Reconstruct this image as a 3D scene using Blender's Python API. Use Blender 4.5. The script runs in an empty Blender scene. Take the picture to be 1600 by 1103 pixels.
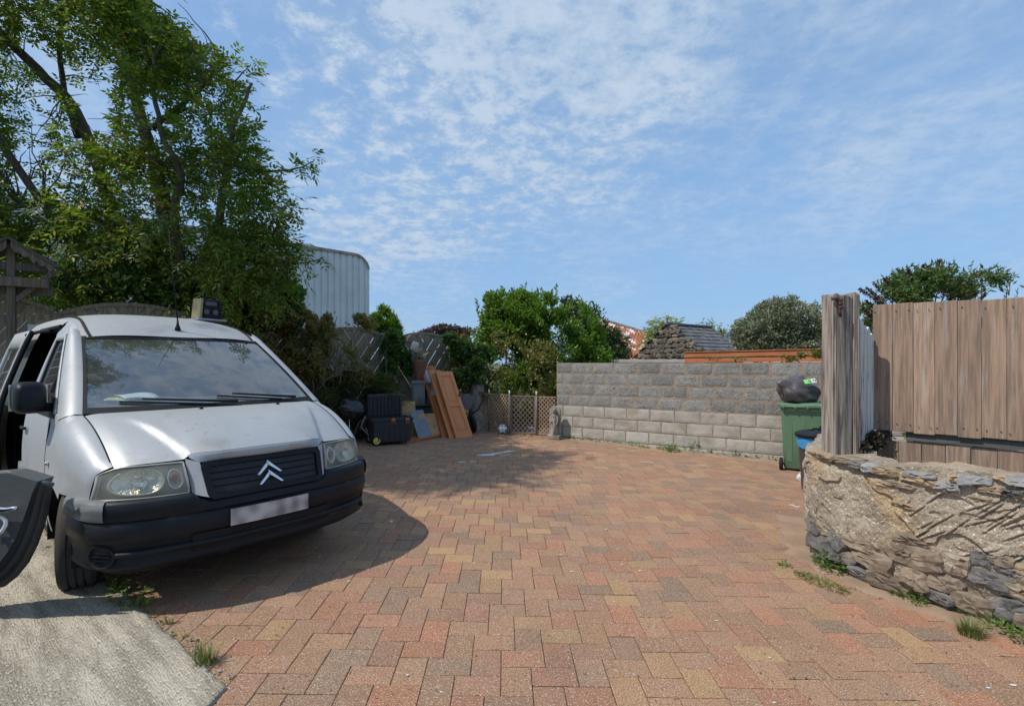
import bpy, bmesh, math, random
import numpy as np
from mathutils import Vector, Matrix, Euler
random.seed(7); np.random.seed(7)
R = math.radians
scene = bpy.context.scene
C = scene.collection

# ---------------------------------------------------------------- camera
H = 1.556; FPX = 800.0; HY = 566.7          # eye height, focal length and horizon row (1600 px wide frame)
cam_d = bpy.data.cameras.new('camera'); cam = bpy.data.objects.new('camera', cam_d); C.objects.link(cam)
cam.location = (0, 0, H); cam.rotation_euler = (R(90), 0, 0)
cam_d.sensor_width = 36; cam_d.lens = 18.0; cam_d.shift_y = (HY - 551.5) / 1600
cam_d.clip_end = 3000; cam_d.clip_start = 0.05
scene.camera = cam

# ---------------------------------------------------------------- light and sky
SUN_DX, SUN_DY = 0.66, 0.30                  # ground offset of a shadow per metre of height
sd = Vector((SUN_DX, SUN_DY, -1)).normalized()
elev = math.asin(-sd.z); azim = math.atan2(-sd.x, -sd.y)    # towards the sun, clockwise from +Y
sun_d = bpy.data.lights.new('sun', 'SUN'); sun = bpy.data.objects.new('sun', sun_d); C.objects.link(sun)
sun_d.energy = 2.85; sun_d.angle = R(0.55); sun_d.color = (1, .94, .85)
sun.rotation_euler = sd.to_track_quat('-Z', 'Y').to_euler(); sun.location = (-20, 0, 20)

world = bpy.data.worlds.new('World'); scene.world = world; world.use_nodes = True
def build_sky():
    nt = world.node_tree; nt.nodes.clear(); N = nt.nodes.new; Lk = nt.links.new
    out = N('ShaderNodeOutputWorld'); bg = N('ShaderNodeBackground'); bg.inputs[1].default_value = 0.15
    sky = N('ShaderNodeTexSky'); sky.sky_type = 'NISHITA'; sky.sun_disc = False
    sky.sun_elevation = elev; sky.sun_rotation = azim; sky.air_density = 1.0; sky.dust_density = 0.6; sky.ozone_density = 1.6; sky.altitude = 0
    tc = N('ShaderNodeTexCoord'); sep = N('ShaderNodeSeparateXYZ'); Lk(tc.outputs['Generated'], sep.inputs[0])
    def M(op, a, b=None, c=None):
        n = N('ShaderNodeMath'); n.operation = op
        for i, v in enumerate((a, b, c)):
            if v is None: continue
            if isinstance(v, (int, float)): n.inputs[i].default_value = v
            else: Lk(v, n.inputs[i])
        return n.outputs[0]
    zc = M('ADD', M('MAXIMUM', sep.outputs[2], 0.0), 0.16)
    comb = N('ShaderNodeCombineXYZ'); Lk(M('DIVIDE', sep.outputs[0], zc), comb.inputs[0]); Lk(M('DIVIDE', sep.outputs[1], zc), comb.inputs[1])
    def noise(scale, detail, rough, off, dist=0.0, stretch=None):
        mp = N('ShaderNodeMapping'); mp.inputs['Location'].default_value = off
        if stretch: mp.inputs['Scale'].default_value = stretch[0]; mp.inputs['Rotation'].default_value = (0, 0, stretch[1])
        Lk(comb.outputs[0], mp.inputs[0])
        n = N('ShaderNodeTexNoise'); n.inputs['Scale'].default_value = scale; n.inputs['Detail'].default_value = detail
        n.inputs['Roughness'].default_value = rough; n.inputs['Distortion'].default_value = dist; Lk(mp.outputs[0], n.inputs[0]); return n.outputs[0]
    def ramp(v, a, b):
        n = N('ShaderNodeMapRange'); n.interpolation_type = 'SMOOTHSTEP'; n.inputs[1].default_value = a; n.inputs[2].default_value = b; Lk(v, n.inputs[0]); return n.outputs[0]
    big = noise(0.55, 3, .5, (3.1, 1.7, 0)); puff = noise(11.0, 7, .66, (0.3, 5, 0), .1); veil = noise(1.3, 9, .66, (7, 2, 0), .35, ((1, .8, 1), .6))
    # mottled small clouds to the left of the view, thin veil to the right
    lw = ramp(M('ADD', M('MULTIPLY', sep.outputs[0], -1.0), M('MULTIPLY', M('SUBTRACT', big, .5), 1.2)), -.55, .22)
    high = ramp(M('ADD', sep.outputs[2], M('MULTIPLY', M('SUBTRACT', big, .5), .5)), .10, .36)
    mott = M('MULTIPLY', ramp(M('ADD', puff, M('MULTIPLY', M('SUBTRACT', big, .5), 1.1)), .38, .68), M('MULTIPLY', high, lw))
    vl = M('MULTIPLY', ramp(veil, .32, .72), M('ADD', .42, M('MULTIPLY', high, .55)))
    cov = M('MINIMUM', M('ADD', M('MULTIPLY', mott, .85), M('MULTIPLY', vl, .75)), .92)
    hz = M('ADD', M('MULTIPLY', ramp(sep.outputs[2], .75, -.02), .45), .40)
    cl = N('ShaderNodeMix'); cl.data_type = 'RGBA'; Lk(cov, cl.inputs['Factor']); cbr = N('ShaderNodeMix'); cbr.data_type = 'RGBA'; cbr.inputs['A'].default_value = CLOUD; cbr.inputs['B'].default_value = CLOUD2; Lk(ramp(M('ADD', M('MULTIPLY', puff, .6), M('MULTIPLY', veil, .4)), .40, .62), cbr.inputs['Factor']); Lk(cbr.outputs['Result'], cl.inputs['B'])
    tint = N('ShaderNodeMix'); tint.data_type = 'RGBA'; tint.blend_type = 'MULTIPLY'; tint.inputs['Factor'].default_value = 1; tint.inputs['B'].default_value = SKY_TINT
    Lk(sky.outputs[0], tint.inputs['A'])
    h2 = N('ShaderNodeMix'); h2.data_type = 'RGBA'; Lk(hz, h2.inputs['Factor']); Lk(tint.outputs['Result'], h2.inputs['A']); h2.inputs['B'].default_value = HAZE; Lk(h2.outputs['Result'], cl.inputs['A'])
    Lk(cl.outputs['Result'], bg.inputs[0]); Lk(bg.outputs[0], out.inputs[0])
SKY_TINT = (1.0, 1.0, 1.0, 1); CLOUD = (1.75, 2.5, 3.55, 1); CLOUD2 = (2.75, 3.3, 4.0, 1); HAZE = (1.1, 2.1, 3.6, 1)
build_sky()
vs = scene.view_settings; vs.view_transform = 'Standard'; vs.look = 'None'; vs.gamma = 1; vs.use_curve_mapping = False; vs.exposure = 0.42
scene.cycles.max_bounces = 6; scene.cycles.transparent_max_bounces = 12; scene.cycles.use_denoising = True

# ---------------------------------------------------------------- helpers
def gz(x, y=0): return -0.0212 * max(-9, min(9, x))
def G(px, py):
    """ground point seen at pixel (px, py) of the 1600 px photograph"""
    z = 0.0
    for _ in range(12):
        Y = FPX * (H - z) / (py - HY); X = (px - 800) / FPX * Y; z = gz(X)
    return Vector((X, Y, z))
def at(px, py, Y): return Vector(((px - 800) / FPX * Y, Y, H - (py - HY) / FPX * Y))

class MB:
    def __init__(s): s.v = []; s.f = []; s.m = []
    def add(s, vs_, fs, mi=0):
        o = len(s.v); s.v += [tuple(p) for p in vs_]; s.f += [tuple(o + i for i in f) for f in fs]; s.m += [mi] * len(fs); return s
    def box(s, c, d, rot=None, mi=0, taper=1.0):
        c = Vector(c); hx, hy, hz = d[0]/2, d[1]/2, d[2]/2
        ps = []
        for z, t in ((-hz, 1), (hz, taper)):
            for x, y in ((-hx, -hy), (hx, -hy), (hx, hy), (-hx, hy)):
                p = Vector((x*t, y*t, z)); 
                if rot is not None: p = rot @ p
                ps.append(c + p)
        return s.add(ps, [(3,2,1,0),(4,5,6,7),(0,1,5,4),(1,2,6,5),(2,3,7,6),(3,0,4,7)], mi)
    def bar(s, a, b, w, h, up=(0,0,1), mi=0):
        a, b = Vector(a), Vector(b); d = (b-a); L = d.length; d.normalize(); u = Vector(up)
        x = d.cross(u)
        if x.length < 1e-4: x = d.cross(Vector((1,0,0)))
        x.normalize(); z = x.cross(d)
        rot = Matrix((x, d, z)).transposed()
        return s.box((a+b)/2, (w, L, h), rot, mi)
    def tube(s, pts, rad, n=8, caps=True, mi=0):
        pts = [Vector(p) for p in pts]; k = len(pts)
        if isinstance(rad, (int, float)): rad = [rad]*k
        vs_ = []; ref = None
        for i, p in enumerate(pts):
            t = (pts[min(i+1, k-1)] - pts[max(i-1, 0)]).normalized()
            if ref is None: ref = t.orthogonal().normalized()
            ref = (ref - t*ref.dot(t)); 
            if ref.length < 1e-5: ref = t.orthogonal()
            ref.normalize(); b = t.cross(ref)
            for j in range(n):
                a = 2*math.pi*j/n; vs_.append(p + (ref*math.cos(a) + b*math.sin(a))*rad[i])
        fs = [(i*n+j, i*n+(j+1) % n, (i+1)*n+(j+1) % n, (i+1)*n+j) for i in range(k-1) for j in range(n)]
        if caps: fs += [tuple(range(n-1, -1, -1)), tuple((k-1)*n+j for j in range(n))]
        return s.add(vs_, fs, mi)
    def lathe(s, prof, c=(0,0,0), n=20, axis=None, mi=0, caps=True):
        """prof: list of (radius, height)"""
        c = Vector(c); vs_ = []
        for r, h in prof:
            for j in range(n):
                a = 2*math.pi*j/n; p = Vector((r*math.cos(a), r*math.sin(a), h))
                vs_.append(c + (axis @ p if axis is not None else p))
        k = len(prof)
        fs = [(i*n+j, i*n+(j+1) % n, (i+1)*n+(j+1) % n, (i+1)*n+j) for i in range(k-1) for j in range(n)]
        if caps: fs += [tuple(range(n-1, -1, -1)), tuple((k-1)*n+j for j in range(n))]
        return s.add(vs_, fs, mi)
    def grid(s, rows, mi=0, flip=False):
        nr, nc = len(rows), len(rows[0]); vs_ = [p for r in rows for p in r]; fs = []
        for i in range(nr-1):
            for j in range(nc-1):
                f = (i*nc+j, i*nc+j+1, (i+1)*nc+j+1, (i+1)*nc+j); fs.append(f[::-1] if flip else f)
        return s.add(vs_, fs, mi)
    def prism(s, poly, fn, t0, t1, mi=0):
        """poly of (a, b); fn(a, b, t) -> point; thickness from t0 to t1"""
        n = len(poly); vs_ = [fn(a, b, t0) for a, b in poly] + [fn(a, b, t1) for a, b in poly]
        return s.add(vs_, [tuple(range(n-1, -1, -1)), tuple(range(n, 2*n))] + [(i, (i+1) % n, n+(i+1) % n, n+i) for i in range(n)], mi)
    def build(s, name, mats, parent=None, smooth=False, bevel=0, solid=0, subd=0, loc=None, auto=None, fix=False):
        me = bpy.data.meshes.new(name); me.from_pydata(s.v, [], s.f)
        for m in (mats if isinstance(mats, (list, tuple)) else [mats]): me.materials.append(m)
        if any(s.m): me.polygons.foreach_set('material_index', s.m)
        if fix:
            bm = bmesh.new(); bm.from_mesh(me); bmesh.ops.remove_doubles(bm, verts=bm.verts, dist=1e-5); bmesh.ops.recalc_face_normals(bm, faces=bm.faces); bm.to_mesh(me); bm.free()
        if smooth: me.polygons.foreach_set('use_smooth', [True]*len(me.polygons))
        if auto: me.set_sharp_from_angle(angle=R(auto))
        me.update()
        o = bpy.data.objects.new(name, me); C.objects.link(o)
        if parent: o.parent = parent
        if loc is not None: o.location = loc
        if solid: md = o.modifiers.new('solid', 'SOLIDIFY'); md.thickness = solid; md.offset = 0
        if bevel: md = o.modifiers.new('bevel', 'BEVEL'); md.width = bevel; md.segments = 2; md.limit_method = 'ANGLE'; md.angle_limit = R(35)
        if subd: md = o.modifiers.new('subd', 'SUBSURF'); md.levels = subd; md.render_levels = subd
        return o

def tag(o, label=None, cat=None, group=None, kind=None):
    for k, v in (('label', label), ('category', cat), ('group', group), ('kind', kind)):
        if v: o[k] = v
    return o
def thing(name, label, cat, loc=(0,0,0), rz=0, group=None, rot=None):
    o = bpy.data.objects.new(name, None); C.objects.link(o); o.empty_display_size = .1
    o.location = loc; o.rotation_euler = rot if rot else (0, 0, rz)
    return tag(o, label, cat, group)
def copy_tree(o, parent=None):
    c = o.copy(); C.objects.link(c); c.parent = parent
    for ch in list(o.children): copy_tree(ch, c)
    return c
def inst(src, name, parent=None, mw=None, mat=None):
    o = bpy.data.objects.new(name, src.data if hasattr(src, 'data') else src); C.objects.link(o)
    if parent: o.parent = parent
    if mw is not None: o.matrix_basis = mw
    return o
def inside(p, poly):
    x, y = p[0], p[1]; c = False; j = len(poly)-1
    for i in range(len(poly)):
        a, b = poly[i], poly[j]
        if (a[1] > y) != (b[1] > y) and x < (b[0]-a[0])*(y-a[1])/(b[1]-a[1])+a[0]: c = not c
        j = i
    return c
def clip(poly, half):
    """convex clip of poly by half planes (nx, ny, d): keep nx*x+ny*y <= d"""
    for nx, ny, d in half:
        out = []
        for i in range(len(poly)):
            a, b = poly[i-1], poly[i]; da, db = nx*a[0]+ny*a[1]-d, nx*b[0]+ny*b[1]-d
            if (da <= 0) != (db <= 0):
                t = da/(da-db); out.append((a[0]+(b[0]-a[0])*t, a[1]+(b[1]-a[1])*t))
            if db <= 0: out.append(b)
        poly = out
        if len(poly) < 3: return []
    return poly
def lerp(a, b, t): return a+(b-a)*t
def interp(x, pts):
    if x <= pts[0][0]: return pts[0][1]
    for (a, u), (b, v) in zip(pts, pts[1:]):
        if x <= b: return u+(v-u)*(x-a)/(b-a)
    return pts[-1][1]
def sinterp(x, pts):
    """smooth (Catmull-Rom like) interpolation"""
    xs = [p[0] for p in pts]
    if x <= xs[0]: return pts[0][1]
    if x >= xs[-1]: return pts[-1][1]
    for i in range(len(pts)-1):
        if x <= xs[i+1]:
            (x0, y0), (x1, y1) = pts[i], pts[i+1]; h = x1-x0; t = (x-x0)/h
            m0 = (y1-pts[i-1][1])/(x1-pts[i-1][0]) if i > 0 else (y1-y0)/h
            m1 = (pts[i+2][1]-y0)/(pts[i+2][0]-x0) if i+2 < len(pts) else (y1-y0)/h
            return (2*t**3-3*t**2+1)*y0+(t**3-2*t**2+t)*h*m0+(-2*t**3+3*t**2)*y1+(t**3-t**2)*h*m1
def sstep(a, b, x):
    t = min(1, max(0, (x-a)/(b-a))); return t*t*(3-2*t)
def vnoise(x, y, seed=0):
    """value noise for numpy arrays, about -1..1"""
    xi = np.floor(x).astype(np.int64); yi = np.floor(y).astype(np.int64); fx = x-xi; fy = y-yi
    def h(a, b):
        n = (a*374761393 + b*668265263 + seed*974711) & 0x7fffffff
        n = ((n ^ (n >> 13))*1274126177) & 0x7fffffff
        return ((n ^ (n >> 16)) & 0xffff)/32767.5-1
    fx = fx*fx*(3-2*fx); fy = fy*fy*(3-2*fy)
    return (h(xi, yi)*(1-fx)+h(xi+1, yi)*fx)*(1-fy)+(h(xi, yi+1)*(1-fx)+h(xi+1, yi+1)*fx)*fy
def fbm(x, y, oct=4, seed=0, rough=.5):
    s = 0; a = 1; t = 0
    for i in range(oct): s = s+a*vnoise(x*2**i+i*17.3, y*2**i+i*9.1, seed+i); t += a; a *= rough
    return s/t

# ---------------------------------------------------------------- materials
MATS = {}
def pm(name, c, c2=None, scale=4.0, rough=.8, bump=.25, bscale=60.0, metal=0.0, val=0.0, pal=None, src='object', speck=None, sscale=300.0,
       stretch=None, stain=None, stscale=2.0, stlo=.5, sthi=.7, spec=.5, coat=0.0, detail=5, rvar=.1, wst=None):
    """procedural surface: two base colours mixed by noise, optional palette by piece, speckle, stains, bump"""
    m = bpy.data.materials.new(name); m.use_nodes = True; nt = m.node_tree; N = nt.nodes.new; Lk = nt.links.new
    b = nt.nodes['Principled BSDF']; b.inputs['Metallic'].default_value = metal; b.inputs['Specular IOR Level'].default_value = spec; b.inputs['Coat Weight'].default_value = coat
    tc = N('ShaderNodeTexCoord'); oi = N('ShaderNodeObjectInfo')
    if src == 'island': rnd = N('ShaderNodeNewGeometry').outputs['Random Per Island']
    else: rnd = oi.outputs['Random']
    mul = N('ShaderNodeMath'); mul.operation = 'MULTIPLY'; mul.inputs[1].default_value = 57.0; Lk(rnd, mul.inputs[0])
    addv = N('ShaderNodeVectorMath'); addv.operation = 'ADD'; Lk(tc.outputs['Object'], addv.inputs[0])
    if val or pal: Lk(mul.outputs[0], addv.inputs[1])
    vec = addv.outputs[0]
    if stretch:
        mp = N('ShaderNodeMapping'); mp.inputs['Scale'].default_value = stretch; Lk(vec, mp.inputs[0]); svec = mp.outputs[0]
    else: svec = vec
    def noise(sc, det=5, v=None, rg=.55):
        n = N('ShaderNodeTexNoise'); n.inputs['Scale'].default_value = sc; n.inputs['Detail'].default_value = det; n.inputs['Roughness'].default_value = rg; Lk(v or vec, n.inputs[0]); return n.outputs[0]
    def rng(v, a, b2, lo=0.0, hi=1.0):
        n = N('ShaderNodeMapRange'); n.interpolation_type = 'SMOOTHSTEP'; n.inputs[1].default_value = a; n.inputs[2].default_value = b2; n.inputs[3].default_value = lo; n.inputs[4].default_value = hi; Lk(v, n.inputs[0]); return n.outputs[0]
    def mix(fac, A, B, mode='MIX'):
        n = N('ShaderNodeMix'); n.data_type = 'RGBA'; n.blend_type = mode
        for k, v in (('Factor', fac), ('A', A), ('B', B)):
            if isinstance(v, (int, float)): n.inputs[k].default_value = v
            elif isinstance(v, tuple): n.inputs[k].default_value = (*v[:3], 1)
            else: Lk(v, n.inputs[k])
        return n.outputs['Result']
    col = c
    if pal:
        cr = N('ShaderNodeValToRGB'); cr.color_ramp.interpolation = 'CONSTANT'; els = cr.color_ramp.elements
        while len(els) > 1: els.remove(els[-1])
        els[0].position = 0; els[0].color = (*pal[0], 1)
        for i, p in enumerate(pal[1:], 1):
            e = els.new(i/len(pal)); e.color = (*p, 1)
        Lk(rnd, cr.inputs[0]); col = cr.outputs[0]
    n1 = noise(scale, detail, svec)
    if c2 is not None: col = mix(rng(n1, .35, .65), col, c2)
    if pal: col = mix(rng(n1, .3, .7, 0, .35), col, c)
    if stain: col = mix(rng(noise(stscale, 6, svec, .65), stlo, sthi), col, stain)
    if wst:
        gp_ = N('ShaderNodeNewGeometry').outputs['Position']
        for cc, sc, lo, hi, am in wst:
            wn_ = N('ShaderNodeTexNoise'); wn_.inputs['Scale'].default_value = sc; wn_.inputs['Detail'].default_value = 6; wn_.inputs['Roughness'].default_value = .62; Lk(gp_, wn_.inputs[0]); col = mix(rng(wn_.outputs[0], lo, hi, 0, am), col, cc)
    if val:
        wn = N('ShaderNodeTexWhiteNoise'); wn.noise_dimensions = '1D'; Lk(mul.outputs[0], wn.inputs['W'])
        k = rng(wn.outputs['Value'], 0, 1, 1-val, 1+val); col = mix(1.0, col, k, 'MULTIPLY')
    n2 = noise(bscale, 4, svec)
    if speck:
        for cc, lo, hi, am in speck:
            vo = N('ShaderNodeTexNoise'); vo.inputs['Scale'].default_value = sscale*(1+.37*lo); vo.inputs['Detail'].default_value = 1; Lk(vec, vo.inputs[0])
            col = mix(rng(vo.outputs[0], lo, hi, 0, am), col, cc)
    if isinstance(col, tuple): b.inputs['Base Color'].default_value = (*col[:3], 1)
    else: Lk(col, b.inputs['Base Color'])
    Lk(rng(n1, .3, .7, max(.02, rough-rvar), min(1, rough+rvar)), b.inputs['Roughness'])
    if bump:
        bp = N('ShaderNodeBump'); bp.inputs['Strength'].default_value = bump; bp.inputs['Distance'].default_value = .01; Lk(n2, bp.inputs['Height']); Lk(bp.outputs[0], b.inputs['Normal'])
    MATS[name] = m; return m
def leafmat(name, pal, trans=.35, rough=.45):
    m = bpy.data.materials.new(name); m.use_nodes = True; nt = m.node_tree; N = nt.nodes.new; Lk = nt.links.new
    b = nt.nodes['Principled BSDF']; out = nt.nodes['Material Output']; b.inputs['Roughness'].default_value = rough; b.inputs['Specular IOR Level'].default_value = .35
    g = N('ShaderNodeNewGeometry'); cr = N('ShaderNodeValToRGB'); els = cr.color_ramp.elements
    while len(els) > 1: els.remove(els[-1])
    els[0].position = 0; els[0].color = (*pal[0], 1)
    for i, p in enumerate(pal[1:], 1):
        e = els.new(i/(len(pal)-1)); e.color = (*p, 1)
    Lk(g.outputs['Random Per Island'], cr.inputs[0]); Lk(cr.outputs[0], b.inputs['Base Color'])
    tr = N('ShaderNodeBsdfTranslucent'); mx = N('ShaderNodeMixShader'); mx.inputs[0].default_value = trans
    hs = N('ShaderNodeHueSaturation'); hs.inputs['Saturation'].default_value = 1.1; hs.inputs['Value'].default_value = 1.5; Lk(cr.outputs[0], hs.inputs['Color']); Lk(hs.outputs[0], tr.inputs[0])
    Lk(b.outputs[0], mx.inputs[1]); Lk(tr.outputs[0], mx.inputs[2]); Lk(mx.outputs[0], out.inputs[0]); return m
def glassmat(name, tint=(.8,.85,.85), refl=.1, rough=.02, dirt=None, dirt_amt=0.0, ior=1.6):
    """thin pane: tinted see-through plus mirror by fresnel"""
    m = bpy.data.materials.new(name); m.use_nodes = True; nt = m.node_tree; N = nt.nodes.new; Lk = nt.links.new; nt.nodes.remove(nt.nodes['Principled BSDF']); out = nt.nodes['Material Output']
    t = N('ShaderNodeBsdfTransparent'); t.inputs[0].default_value = (*tint, 1); g = N('ShaderNodeBsdfGlossy'); g.inputs['Roughness'].default_value = rough
    fr = N('ShaderNodeLayerWeight'); pw = N('ShaderNodeMath'); pw.operation = 'POWER'; pw.inputs[1].default_value = 4.0; Lk(fr.outputs['Facing'], pw.inputs[0])      # same from both sides of the pane
    ad = N('ShaderNodeMath'); ad.operation = 'MULTIPLY_ADD'; ad.inputs[1].default_value = .85*(ior-1)/.6; ad.inputs[2].default_value = refl+.04; ad.use_clamp = True; Lk(pw.outputs[0], ad.inputs[0])
    mx = N('ShaderNodeMixShader'); Lk(ad.outputs[0], mx.inputs[0]); Lk(t.outputs[0], mx.inputs[1]); Lk(g.outputs[0], mx.inputs[2]); last = mx.outputs[0]
    if dirt:
        d = N('ShaderNodeBsdfDiffuse'); d.inputs[0].default_value = (*dirt, 1); m2 = N('ShaderNodeMixShader')
        tc = N('ShaderNodeTexCoord'); n = N('ShaderNodeTexNoise'); n.inputs['Scale'].default_value = 9; n.inputs['Detail'].default_value = 6; Lk(tc.outputs['Object'], n.inputs[0])
        mr = N('ShaderNodeMapRange'); mr.inputs[1].default_value = .3; mr.inputs[2].default_value = .8; mr.inputs[3].default_value = dirt_amt*.4; mr.inputs[4].default_value = dirt_amt; Lk(n.outputs[0], mr.inputs[0])
        Lk(mr.outputs[0], m2.inputs[0]); Lk(last, m2.inputs[1]); Lk(d.outputs[0], m2.inputs[2]); last = m2.outputs[0]
    Lk(last, out.inputs[0]); return m

# ---------------------------------------------------------------- foliage builders
def rand_unit(n):
    v = np.random.normal(size=(n, 3)); return v/np.linalg.norm(v, axis=1)[:, None]
def leaf_object(name, P, D, Nn, size, aspect, mat, parent=None, fold=.25):
    """P base points, D directions, Nn normals; each leaf is a folded pointed blade"""
    n = len(P); D = D/np.linalg.norm(D, axis=1)[:, None]
    S = np.cross(D, Nn); S /= (np.linalg.norm(S, axis=1)[:, None]+1e-9); U = np.cross(S, D)
    size = np.asarray(size).reshape(-1, 1)*np.ones((n, 1)); w = size*aspect*.5
    mid = P+D*size*.45
    V = np.empty((n, 4, 3)); V[:, 0] = P; V[:, 1] = mid+S*w+U*w*fold; V[:, 2] = P+D*size; V[:, 3] = mid-S*w+U*w*fold
    V = V.reshape(-1, 3)
    base = np.arange(n)[:, None]*4
    F = np.concatenate([base+np.array([0, 1, 2]), base+np.array([0, 2, 3])], 1).reshape(-1)
    me = bpy.data.meshes.new(name); me.vertices.add(len(V)); me.vertices.foreach_set('co', V.reshape(-1).astype(np.float32))
    me.loops.add(len(F)); me.loops.foreach_set('vertex_index', F.astype(np.int32))
    nf = len(F)//3; me.polygons.add(nf); me.polygons.foreach_set('loop_start', (np.arange(nf)*3).astype(np.int32)); me.polygons.foreach_set('loop_total', np.full(nf, 3, np.int32))
    me.update(calc_edges=True); me.validate(); me.materials.append(mat)
    o = bpy.data.objects.new(name, me); C.objects.link(o)
    if parent: o.parent = parent
    return o
def sprays(P, D, n_pair, length, leaf, droop=.25):
    """compound leaves: pairs of leaflets along a midrib; returns P, D, N arrays of leaflets"""
    n = len(P); D = D/np.linalg.norm(D, axis=1)[:, None]; up = np.array([0, 0, 1.])+rand_unit(n)*.5
    S = np.cross(D, up); S /= np.linalg.norm(S, axis=1)[:, None]+1e-9; U = np.cross(S, D)
    ps, ds, ns = [], [], []
    for k in range(n_pair):
        t = (k+.7)/(n_pair+.2); base = P+D*length*t-np.array([0, 0, 1.])*length*droop*t*t
        for sgn in (1, -1):
            ps.append(base); ds.append(S*sgn*.85+D*.55-np.array([0, 0, .25])+rand_unit(n)*.15); ns.append(U+rand_unit(n)*.25)
    ps.append(P+D*length-np.array([0, 0, 1.])*length*droop); ds.append(D-np.array([0, 0, .4])); ns.append(U)
    return np.concatenate(ps), np.concatenate(ds), np.concatenate(ns)
def lobe_points(lobes, n, clump=.9, shell=.45, cut=.42):
    """points in the union of ellipsoids (x,y,z,rx,ry,rz[,weight]), gathered into clumps with gaps"""
    w = np.array([l[3]*l[4]*l[5]*(l[6] if len(l) > 6 else 1) for l in lobes])**.75; w /= w.sum(); out = []
    total = 0
    while total < n:
        m = n*2; idx = np.random.choice(len(lobes), m, p=w); L_ = np.array([l[:6] for l in lobes])[idx]
        r = np.random.rand(m)**(1/3); r = shell*r**.5+(1-shell)*r; u_ = rand_unit(m); jag = .88+.30*vnoise(u_[:, 0]*2.6+idx*3.7, u_[:, 1]*2.6+u_[:, 2]*3.1, 11)+.16*vnoise(u_[:, 0]*7+idx, u_[:, 1]*7+u_[:, 2]*6, 13)+(np.random.rand(m) < .05)*np.random.rand(m)*.3; p = L_[:, :3]+u_*(r*jag)[:, None]*L_[:, 3:6]
        q = p/clump; v = vnoise(q[:, 0]+.37*q[:, 2], q[:, 1]*.9-.61*q[:, 2]+5, 3)+vnoise(q[:, 0]*2+q[:, 2], q[:, 2]*2+q[:, 1], 5)*.5
        keep = v > (cut-.6)+np.random.rand(m)*.35
        p = p[keep]; out.append(p); total += len(p)
    return np.concatenate(out)[:n]
def branch_path(a, b, n=6, sag=.1, wob=.06):
    a, b = Vector(a), Vector(b); L_ = (b-a).length; pts = []
    for i in range(n+1):
        t = i/n; p = a.lerp(b, t); k = math.sin(math.pi*t)
        p += Vector((random.uniform(-1, 1), random.uniform(-1, 1), random.uniform(-1, 1)))*wob*L_*k + Vector((0, 0, sag*L_*k)); pts.append(p)
    return pts
def bush(name, label, cat, lobes, n, size, aspect, mat, stemmat, root, group=None, up=.3, clump=.5, cut=.35, nstem=5, spray=None, out=.6, stem_r=.02):
    t = thing(name, label, cat, root, 0, group); r0 = Vector(root)
    P = lobe_points(lobes, n, clump=clump, cut=cut)
    cen = np.array([np.average([l[0] for l in lobes]), np.average([l[1] for l in lobes]), np.average([l[2]-l[5]*.4 for l in lobes])])
    D = (P-cen); D /= np.linalg.norm(D, axis=1)[:, None]+1e-9; D = D*out+rand_unit(n)*.8+np.array([0, 0, up])
    sz = size*(.7+.6*np.random.rand(n))
    if spray:
        P2, D2, N2 = sprays(P, D, spray, size*spray*.55, size); sz = size*(.7+.6*np.random.rand(len(P2)))
        leaf_object('foliage', P2-np.array(r0), D2, N2, sz, aspect, mat, t)
    else: leaf_object('foliage', P-np.array(r0), D, rand_unit(n)+np.array([0, -.2, .8]), sz, aspect, mat, t)
    mb = MB()
    for i in range(nstem):
        l = lobes[i % len(lobes)]; e = Vector(l[:3])-r0+Vector((random.uniform(-.5, .5)*l[3], random.uniform(-.5, .5)*l[4], random.uniform(0, .6)*l[5]))
        mb.tube(branch_path((random.uniform(-.08, .08), random.uniform(-.08, .08), 0), e, 6), [stem_r*(1-.13*k) for k in range(7)], 5)
    mb.build('stem', stemmat, t, smooth=True); return t

# ================================================================ SETTING
M_soil = pm('soil', (.10,.075,.05), (.16,.12,.08), 3, .95, .5, 60)
M_lawn = pm('rough_lawn', (.07,.095,.03), (.12,.12,.05), 2, .95, .6, 90)
ground_mb = MB(); xs = [-400,-60,-20,-9,-6,-4,-2,0,2,4,6,9,20,60,400]; ys = [-60,-10,0,2,4,6,8,10,12,14,18,24,40,80,200,600]
ground_mb.grid([[(x, y, gz(x)-.09) for x in xs] for y in ys])
tag(ground_mb.build('ground', M_lawn), kind='structure')

# ---- block paving: herringbone of 3:2 setts
PU = .0761; PA = R(.95); PO = Vector((-.052, 2.393))
def pav(u, v):
    x, y = u*PU, v*PU; return Vector((PO.x+x*math.cos(PA)-y*math.sin(PA), PO.y+x*math.sin(PA)+y*math.cos(PA)))
pave_poly = [(-9, 1.0), (4.6, 1.0), (5.2, 2.4), (3.2, 3.2), (2.72, 3.7), (2.66, 4.6), (4.9, 6.6), (5.9, 7.7), (.95, 10.95), (.4, 11.25), (-1.15, 12.4), (-9, 5.2)]
PCOL = [(0.316,0.176,0.099),(0.33,0.156,0.091),(0.293,0.175,0.101),(0.34,0.197,0.097),(0.254,0.157,0.097),(0.316,0.173,0.102),(0.352,0.157,0.085),(0.309,0.175,0.102),(0.364,0.224,0.102),(0.292,0.157,0.095),(0.324,0.183,0.103),(0.239,0.159,0.101)]
SPK = [((.66,.57,.48), .59, .68, .62), ((.05,.038,.03), .585, .67, .8), ((.42,.18,.11), .62, .70, .4)]
pk = dict(scale=3.0, rough=.9, bump=.5, bscale=160, speck=SPK, sscale=120, detail=4, wst=[((.15,.10,.07), .55, .50, .72, .55), ((.17,.13,.095), 2.6, .56, .74, .45), ((.42,.31,.21), 1.1, .58, .75, .3)])
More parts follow.
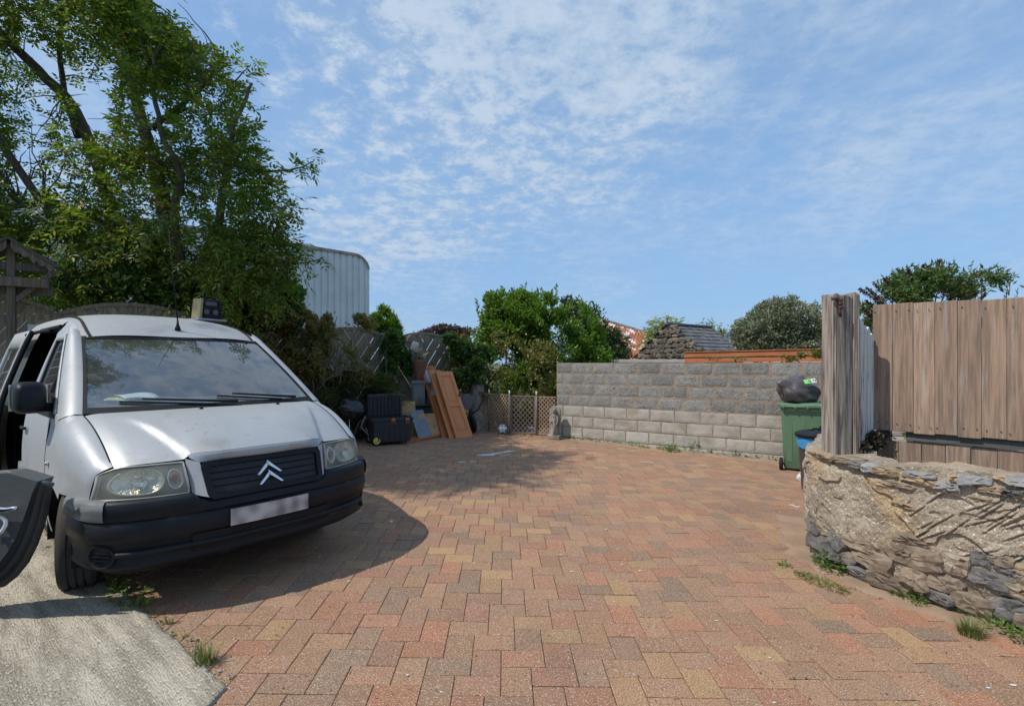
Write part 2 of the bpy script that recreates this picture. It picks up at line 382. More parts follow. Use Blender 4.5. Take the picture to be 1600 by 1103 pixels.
M_pav = pm('paver', (.35,.20,.11), pal=PCOL, src='object', val=.10, **pk)
M_pavi = pm('paver_far', (.35,.20,.11), pal=PCOL, src='island', val=.10, **pk)
M_joint = pm('joint_sand', (.085,.062,.045), (.13,.098,.07), 8, .95, .4, 200)
M_edge = pm('cement_dirt', (.33,.225,.15), (.25,.17,.11), 3, .95, .5, 120, speck=[((.4,.33,.26), .6, .75, .4)], sscale=200)
bed = MB(); bed.grid([[(x, y, gz(x)-.0075) for x in (-9,-6,-4,-2,0,2,4,6,7)] for y in (.4,2,4,6,8,10,12.6)])
paving = tag(bed.build('paving', M_joint), kind='structure')
def sett_mesh(mb, cx, cy, z, w, h, ang, tilt=(0, 0)):
    ca, sa = math.cos(ang), math.sin(ang); g = .0019; b = .0030
    ring = lambda ix, zz: [(cx+x*ca-y*sa, cy+x*sa+y*ca, z+zz-.0212*(x*ca-y*sa)+tilt[0]*x+tilt[1]*y) for x, y in ((-w/2+ix, -h/2+ix), (w/2-ix, -h/2+ix), (w/2-ix, h/2-ix), (-w/2+ix, h/2-ix))]
    mb.add(ring(g, -.03)+ring(g, -.0022)+ring(g+b, 0), [(0,1,5,4),(1,2,6,5),(2,3,7,6),(3,0,4,7),(4,5,9,8),(5,6,10,9),(6,7,11,10),(7,4,8,11),(8,9,10,11)])
tiles = []
for k1 in range(-90, 90):
    for k2 in range(-30, 40):
        u, v = -2*k1+5*k2, 2*k1+k2
        for (u0, v0, du, dv) in ((-3, 0, 3, 2), (0, 0, 2, 3)):
            cu, cv = u+u0+du/2, v+v0+dv/2; p = pav(cu, cv)
            if p.y > .9 and p.y < 13 and -9 < p.x < 6.2 and inside(p, pave_poly): tiles.append((p, du, dv))
def in_view(p):
    if p.y < 1: return False
    px = 800+FPX*p.x/p.y; py = HY+FPX*(H-gz(p.x))/p.y
    if not (-30 < px < 1630 and py < 1125): return False
    return not (px < 570 and py < 905 and not (px > 430 and py > 870))       # the van covers these
tiles.sort(key=lambda t: (0 if in_view(t[0]) else 1, t[0].length))
slab_poly = [(-1.38, .5), (-1.335, 2.40), (-2.40, 3.24), (-3.4, 3.95), (-6.0, 5.9), (-9, 5.9), (-9, .5)]
tiles = [t for t in tiles if not inside(t[0], [(-1.75, .5), (-1.75, 2.4), (-2.6, 3.1), (-9, 5.5), (-9, .5)])]
protoH = {}
n_piece = 0; far = MB()
for p, du, dv in tiles:
    tl = (random.gauss(0, .006), random.gauss(0, .006)); zz = gz(p.x)+random.gauss(0, .0012)
    if n_piece < 300 and in_view(p):
        if (du, dv) not in protoH:
            mb = MB(); sett_mesh(mb, 0, 0, 0, du*PU, dv*PU, 0); o = mb.build('paver', M_pav, paving); protoH[(du, dv)] = o.data
        else: o = inst(protoH[(du, dv)], 'paver', paving)
        o.location = (p.x, p.y, zz); o.rotation_euler = (tl[1], -tl[0], PA+random.gauss(0, .004)); n_piece += 1
    else: sett_mesh(far, p.x, p.y, zz, du*PU, dv*PU, PA+random.gauss(0, .004), tl)
tag(far.build('distant_paver', M_pavi, paving), kind='stuff')
# cement and dirt strips along the walls (uneven edge)
def strip(path_in, path_out, name, n=40, dz=.006, amp=.035, mat=None):
    rows = []
    def along(path, t):
        L_ = [0]
        for a, b in zip(path, path[1:]): L_.append(L_[-1]+math.dist(a, b))
        d = t*L_[-1]
        for i in range(len(path)-1):
            if d <= L_[i+1] or i == len(path)-2:
                k = (d-L_[i])/(L_[i+1]-L_[i]); return Vector((lerp(path[i][0], path[i+1][0], k), lerp(path[i][1], path[i+1][1], k)))
    for i in range(n+1):
        t = i/n; a = along(path_in, t); b = along(path_out, t); b = b+(b-a).normalized()*random.uniform(-amp, amp); row = []
        for k in (0, .5, .85, 1): 
            p = a.lerp(b, k); row.append((p.x, p.y, gz(p.x)+(dz*(1.6-k) if k < 1 else -.004)))
        rows.append(row)
    return tag(MB().grid(rows).build(name, mat or M_edge, smooth=True), kind='structure')
strip([(3.95, 2.45), (3.25, 2.95), (2.75, 3.45), (2.56, 3.8), (2.52, 4.3), (3.1, 5.2)], [(3.75, 2.28), (3.08, 2.80), (2.62, 3.28), (2.40, 3.76), (2.30, 4.30), (2.8, 5.5)], 'dirt_strip', 70)
strip([(.95, 10.86), (3.2, 9.44), (5.4, 8.05)], [(.9, 10.66), (3.05, 9.15), (5.2, 7.65)], 'cement_strip', 60, amp=.06)
# ---- concrete slab, brushed ridges
M_conc = pm('brushed_concrete', (.46,.405,.315), (.25,.215,.16), 6, .95, 1.0, 70, stretch=(.30,1.9,1), detail=9, stain=(.16,.13,.09), stscale=1.3, stlo=.56, sthi=.75, speck=[((.60,.57,.50), .56, .68, .7), ((.11,.095,.075), .58, .70, .7)], sscale=75)
def slab():
    nx, ny = 330, 330; x = np.linspace(-7, -1.2, nx); y = np.linspace(.6, 5.8, ny); X, Y = np.meshgrid(x, y)
    wob = fbm(X*2.5, Y*2.5, 3, 4)*.16
    ridge = np.abs(np.sin((X*.63+Y*.776+wob)*2*math.pi/.085))**1.5
    Z = -.0212*X+.014+.010*ridge*(.6+.4*fbm(X*1.2, Y*1.2, 3, 8))+.0045*fbm(X*24, Y*24, 3, 2)
    P = np.stack([X, Y, Z], -1)
    idx = np.full((ny, nx), -1); vs_ = []
    poly = slab_poly; mask = np.zeros((ny, nx), bool)
    jit = fbm(X*9, Y*9, 3, 12)*.009
    for i in range(ny):
        for j in range(nx):
            mask[i, j] = inside((X[i, j]+jit[i, j], Y[i, j]+jit[i, j]), poly)
    mb = MB(); 
    for i in range(ny):
        for j in range(nx):
            near = mask[max(0,i-1):i+2, max(0,j-1):j+2].any()
            if near:
                idx[i, j] = len(mb.v); z = P[i, j, 2] if mask[i, j] else P[i, j, 2]-.06; mb.v.append((P[i, j, 0], P[i, j, 1], z))
    for i in range(ny-1):
        for j in range(nx-1):
            q = (idx[i, j], idx[i, j+1], idx[i+1, j+1], idx[i+1, j])
            if min(q) >= 0: mb.f.append(q); mb.m.append(0)
    th = math.atan2(.63, -.776); ca, sa = math.cos(-th), math.sin(-th); mb.v = [(x*ca-y*sa, x*sa+y*ca, z) for x, y, z in mb.v]
    o = mb.build('concrete_slab', M_conc, smooth=True); o.rotation_euler = (0, 0, th); return tag(o, kind='structure')
slab()
# raised planting bed behind the retaining wall
FDIR = Vector((.70, .714)); FN = Vector((.714, -.70))          # along the fence, towards the yard
bedmb = MB(); A = Vector((-8.6, 4.43)); B_ = Vector((-1.45, 11.72))
def bedp(t, off, z): p = A.lerp(B_, t)-FN*off; return (p.x, p.y, z)
bedmb.grid([[bedp(t/20, o, .60+.05*math.sin(t*1.7+o*3)) for o in (-.1, .3, .8, 1.6, 3.0)] for t in range(21)])
tag(bedmb.build('planting_bed', M_soil, smooth=True), kind='structure')

# ================================================================ WALLS AND FENCES
M_bd = pm('dense_block', (.205,.203,.19), (.28,.275,.255), 5, .95, 1.0, 75, val=.16, speck=[((.36,.36,.34), .56, .70, .6), ((.045,.045,.045), .55, .66, .75)], sscale=52)
M_bl = pm('pale_block', (.43,.405,.36), (.33,.305,.27), 4, .95, .8, 80, val=.08, speck=[((.52,.50,.45), .6, .72, .5), ((.16,.14,.12), .62, .72, .5)], sscale=90, stain=(.27,.21,.14), stscale=1.8, stlo=.55, sthi=.75)
M_mb = pm('brown_mortar', (.34,.26,.19), (.26,.20,.145), 6, .95, .6, 120, speck=[((.38,.31,.24), .6, .75, .5)], sscale=150)
WA = Vector((.948, 10.86)); WB = Vector((7.2, 6.927)); WD = (WB-WA).normalized(); WNf = Vector((WD.y, -WD.x))     # face normal towards the yard
if WNf.y > 0: WNf = -WNf
WL = (WB-WA).length
def block_wall():
    t = thing('block_wall', 'long grey concrete block wall with darker upper courses at back of yard', 'wall', (WA.x, WA.y, 0), math.atan2(WD.y, WD.x))
    CH = .2225; BL = .462; protos = {}
    def block(x0, x1, row, lower):
        z1 = 1.5567-row*CH; z0 = z1-CH; jt = .007 if lower else .0165
        w = x1-x0-2*jt; h = CH-2*jt*.8; key = (round(w, 3), lower, random.randrange(3) if w > .4 else 0)
        if key not in protos:
            mb = MB(); nx, nz = 9, 5; rows = []
            ed = [random.uniform(.000, .004) for _ in range(40)]
            for i in range(nz+1):
                r = []
                for j in range(nx+1):
                    a, b = j/nx-.5, i/nz-.5; edge = max(abs(a)*2, abs(b)*2)
                    y = -.005-random.uniform(0, .003) if edge < .99 else -.001
                    r.append((a*w+(ed[i] if abs(a) > .49 else 0)*(-1 if a > 0 else 1), y, b*h+(ed[j+12] if abs(b) > .49 else 0)*(-1 if b > 0 else 1)))
                rows.append(r)
            mb.grid(rows); 
            mb.box((0, .05, 0), (w-.004, .08, h-.004))
            o = mb.build('block', M_bl if lower else M_bd, t); protos[key] = o.data
        else: o = inst(protos[key], 'block', t)
        o.location = ((x0+x1)/2, random.gauss(0, .0012), (z0+z1)/2)
    for row in range(8):
        lower = row >= 4; off = [.36, .16, .40, .30, .15, .37, .13, .35][row]
        xsr = [0]+[off+k*BL for k in range(20)]
        xsr = [x for x in xsr if x < WL-.05]+[WL]
        for a, b in zip(xsr, xsr[1:]):
            if b-a > .07: block(a, b, row, lower)
    mb = MB(); nx, nz = 120, 44; rows = []
    for i in range(nz+1):
        z = -.25+(1.5567+.22)*i/nz; zz = min(z, 1.553); rows.append([(WL*j/nx, .001+.004*vnoise(np.array([j*.9]), np.array([i*1.3]), 3)[0]+(.004 if zz < .67 else 0), zz) for j in range(nx+1)])
    mb.grid(rows); mb.box((WL/2, .11, .65), (WL, .2, 1.806)); mb.build('mortar', M_mb, t)
    # end face blocks are seen edge on at the left
    return t
block_wall()

# ---- timber materials
def wood(name, c, c2, **k):
    a = dict(scale=3.2, rough=.85, bump=.45, bscale=30, stretch=(16, 16, .8), val=.14, detail=8); a.update(k); return pm(name, c, c2, **a)
M_board = wood('weathered_board', (.40,.265,.185), (.235,.165,.12), stain=(.37,.33,.30), stscale=2.2, stlo=.52, sthi=.70)
M_sleep = wood('old_sleeper', (.38,.325,.28), (.15,.12,.10), stain=(.09,.07,.06), stscale=3.2, stlo=.56, sthi=.70, val=.05)
M_white = wood('flaking_white_paint', (.72,.75,.76), (.60,.63,.64), stain=(.14,.13,.11), stscale=2.4, stlo=.54, sthi=.62, val=.05)
M_fence = wood('mossy_slat', (.33,.27,.195), (.20,.17,.115), stain=(.20,.21,.10), stscale=3, stlo=.52, sthi=.7)
M_orange = wood('orange_stained_board', (.46,.17,.065), (.36,.12,.045), stretch=(.7, 9, 9), val=.06, bump=.15)
M_rail = wood('grey_rail', (.13,.125,.12), (.09,.085,.08), stretch=(.7, 9, 9))
M_iron = pm('rusty_iron', (.10,.045,.03), (.06,.035,.03), 20, .85, .5, 80)

# ---- board fence behind the stone wall
FA = at(1364, 478, 4.36); FB = at(1640, 458, 3.60); FD = Vector((FB.x-FA.x, FB.y-FA.y, 0)); FL = FD.length; FD.normalize()
def board_fence():
    t = thing('board_fence', 'tall weathered vertical board fence standing behind the low stone wall', 'fence', (FA.x, FA.y, 0), math.atan2(FD.y, FD.x))
    w = .137; n = int((FL+1.2)/w)
    nail = MB()
    for k in range(n):
        x = w*(k+.5); top = H+88.7/FPX*4.36+random.uniform(-.013, .008); bot = H-104.5/FPX*4.36+random.uniform(-.006, .006)
        mb = MB(); mb.box((0, 0, 0), (w-.0015, .022, top-bot)); o = mb.build('board', M_board, t, bevel=.004); o.location = (x, random.gauss(0, .003), (top+bot)/2); o.rotation_euler = (0, random.gauss(0, .001), random.gauss(0, .006))
        for zz in (top-.06+random.uniform(-.012, .012), bot+.06+random.uniform(-.015, .015)):
            for s in (-.042+random.uniform(-.012, .012), .042+random.uniform(-.012, .012))[:random.choice((1, 2, 2))]: nail.lathe([(.005, 0), (.005, .003)], (x+s, -.016, zz), 6, Matrix.Rotation(R(90), 3, 'X'))
        x2 = w*1.09*(k+.65); t2 = H-119/FPX*4.36+random.uniform(-.005, .005); mb = MB(); mb.box((0, 0, 0), (w*1.09-.005, .022, .80)); o = mb.build('lower_board', M_board, t, bevel=.004); o.location = (x2, .05+random.gauss(0, .002), t2-.4)
        o.rotation_euler = (0, random.gauss(0, .002), 0)
    L_ = n*w
    MB().box((L_/2+.12, .045, .955), (L_-.2, .045, .075)).build('rail', M_rail, t, bevel=.004)
    MB().box((L_/2, .04, 1.86), (L_-.02, .04, .08)).build('rail', M_rail, t); MB().box((L_/2, .09, .30), (L_, .05, .08)).build('rail', M_rail, t)
    for xx in (.06, 1.75): MB().box((xx, .11, .95), (.09, .09, 1.95)).build('post', M_rail, t)
    nail.build('nail', M_iron, t)['kind'] = 'stuff'
board_fence()
# ---- white picket side panel between the sleeper post and the board fence
def white_panel():
    a = at(1337, 700, 4.16); b = Vector((FA.x-.02, FA.y-.02, 0)); d = Vector((b.x-a.x, b.y-a.y, 0)); L_ = d.length
    t = thing('white_fence_panel', 'narrow white painted picket panel, flaking, between the old sleeper post and the board fence', 'fence', (a.x, a.y, 0), math.atan2(d.y, d.x))
    n = 5; w = L_/n
    for k in range(n):
        top = 1.93-.028*k+(0, .015, -.01, .01, -.015)[k]; x0 = k*w+.004; x1 = (k+1)*w-.004
        mb = MB(); mb.prism([(x0, .35), (x1, .35), (x1, top-.03), ((x0+x1)/2, top), (x0, top-.02)], lambda a_, b_, c: (a_, c, b_), -.011, .011); mb.build('picket', M_white, t)
    for z in (.9, 1.7): MB().box((L_/2, .034, z), (L_, .045, .07)).build('rail', M_white, t)
white_panel()
# ---- sleeper gate post
def sleeper_post():
    p = at(1311, 709, 4.14); t = thing('sleeper_post', 'cracked grey post of two old timber sleepers standing on the stone wall end', 'post', (p.x, p.y, 0), R(14))
    def plank(x0, x1, y0, y1, z0, z1, seed, name):
        mb = MB(); nz, nx = 60, 12; rows = []
        per = [(x0, y0, 1, 0), (x1, y0, 0, 1), (x1, y1, -1, 0), (x0, y1, 0, -1)]; ring = []
        for i, (a, b, _, _) in enumerate(per):
            c, d = per[(i+1) % 4][:2]
            for k in range(nx): ring.append((lerp(a, c, k/nx), lerp(b, d, k/nx)))
        for i in range(nz+1):
            z = lerp(z0, z1, i/nz); r = []
            for j, (a, b) in enumerate(ring+ring[:1]):
                jj = j % len(ring); crack = vnoise(np.array([jj*.9+seed]), np.array([z*1.1]), seed)[0]; g = vnoise(np.array([jj*.47+seed]), np.array([z*2.2]), seed+4)[0]
                dd = -.010*max(0, crack-.35)*2.2+.003*g+(-.006 if jj % nx == 0 else 0); cx, cy = (x0+x1)/2, (y0+y1)/2; v = Vector((a-cx, b-cy)); L_ = v.length
                v = v*(1+dd/max(L_, .02)); ztop = (z if i < nz else z+.02*vnoise(np.array([jj*.5]), np.array([seed*1.]), 2)[0]); r.append((cx+v.x, cy+v.y, ztop))
            rows.append(r)
        mb.grid(rows); k = len(ring); mb.f.append(tuple(nz*(k+1)+j for j in range(k))); mb.m.append(0); return mb.build(name, M_sleep, t, smooth=True, auto=40)
    plank(-.110, .070, -.06, .07, .80, 2.09, 3, 'sleeper'); plank(.077, .130, -.075, .06, .80, 2.105, 9, 'sleeper')
    mb = MB(); mb.tube([(-.135, -.065, 2.06), (-.085, -.07, 2.065), (-.07, -.075, 2.03), (-.075, -.075, 1.96), (-.06, -.072, 1.92)], [.012, .014, .013, .012, .009], 6)
    for z in (2.05, 2.02, 1.99): mb.lathe([(.016, 0), (.016, .02)], (-.07, -.07, z), 8, Matrix.Rotation(R(90), 3, 'X'))
    mb.build('hinge_hook', M_iron, t, smooth=True); 
sleeper_post()

# ---- low stone wall with smeared render
M_render = pm('scratched_render', (.36,.30,.225), (.24,.195,.14), 3.5, .95, .7, 75, speck=[((.66,.64,.58), .60, .68, .7), ((.10,.085,.07), .62, .70, .6)], sscale=62, stain=(.40,.285,.16), stscale=2.1, stlo=.54, sthi=.70)
SCOL = dict(rough=.92, bump=.8, bscale=45, val=.12, src='object')
M_sd = pm('dark_stone', (.10,.098,.097), (.17,.16,.15), 9, stain=(.24,.20,.15), stscale=4, stlo=.55, sthi=.7, **SCOL)
M_so = pm('ochre_stone', (.38,.285,.18), (.28,.215,.145), 9, stain=(.15,.12,.09), stscale=5, stlo=.58, sthi=.72, **SCOL)
M_sb = pm('brown_stone', (.30,.235,.17), (.17,.13,.095), 9, stain=(.33,.30,.26), stscale=5, stlo=.56, sthi=.7, **SCOL)
M_sg = pm('blue_grey_stone', (.19,.195,.20), (.27,.26,.245), 9, stain=(.33,.26,.17), stscale=5, stlo=.58, sthi=.72, **SCOL)
def stone_mesh(seed, dims, n=5, rough=.22, sq=.82):
    """irregular stone: cube sphere with planar facets; dims are full sizes"""
    rs = np.random.RandomState(seed); mb = MB(); pts = {}
    planes = [(v/np.linalg.norm(v), rs.uniform(.62, .95)) for v in rs.normal(size=(9, 3))]
    def P(q):
        v = np.array(q, float); s = v/np.linalg.norm(v); v = v*sq+s*(1-sq)*1.1
        for pn, d in planes:
            k = v@pn
            if k > d: v = v-pn*(k-d)*.9
        v = v+rs.normal(size=3)*rough*.12
        return (v[0]*dims[0]/2, v[1]*dims[1]/2, v[2]*dims[2]/2)
    for ax in range(3):
        for sg in (-1, 1):
            rows = []
            for i in range(n+1):
                r = []
                for j in range(n+1):
                    q = [0, 0, 0]; q[ax] = sg; q[(ax+1) % 3] = (2*i/n-1); q[(ax+2) % 3] = (2*j/n-1); key = tuple(round(c, 4) for c in q)
                    if key not in pts: pts[key] = P(q)
                    r.append(pts[key])
                rows.append(r)
            mb.grid(rows, flip=sg < 0)
    return mb
SW_PATH = [(3.60, 5.85), (3.0, 5.05), (2.535, 4.42), (2.488, 4.29), (2.505, 4.06), (2.56, 3.80), (2.66, 3.56), (2.80, 3.36), (3.12, 3.06), (3.6, 2.66), (4.4, 2.0)]
SW_S = [0.]
for a, b in zip(SW_PATH, SW_PATH[1:]): SW_S.append(SW_S[-1]+math.dist(a, b))
SX = [(s, p[0]) for s, p in zip(SW_S, SW_PATH)]; SY = [(s, p[1]) for s, p in zip(SW_S, SW_PATH)]
def sw_pt(s, off=0):
    x, y = sinterp(s, SX), sinterp(s, SY); e = .03; dx, dy = sinterp(s+e, SX)-sinterp(s-e, SX), sinterp(s+e, SY)-sinterp(s-e, SY); L_ = math.hypot(dx, dy) or 1
    return x-dy/L_*-off*-1, y+dx/L_*-off, dx/L_, dy/L_           # off > 0 : out of the face, towards the yard
def sw_at(px, py, off=0):
    """s and height of a face point seen at a pixel"""
    best = None
    for i in range(600):
        s = SW_S[-1]*i/600; x, y, _, _ = sw_pt(s, off)
        if y > .5 and s > SW_S[2]-.1:
            e = abs(800+FPX*x/y-px)
            if best is None or e < best[0]: best = (e, s, y)
    return best[1], H-(py-HY)/FPX*best[2]
def wall_top(s): return .82+.05*sstep(SW_S[3], SW_S[8], s)+.012*math.sin(s*9)
def flat_stone(seed, w, d, h):
    """split face stone: irregular outline, broken flat front set into the wall (front at -y)"""
    rs = np.random.RandomState(seed); n = 14; mb = MB(); ang = np.sort(rs.uniform(0, 2*math.pi, n)); ang = np.linspace(0, 2*math.pi, n, endpoint=False)+rs.normal(size=n)*.09
    rad = []
    for a in ang:
        c, s = abs(math.cos(a)), abs(math.sin(a)); q = 1/max(c, s); rad.append(lerp(1, q, .72)*rs.uniform(.84, 1.04))
    rings = []; tilt = rs.normal(size=2)*.12
    for f, y in ((.93, .5), (1.0, .0), (.98, -.30), (.86, -.46), (.55, -.5), (.22, -.5)):
        r = []
        for a, q in zip(ang, rad):
            x, z = math.cos(a)*q*f, math.sin(a)*q*f; jy = rs.normal()*.05 if f < .99 else 0; r.append((x*w/2, y*d+jy*d+(tilt[0]*x+tilt[1]*z)*d*(1 if y < 0 else 0), z*h/2+rs.normal()*.02*h))
        rings.append(r)
    V = [p for r in rings for p in r]; V.append((0, -.5*d, 0)); k = len(rings); F = [(i*n+j, (i+1)*n+j, (i+1)*n+(j+1) % n, i*n+(j+1) % n) for i in range(k-1) for j in range(n)]+[((k-1)*n+j, len(V)-1, (k-1)*n+(j+1) % n) for j in range(n)]
    return mb.add(V, F)
def stone_wall():
    t = thing('stone_wall', 'low rubble stone wall smeared with scratched grey render at right of the yard', 'wall')
    ns, nh = 900, 190; S = np.concatenate([np.linspace(0, SW_S[2]-.2, 120, endpoint=False), np.linspace(SW_S[2]-.2, SW_S[8]+.5, 720, endpoint=False), np.linspace(SW_S[8]+.5, SW_S[-1], 60)]); Hh = np.linspace(-.18, 1, nh)
    base = np.array([sw_pt(s) for s in S]); SS, HH = np.meshgrid(S, Hh)
    sx, sh = SS*1.0, np.maximum(HH, 0)*.86
    D = .014*fbm(sx*3.2, sh*3.2, 4, 21)+.013*fbm(sx*11, sh*11, 4, 5)+.006*fbm(sx*45, sh*45, 3, 9)
    flake = np.floor((fbm(sx*2.6+sh, sh*3.4, 3, 31)+1)*3.5); D += .010*(flake % 3)       # stepped smears of render
    s0, _ = sw_at(1440, 800); s1, _ = sw_at(1600, 800)
    rs = np.random.RandomState(4)
    for k in range(40):                                      # trowel scratches slanting up to the right
        cs = rs.uniform(s0-.10, s1+.5); ch = rs.uniform(.36, .72); L_ = rs.uniform(.05, .17); ang = R(rs.uniform(24, 48)); ca, sa = math.cos(ang), math.sin(ang)
        u = (sx-cs)*ca+(sh-ch)*sa; v = -(sx-cs)*sa+(sh-ch)*ca+.08*u*u*rs.uniform(-1, 1)
        m = np.clip(1-(np.abs(u)/L_)**4, 0, 1)*(np.abs(u) < L_)
        D += m*(-.012*np.exp(-(v/.0042)**2)+.009*np.exp(-((v-.011)/.008)**2))
    low = np.clip((.30-sh)/.15, 0, 1); D -= .062*low*(.6+.4*fbm(sx*6, sh*6, 2, 3)); D -= .02*np.clip((sh-.74)/.06, 0, 1)
    gzv = np.array([gz(b[0]) for b in base]); tops = np.array([wall_top(s) for s in S])
    nxv, nyv = base[:, 3], -base[:, 2]
    sgn = -1 if (nxv[ns//2]*1+nyv[ns//2]*1) > 0 else 1; nxv, nyv = nxv*sgn, nyv*sgn
    Z = np.where(HH < 0, gzv+HH, gzv+(tops-gzv)*HH); X = base[:, 0]+nxv*D; Y = base[:, 1]+nyv*D
    rows = [[(X[i, j], Y[i, j], Z[i, j]) for j in range(ns)] for i in range(nh)]
    for k in (.05, .15, .25, .30):
        rows.append([(base[j, 0]-nxv[j]*k, base[j, 1]-nyv[j]*k, tops[j]-.005+.02*fbm(S[j:j+1]*9, np.array([k*30]), 3, 7)[0]) for j in range(ns)])
    rows.append([(base[j, 0]-nxv[j]*.32, base[j, 1]-nyv[j]*.32, -.2) for j in range(ns)])
    MB().grid(rows).build('render_face', M_render, t, smooth=True, auto=55)
    lib = {}
    def stone(px, py, wpx, hpx, mat, depth=.12, out=.02, ang=0, name='stone'):
        s, h = sw_at(px, py); x, y, dx, dy = sw_pt(s); nx_, ny_ = dy*sgn, -dx*sgn; k = y/FPX
        face = abs(dx*-(x/math.hypot(x, y))*0+1)
        view = Vector((x, y)).normalized(); fs = max(.35, abs(dx*view.y-dy*view.x))
        seed = random.randrange(9999); mb = flat_stone(seed, wpx*k/fs*.97, depth, hpx*k*.94); o = mb.build(name, mat, t, smooth=True, auto=11)
        o.location = (x+nx_*(out-depth*.36), y+ny_*(out-depth*.36), h); o.rotation_euler = (random.uniform(-.08, .08), ang*.6, math.atan2(dy, dx)+(math.pi if (math.sin(math.atan2(dy, dx))*nx_-math.cos(math.atan2(dy, dx))*ny_) < 0 else 0)); return o
    # cap stones
    for (px, py, w, h, m, o) in [(1283,712,34,14,M_so,.01),(1318,718,44,12,M_sb,.0),(1342,726,34,13,M_sd,.015),(1360,731,26,16,M_sg,.02),(1388,737,38,18,M_so,.02),(1424,746,40,20,M_so,.015),(1437,742,48,14,M_sg,.02),(1462,757,30,16,M_so,.02),
            (1482,760,36,17,M_sg,.025),(1500,748,30,14,M_so,.01),(1522,749,50,15,M_sg,.025),(1545,762,34,16,M_so,.015),(1568,748,36,12,M_so,.0),(1592,752,42,14,M_sg,.02),(1578,768,34,12,M_sd,.02),(1606,770,30,20,M_sb,.02),(1632,760,50,18,M_so,.02),(1402,757,50,12,M_sb,.01),(1372,752,36,11,M_so,.005),(1530,780,40,12,M_so,.008),(1412,790,36,13,M_so,.006)]:
        stone(px, py, w, h, m, .11, o, random.uniform(-.12, .12), 'cap_stone')
    # dark corner stones and the bare courses at the bottom
    for (px, py, w, h, m, a) in [(1276,815,24,46,M_sd,.5),(1290,812,22,18,M_sb,0),(1283,848,44,40,M_sd,.3),(1308,842,30,40,M_sd,.5),(1313,868,42,24,M_sd,-.2),(1286,878,34,22,M_sd,.1),(1360,873,60,34,M_sb,.1),(1390,912,62,32,M_sb,.2),(1412,858,30,18,M_sb,.0),
            (1425,868,84,42,M_sb,.16),(1422,842,56,20,M_sb,.08),(1346,900,40,24,M_sd,.2),(1430,905,46,38,M_sb,.2),(1478,912,52,34,M_sb,.25),(1520,945,60,36,M_sb,.2),(1490,880,44,40,M_sb,.4),(1535,872,34,30,M_sd,.3),(1545,905,66,34,M_sd,.15),(1560,870,44,30,M_sb,.4),
            (1580,955,60,44,M_sd,.1),(1590,925,60,26,M_sb,.2),(1600,890,54,26,M_so,.3),(1622,975,60,40,M_sb,.1),(1470,935,40,24,M_sd,.2),(1340,848,46,26,M_sb,.1),(1575,890,40,24,M_sd,.3),(1640,930,60,40,M_sd,.1),(1655,885,50,40,M_sb,0)]:
        stone(px, py, w, h, m, .11, .004, a)
stone_wall()

# ---- retaining wall of the raised bed
M_cemw = pm('grey_cement', (.23,.23,.225), (.17,.17,.165), 3, .95, .6, 60, stain=(.12,.12,.09), stscale=2)
def retaining_wall():
    d = Vector((B_.x-A.x, B_.y-A.y)); L_ = d.length
    t = thing('retaining_wall', 'low grey cement retaining wall holding up the overgrown bed under the fan fence', 'wall', (A.x, A.y, 0), math.atan2(d.y, d.x))
    MB().box((L_/2, .08, .25), (L_, .16, .86)).build('cement_face', M_cemw, t, bevel=.012)
    for k in range(int(L_/.9)): MB().box((.45+.9*k, .075, .705), (.885, .22, .05)).build('coping', M_cemw, t, bevel=.01)
retaining_wall()
# ---- fan fence
F0 = Vector((-3.94, 10.0)); PWD = 1.78
def fan_panel(k, label, ztop, zbot, group):
    a = F0+FDIR*(PWD+.06)*k; t = thing('fan_fence_panel', label, 'fence', (a.x, a.y, 0), math.atan2(FDIR.y, FDIR.x), group)
    arch = lambda x: ztop-.20*(abs(x-PWD/2)/(PWD/2))**2.2
    top_half = lambda s: [(0, zbot), (PWD/2, zbot)]+[(PWD/2-(PWD/2)*i/8, arch(PWD/2-(PWD/2)*i/8)) for i in range(9)]
    fn = lambda x, z, y: (x, y, z); sw_, gap = .104, .111
    for side in (0, 1):
        poly = top_half(0)
        if side: poly = [(PWD-x, z) for x, z in poly][::-1]
        nx, nz = (math.cos(R(36)), math.sin(R(36))) if not side else (-math.cos(R(36)), math.sin(R(36)))
        # slats run down towards the centre of the panel; nx, nz is their normal
        ds = [nx*x+nz*z for x, z in poly]; d = min(ds)+.02; i = 0
        while d < max(ds):
            pc = clip(poly, [(nx, nz, d+sw_), (-nx, -nz, -d)])
            if len(pc) > 2: MB().prism(pc, fn, -.016 if i % 2 else .004, -.002 if i % 2 else .018).build('slat', M_fence, t)
            d += gap; i += 1
    for x in (.02, PWD/2, PWD-.02): MB().box((x, .005, (zbot+arch(x))/2), (.045, .05, arch(x)-zbot)).build('stile', M_fence, t)
    for i in range(8):
        pass
    cap = MB(); rows = []
    for dy, dz in ((-.03, -.03), (-.03, .025), (.035, .025), (.035, -.03), (-.03, -.03)): rows.append([(PWD*j/16, dy, arch(PWD*j/16)+dz) for j in range(17)])
    cap.grid(rows).build('arched_rail', M_fence, t, fix=True); MB().box((PWD/2, .005, zbot), (PWD, .05, .05)).build('bottom_rail', M_fence, t)
    return t
def fence_post(k, zt, label):
    a = F0+FDIR*((PWD+.06)*k-.03); t = thing('fence_post', label, 'post', (a.x, a.y, 0)); MB().box((0, 0, zt/2+.3), (.09, .09, zt-.6), Matrix.Rotation(math.atan2(FDIR.y, FDIR.x), 3, 'Z')).build('shaft', M_fence, t, bevel=.006)
    MB().box((0, 0, zt+.01), (.11, .11, .02), Matrix.Rotation(math.atan2(FDIR.y, FDIR.x), 3, 'Z')).build('cap', M_fence, t)
FG = 'arched fan fence panels along the raised bed'
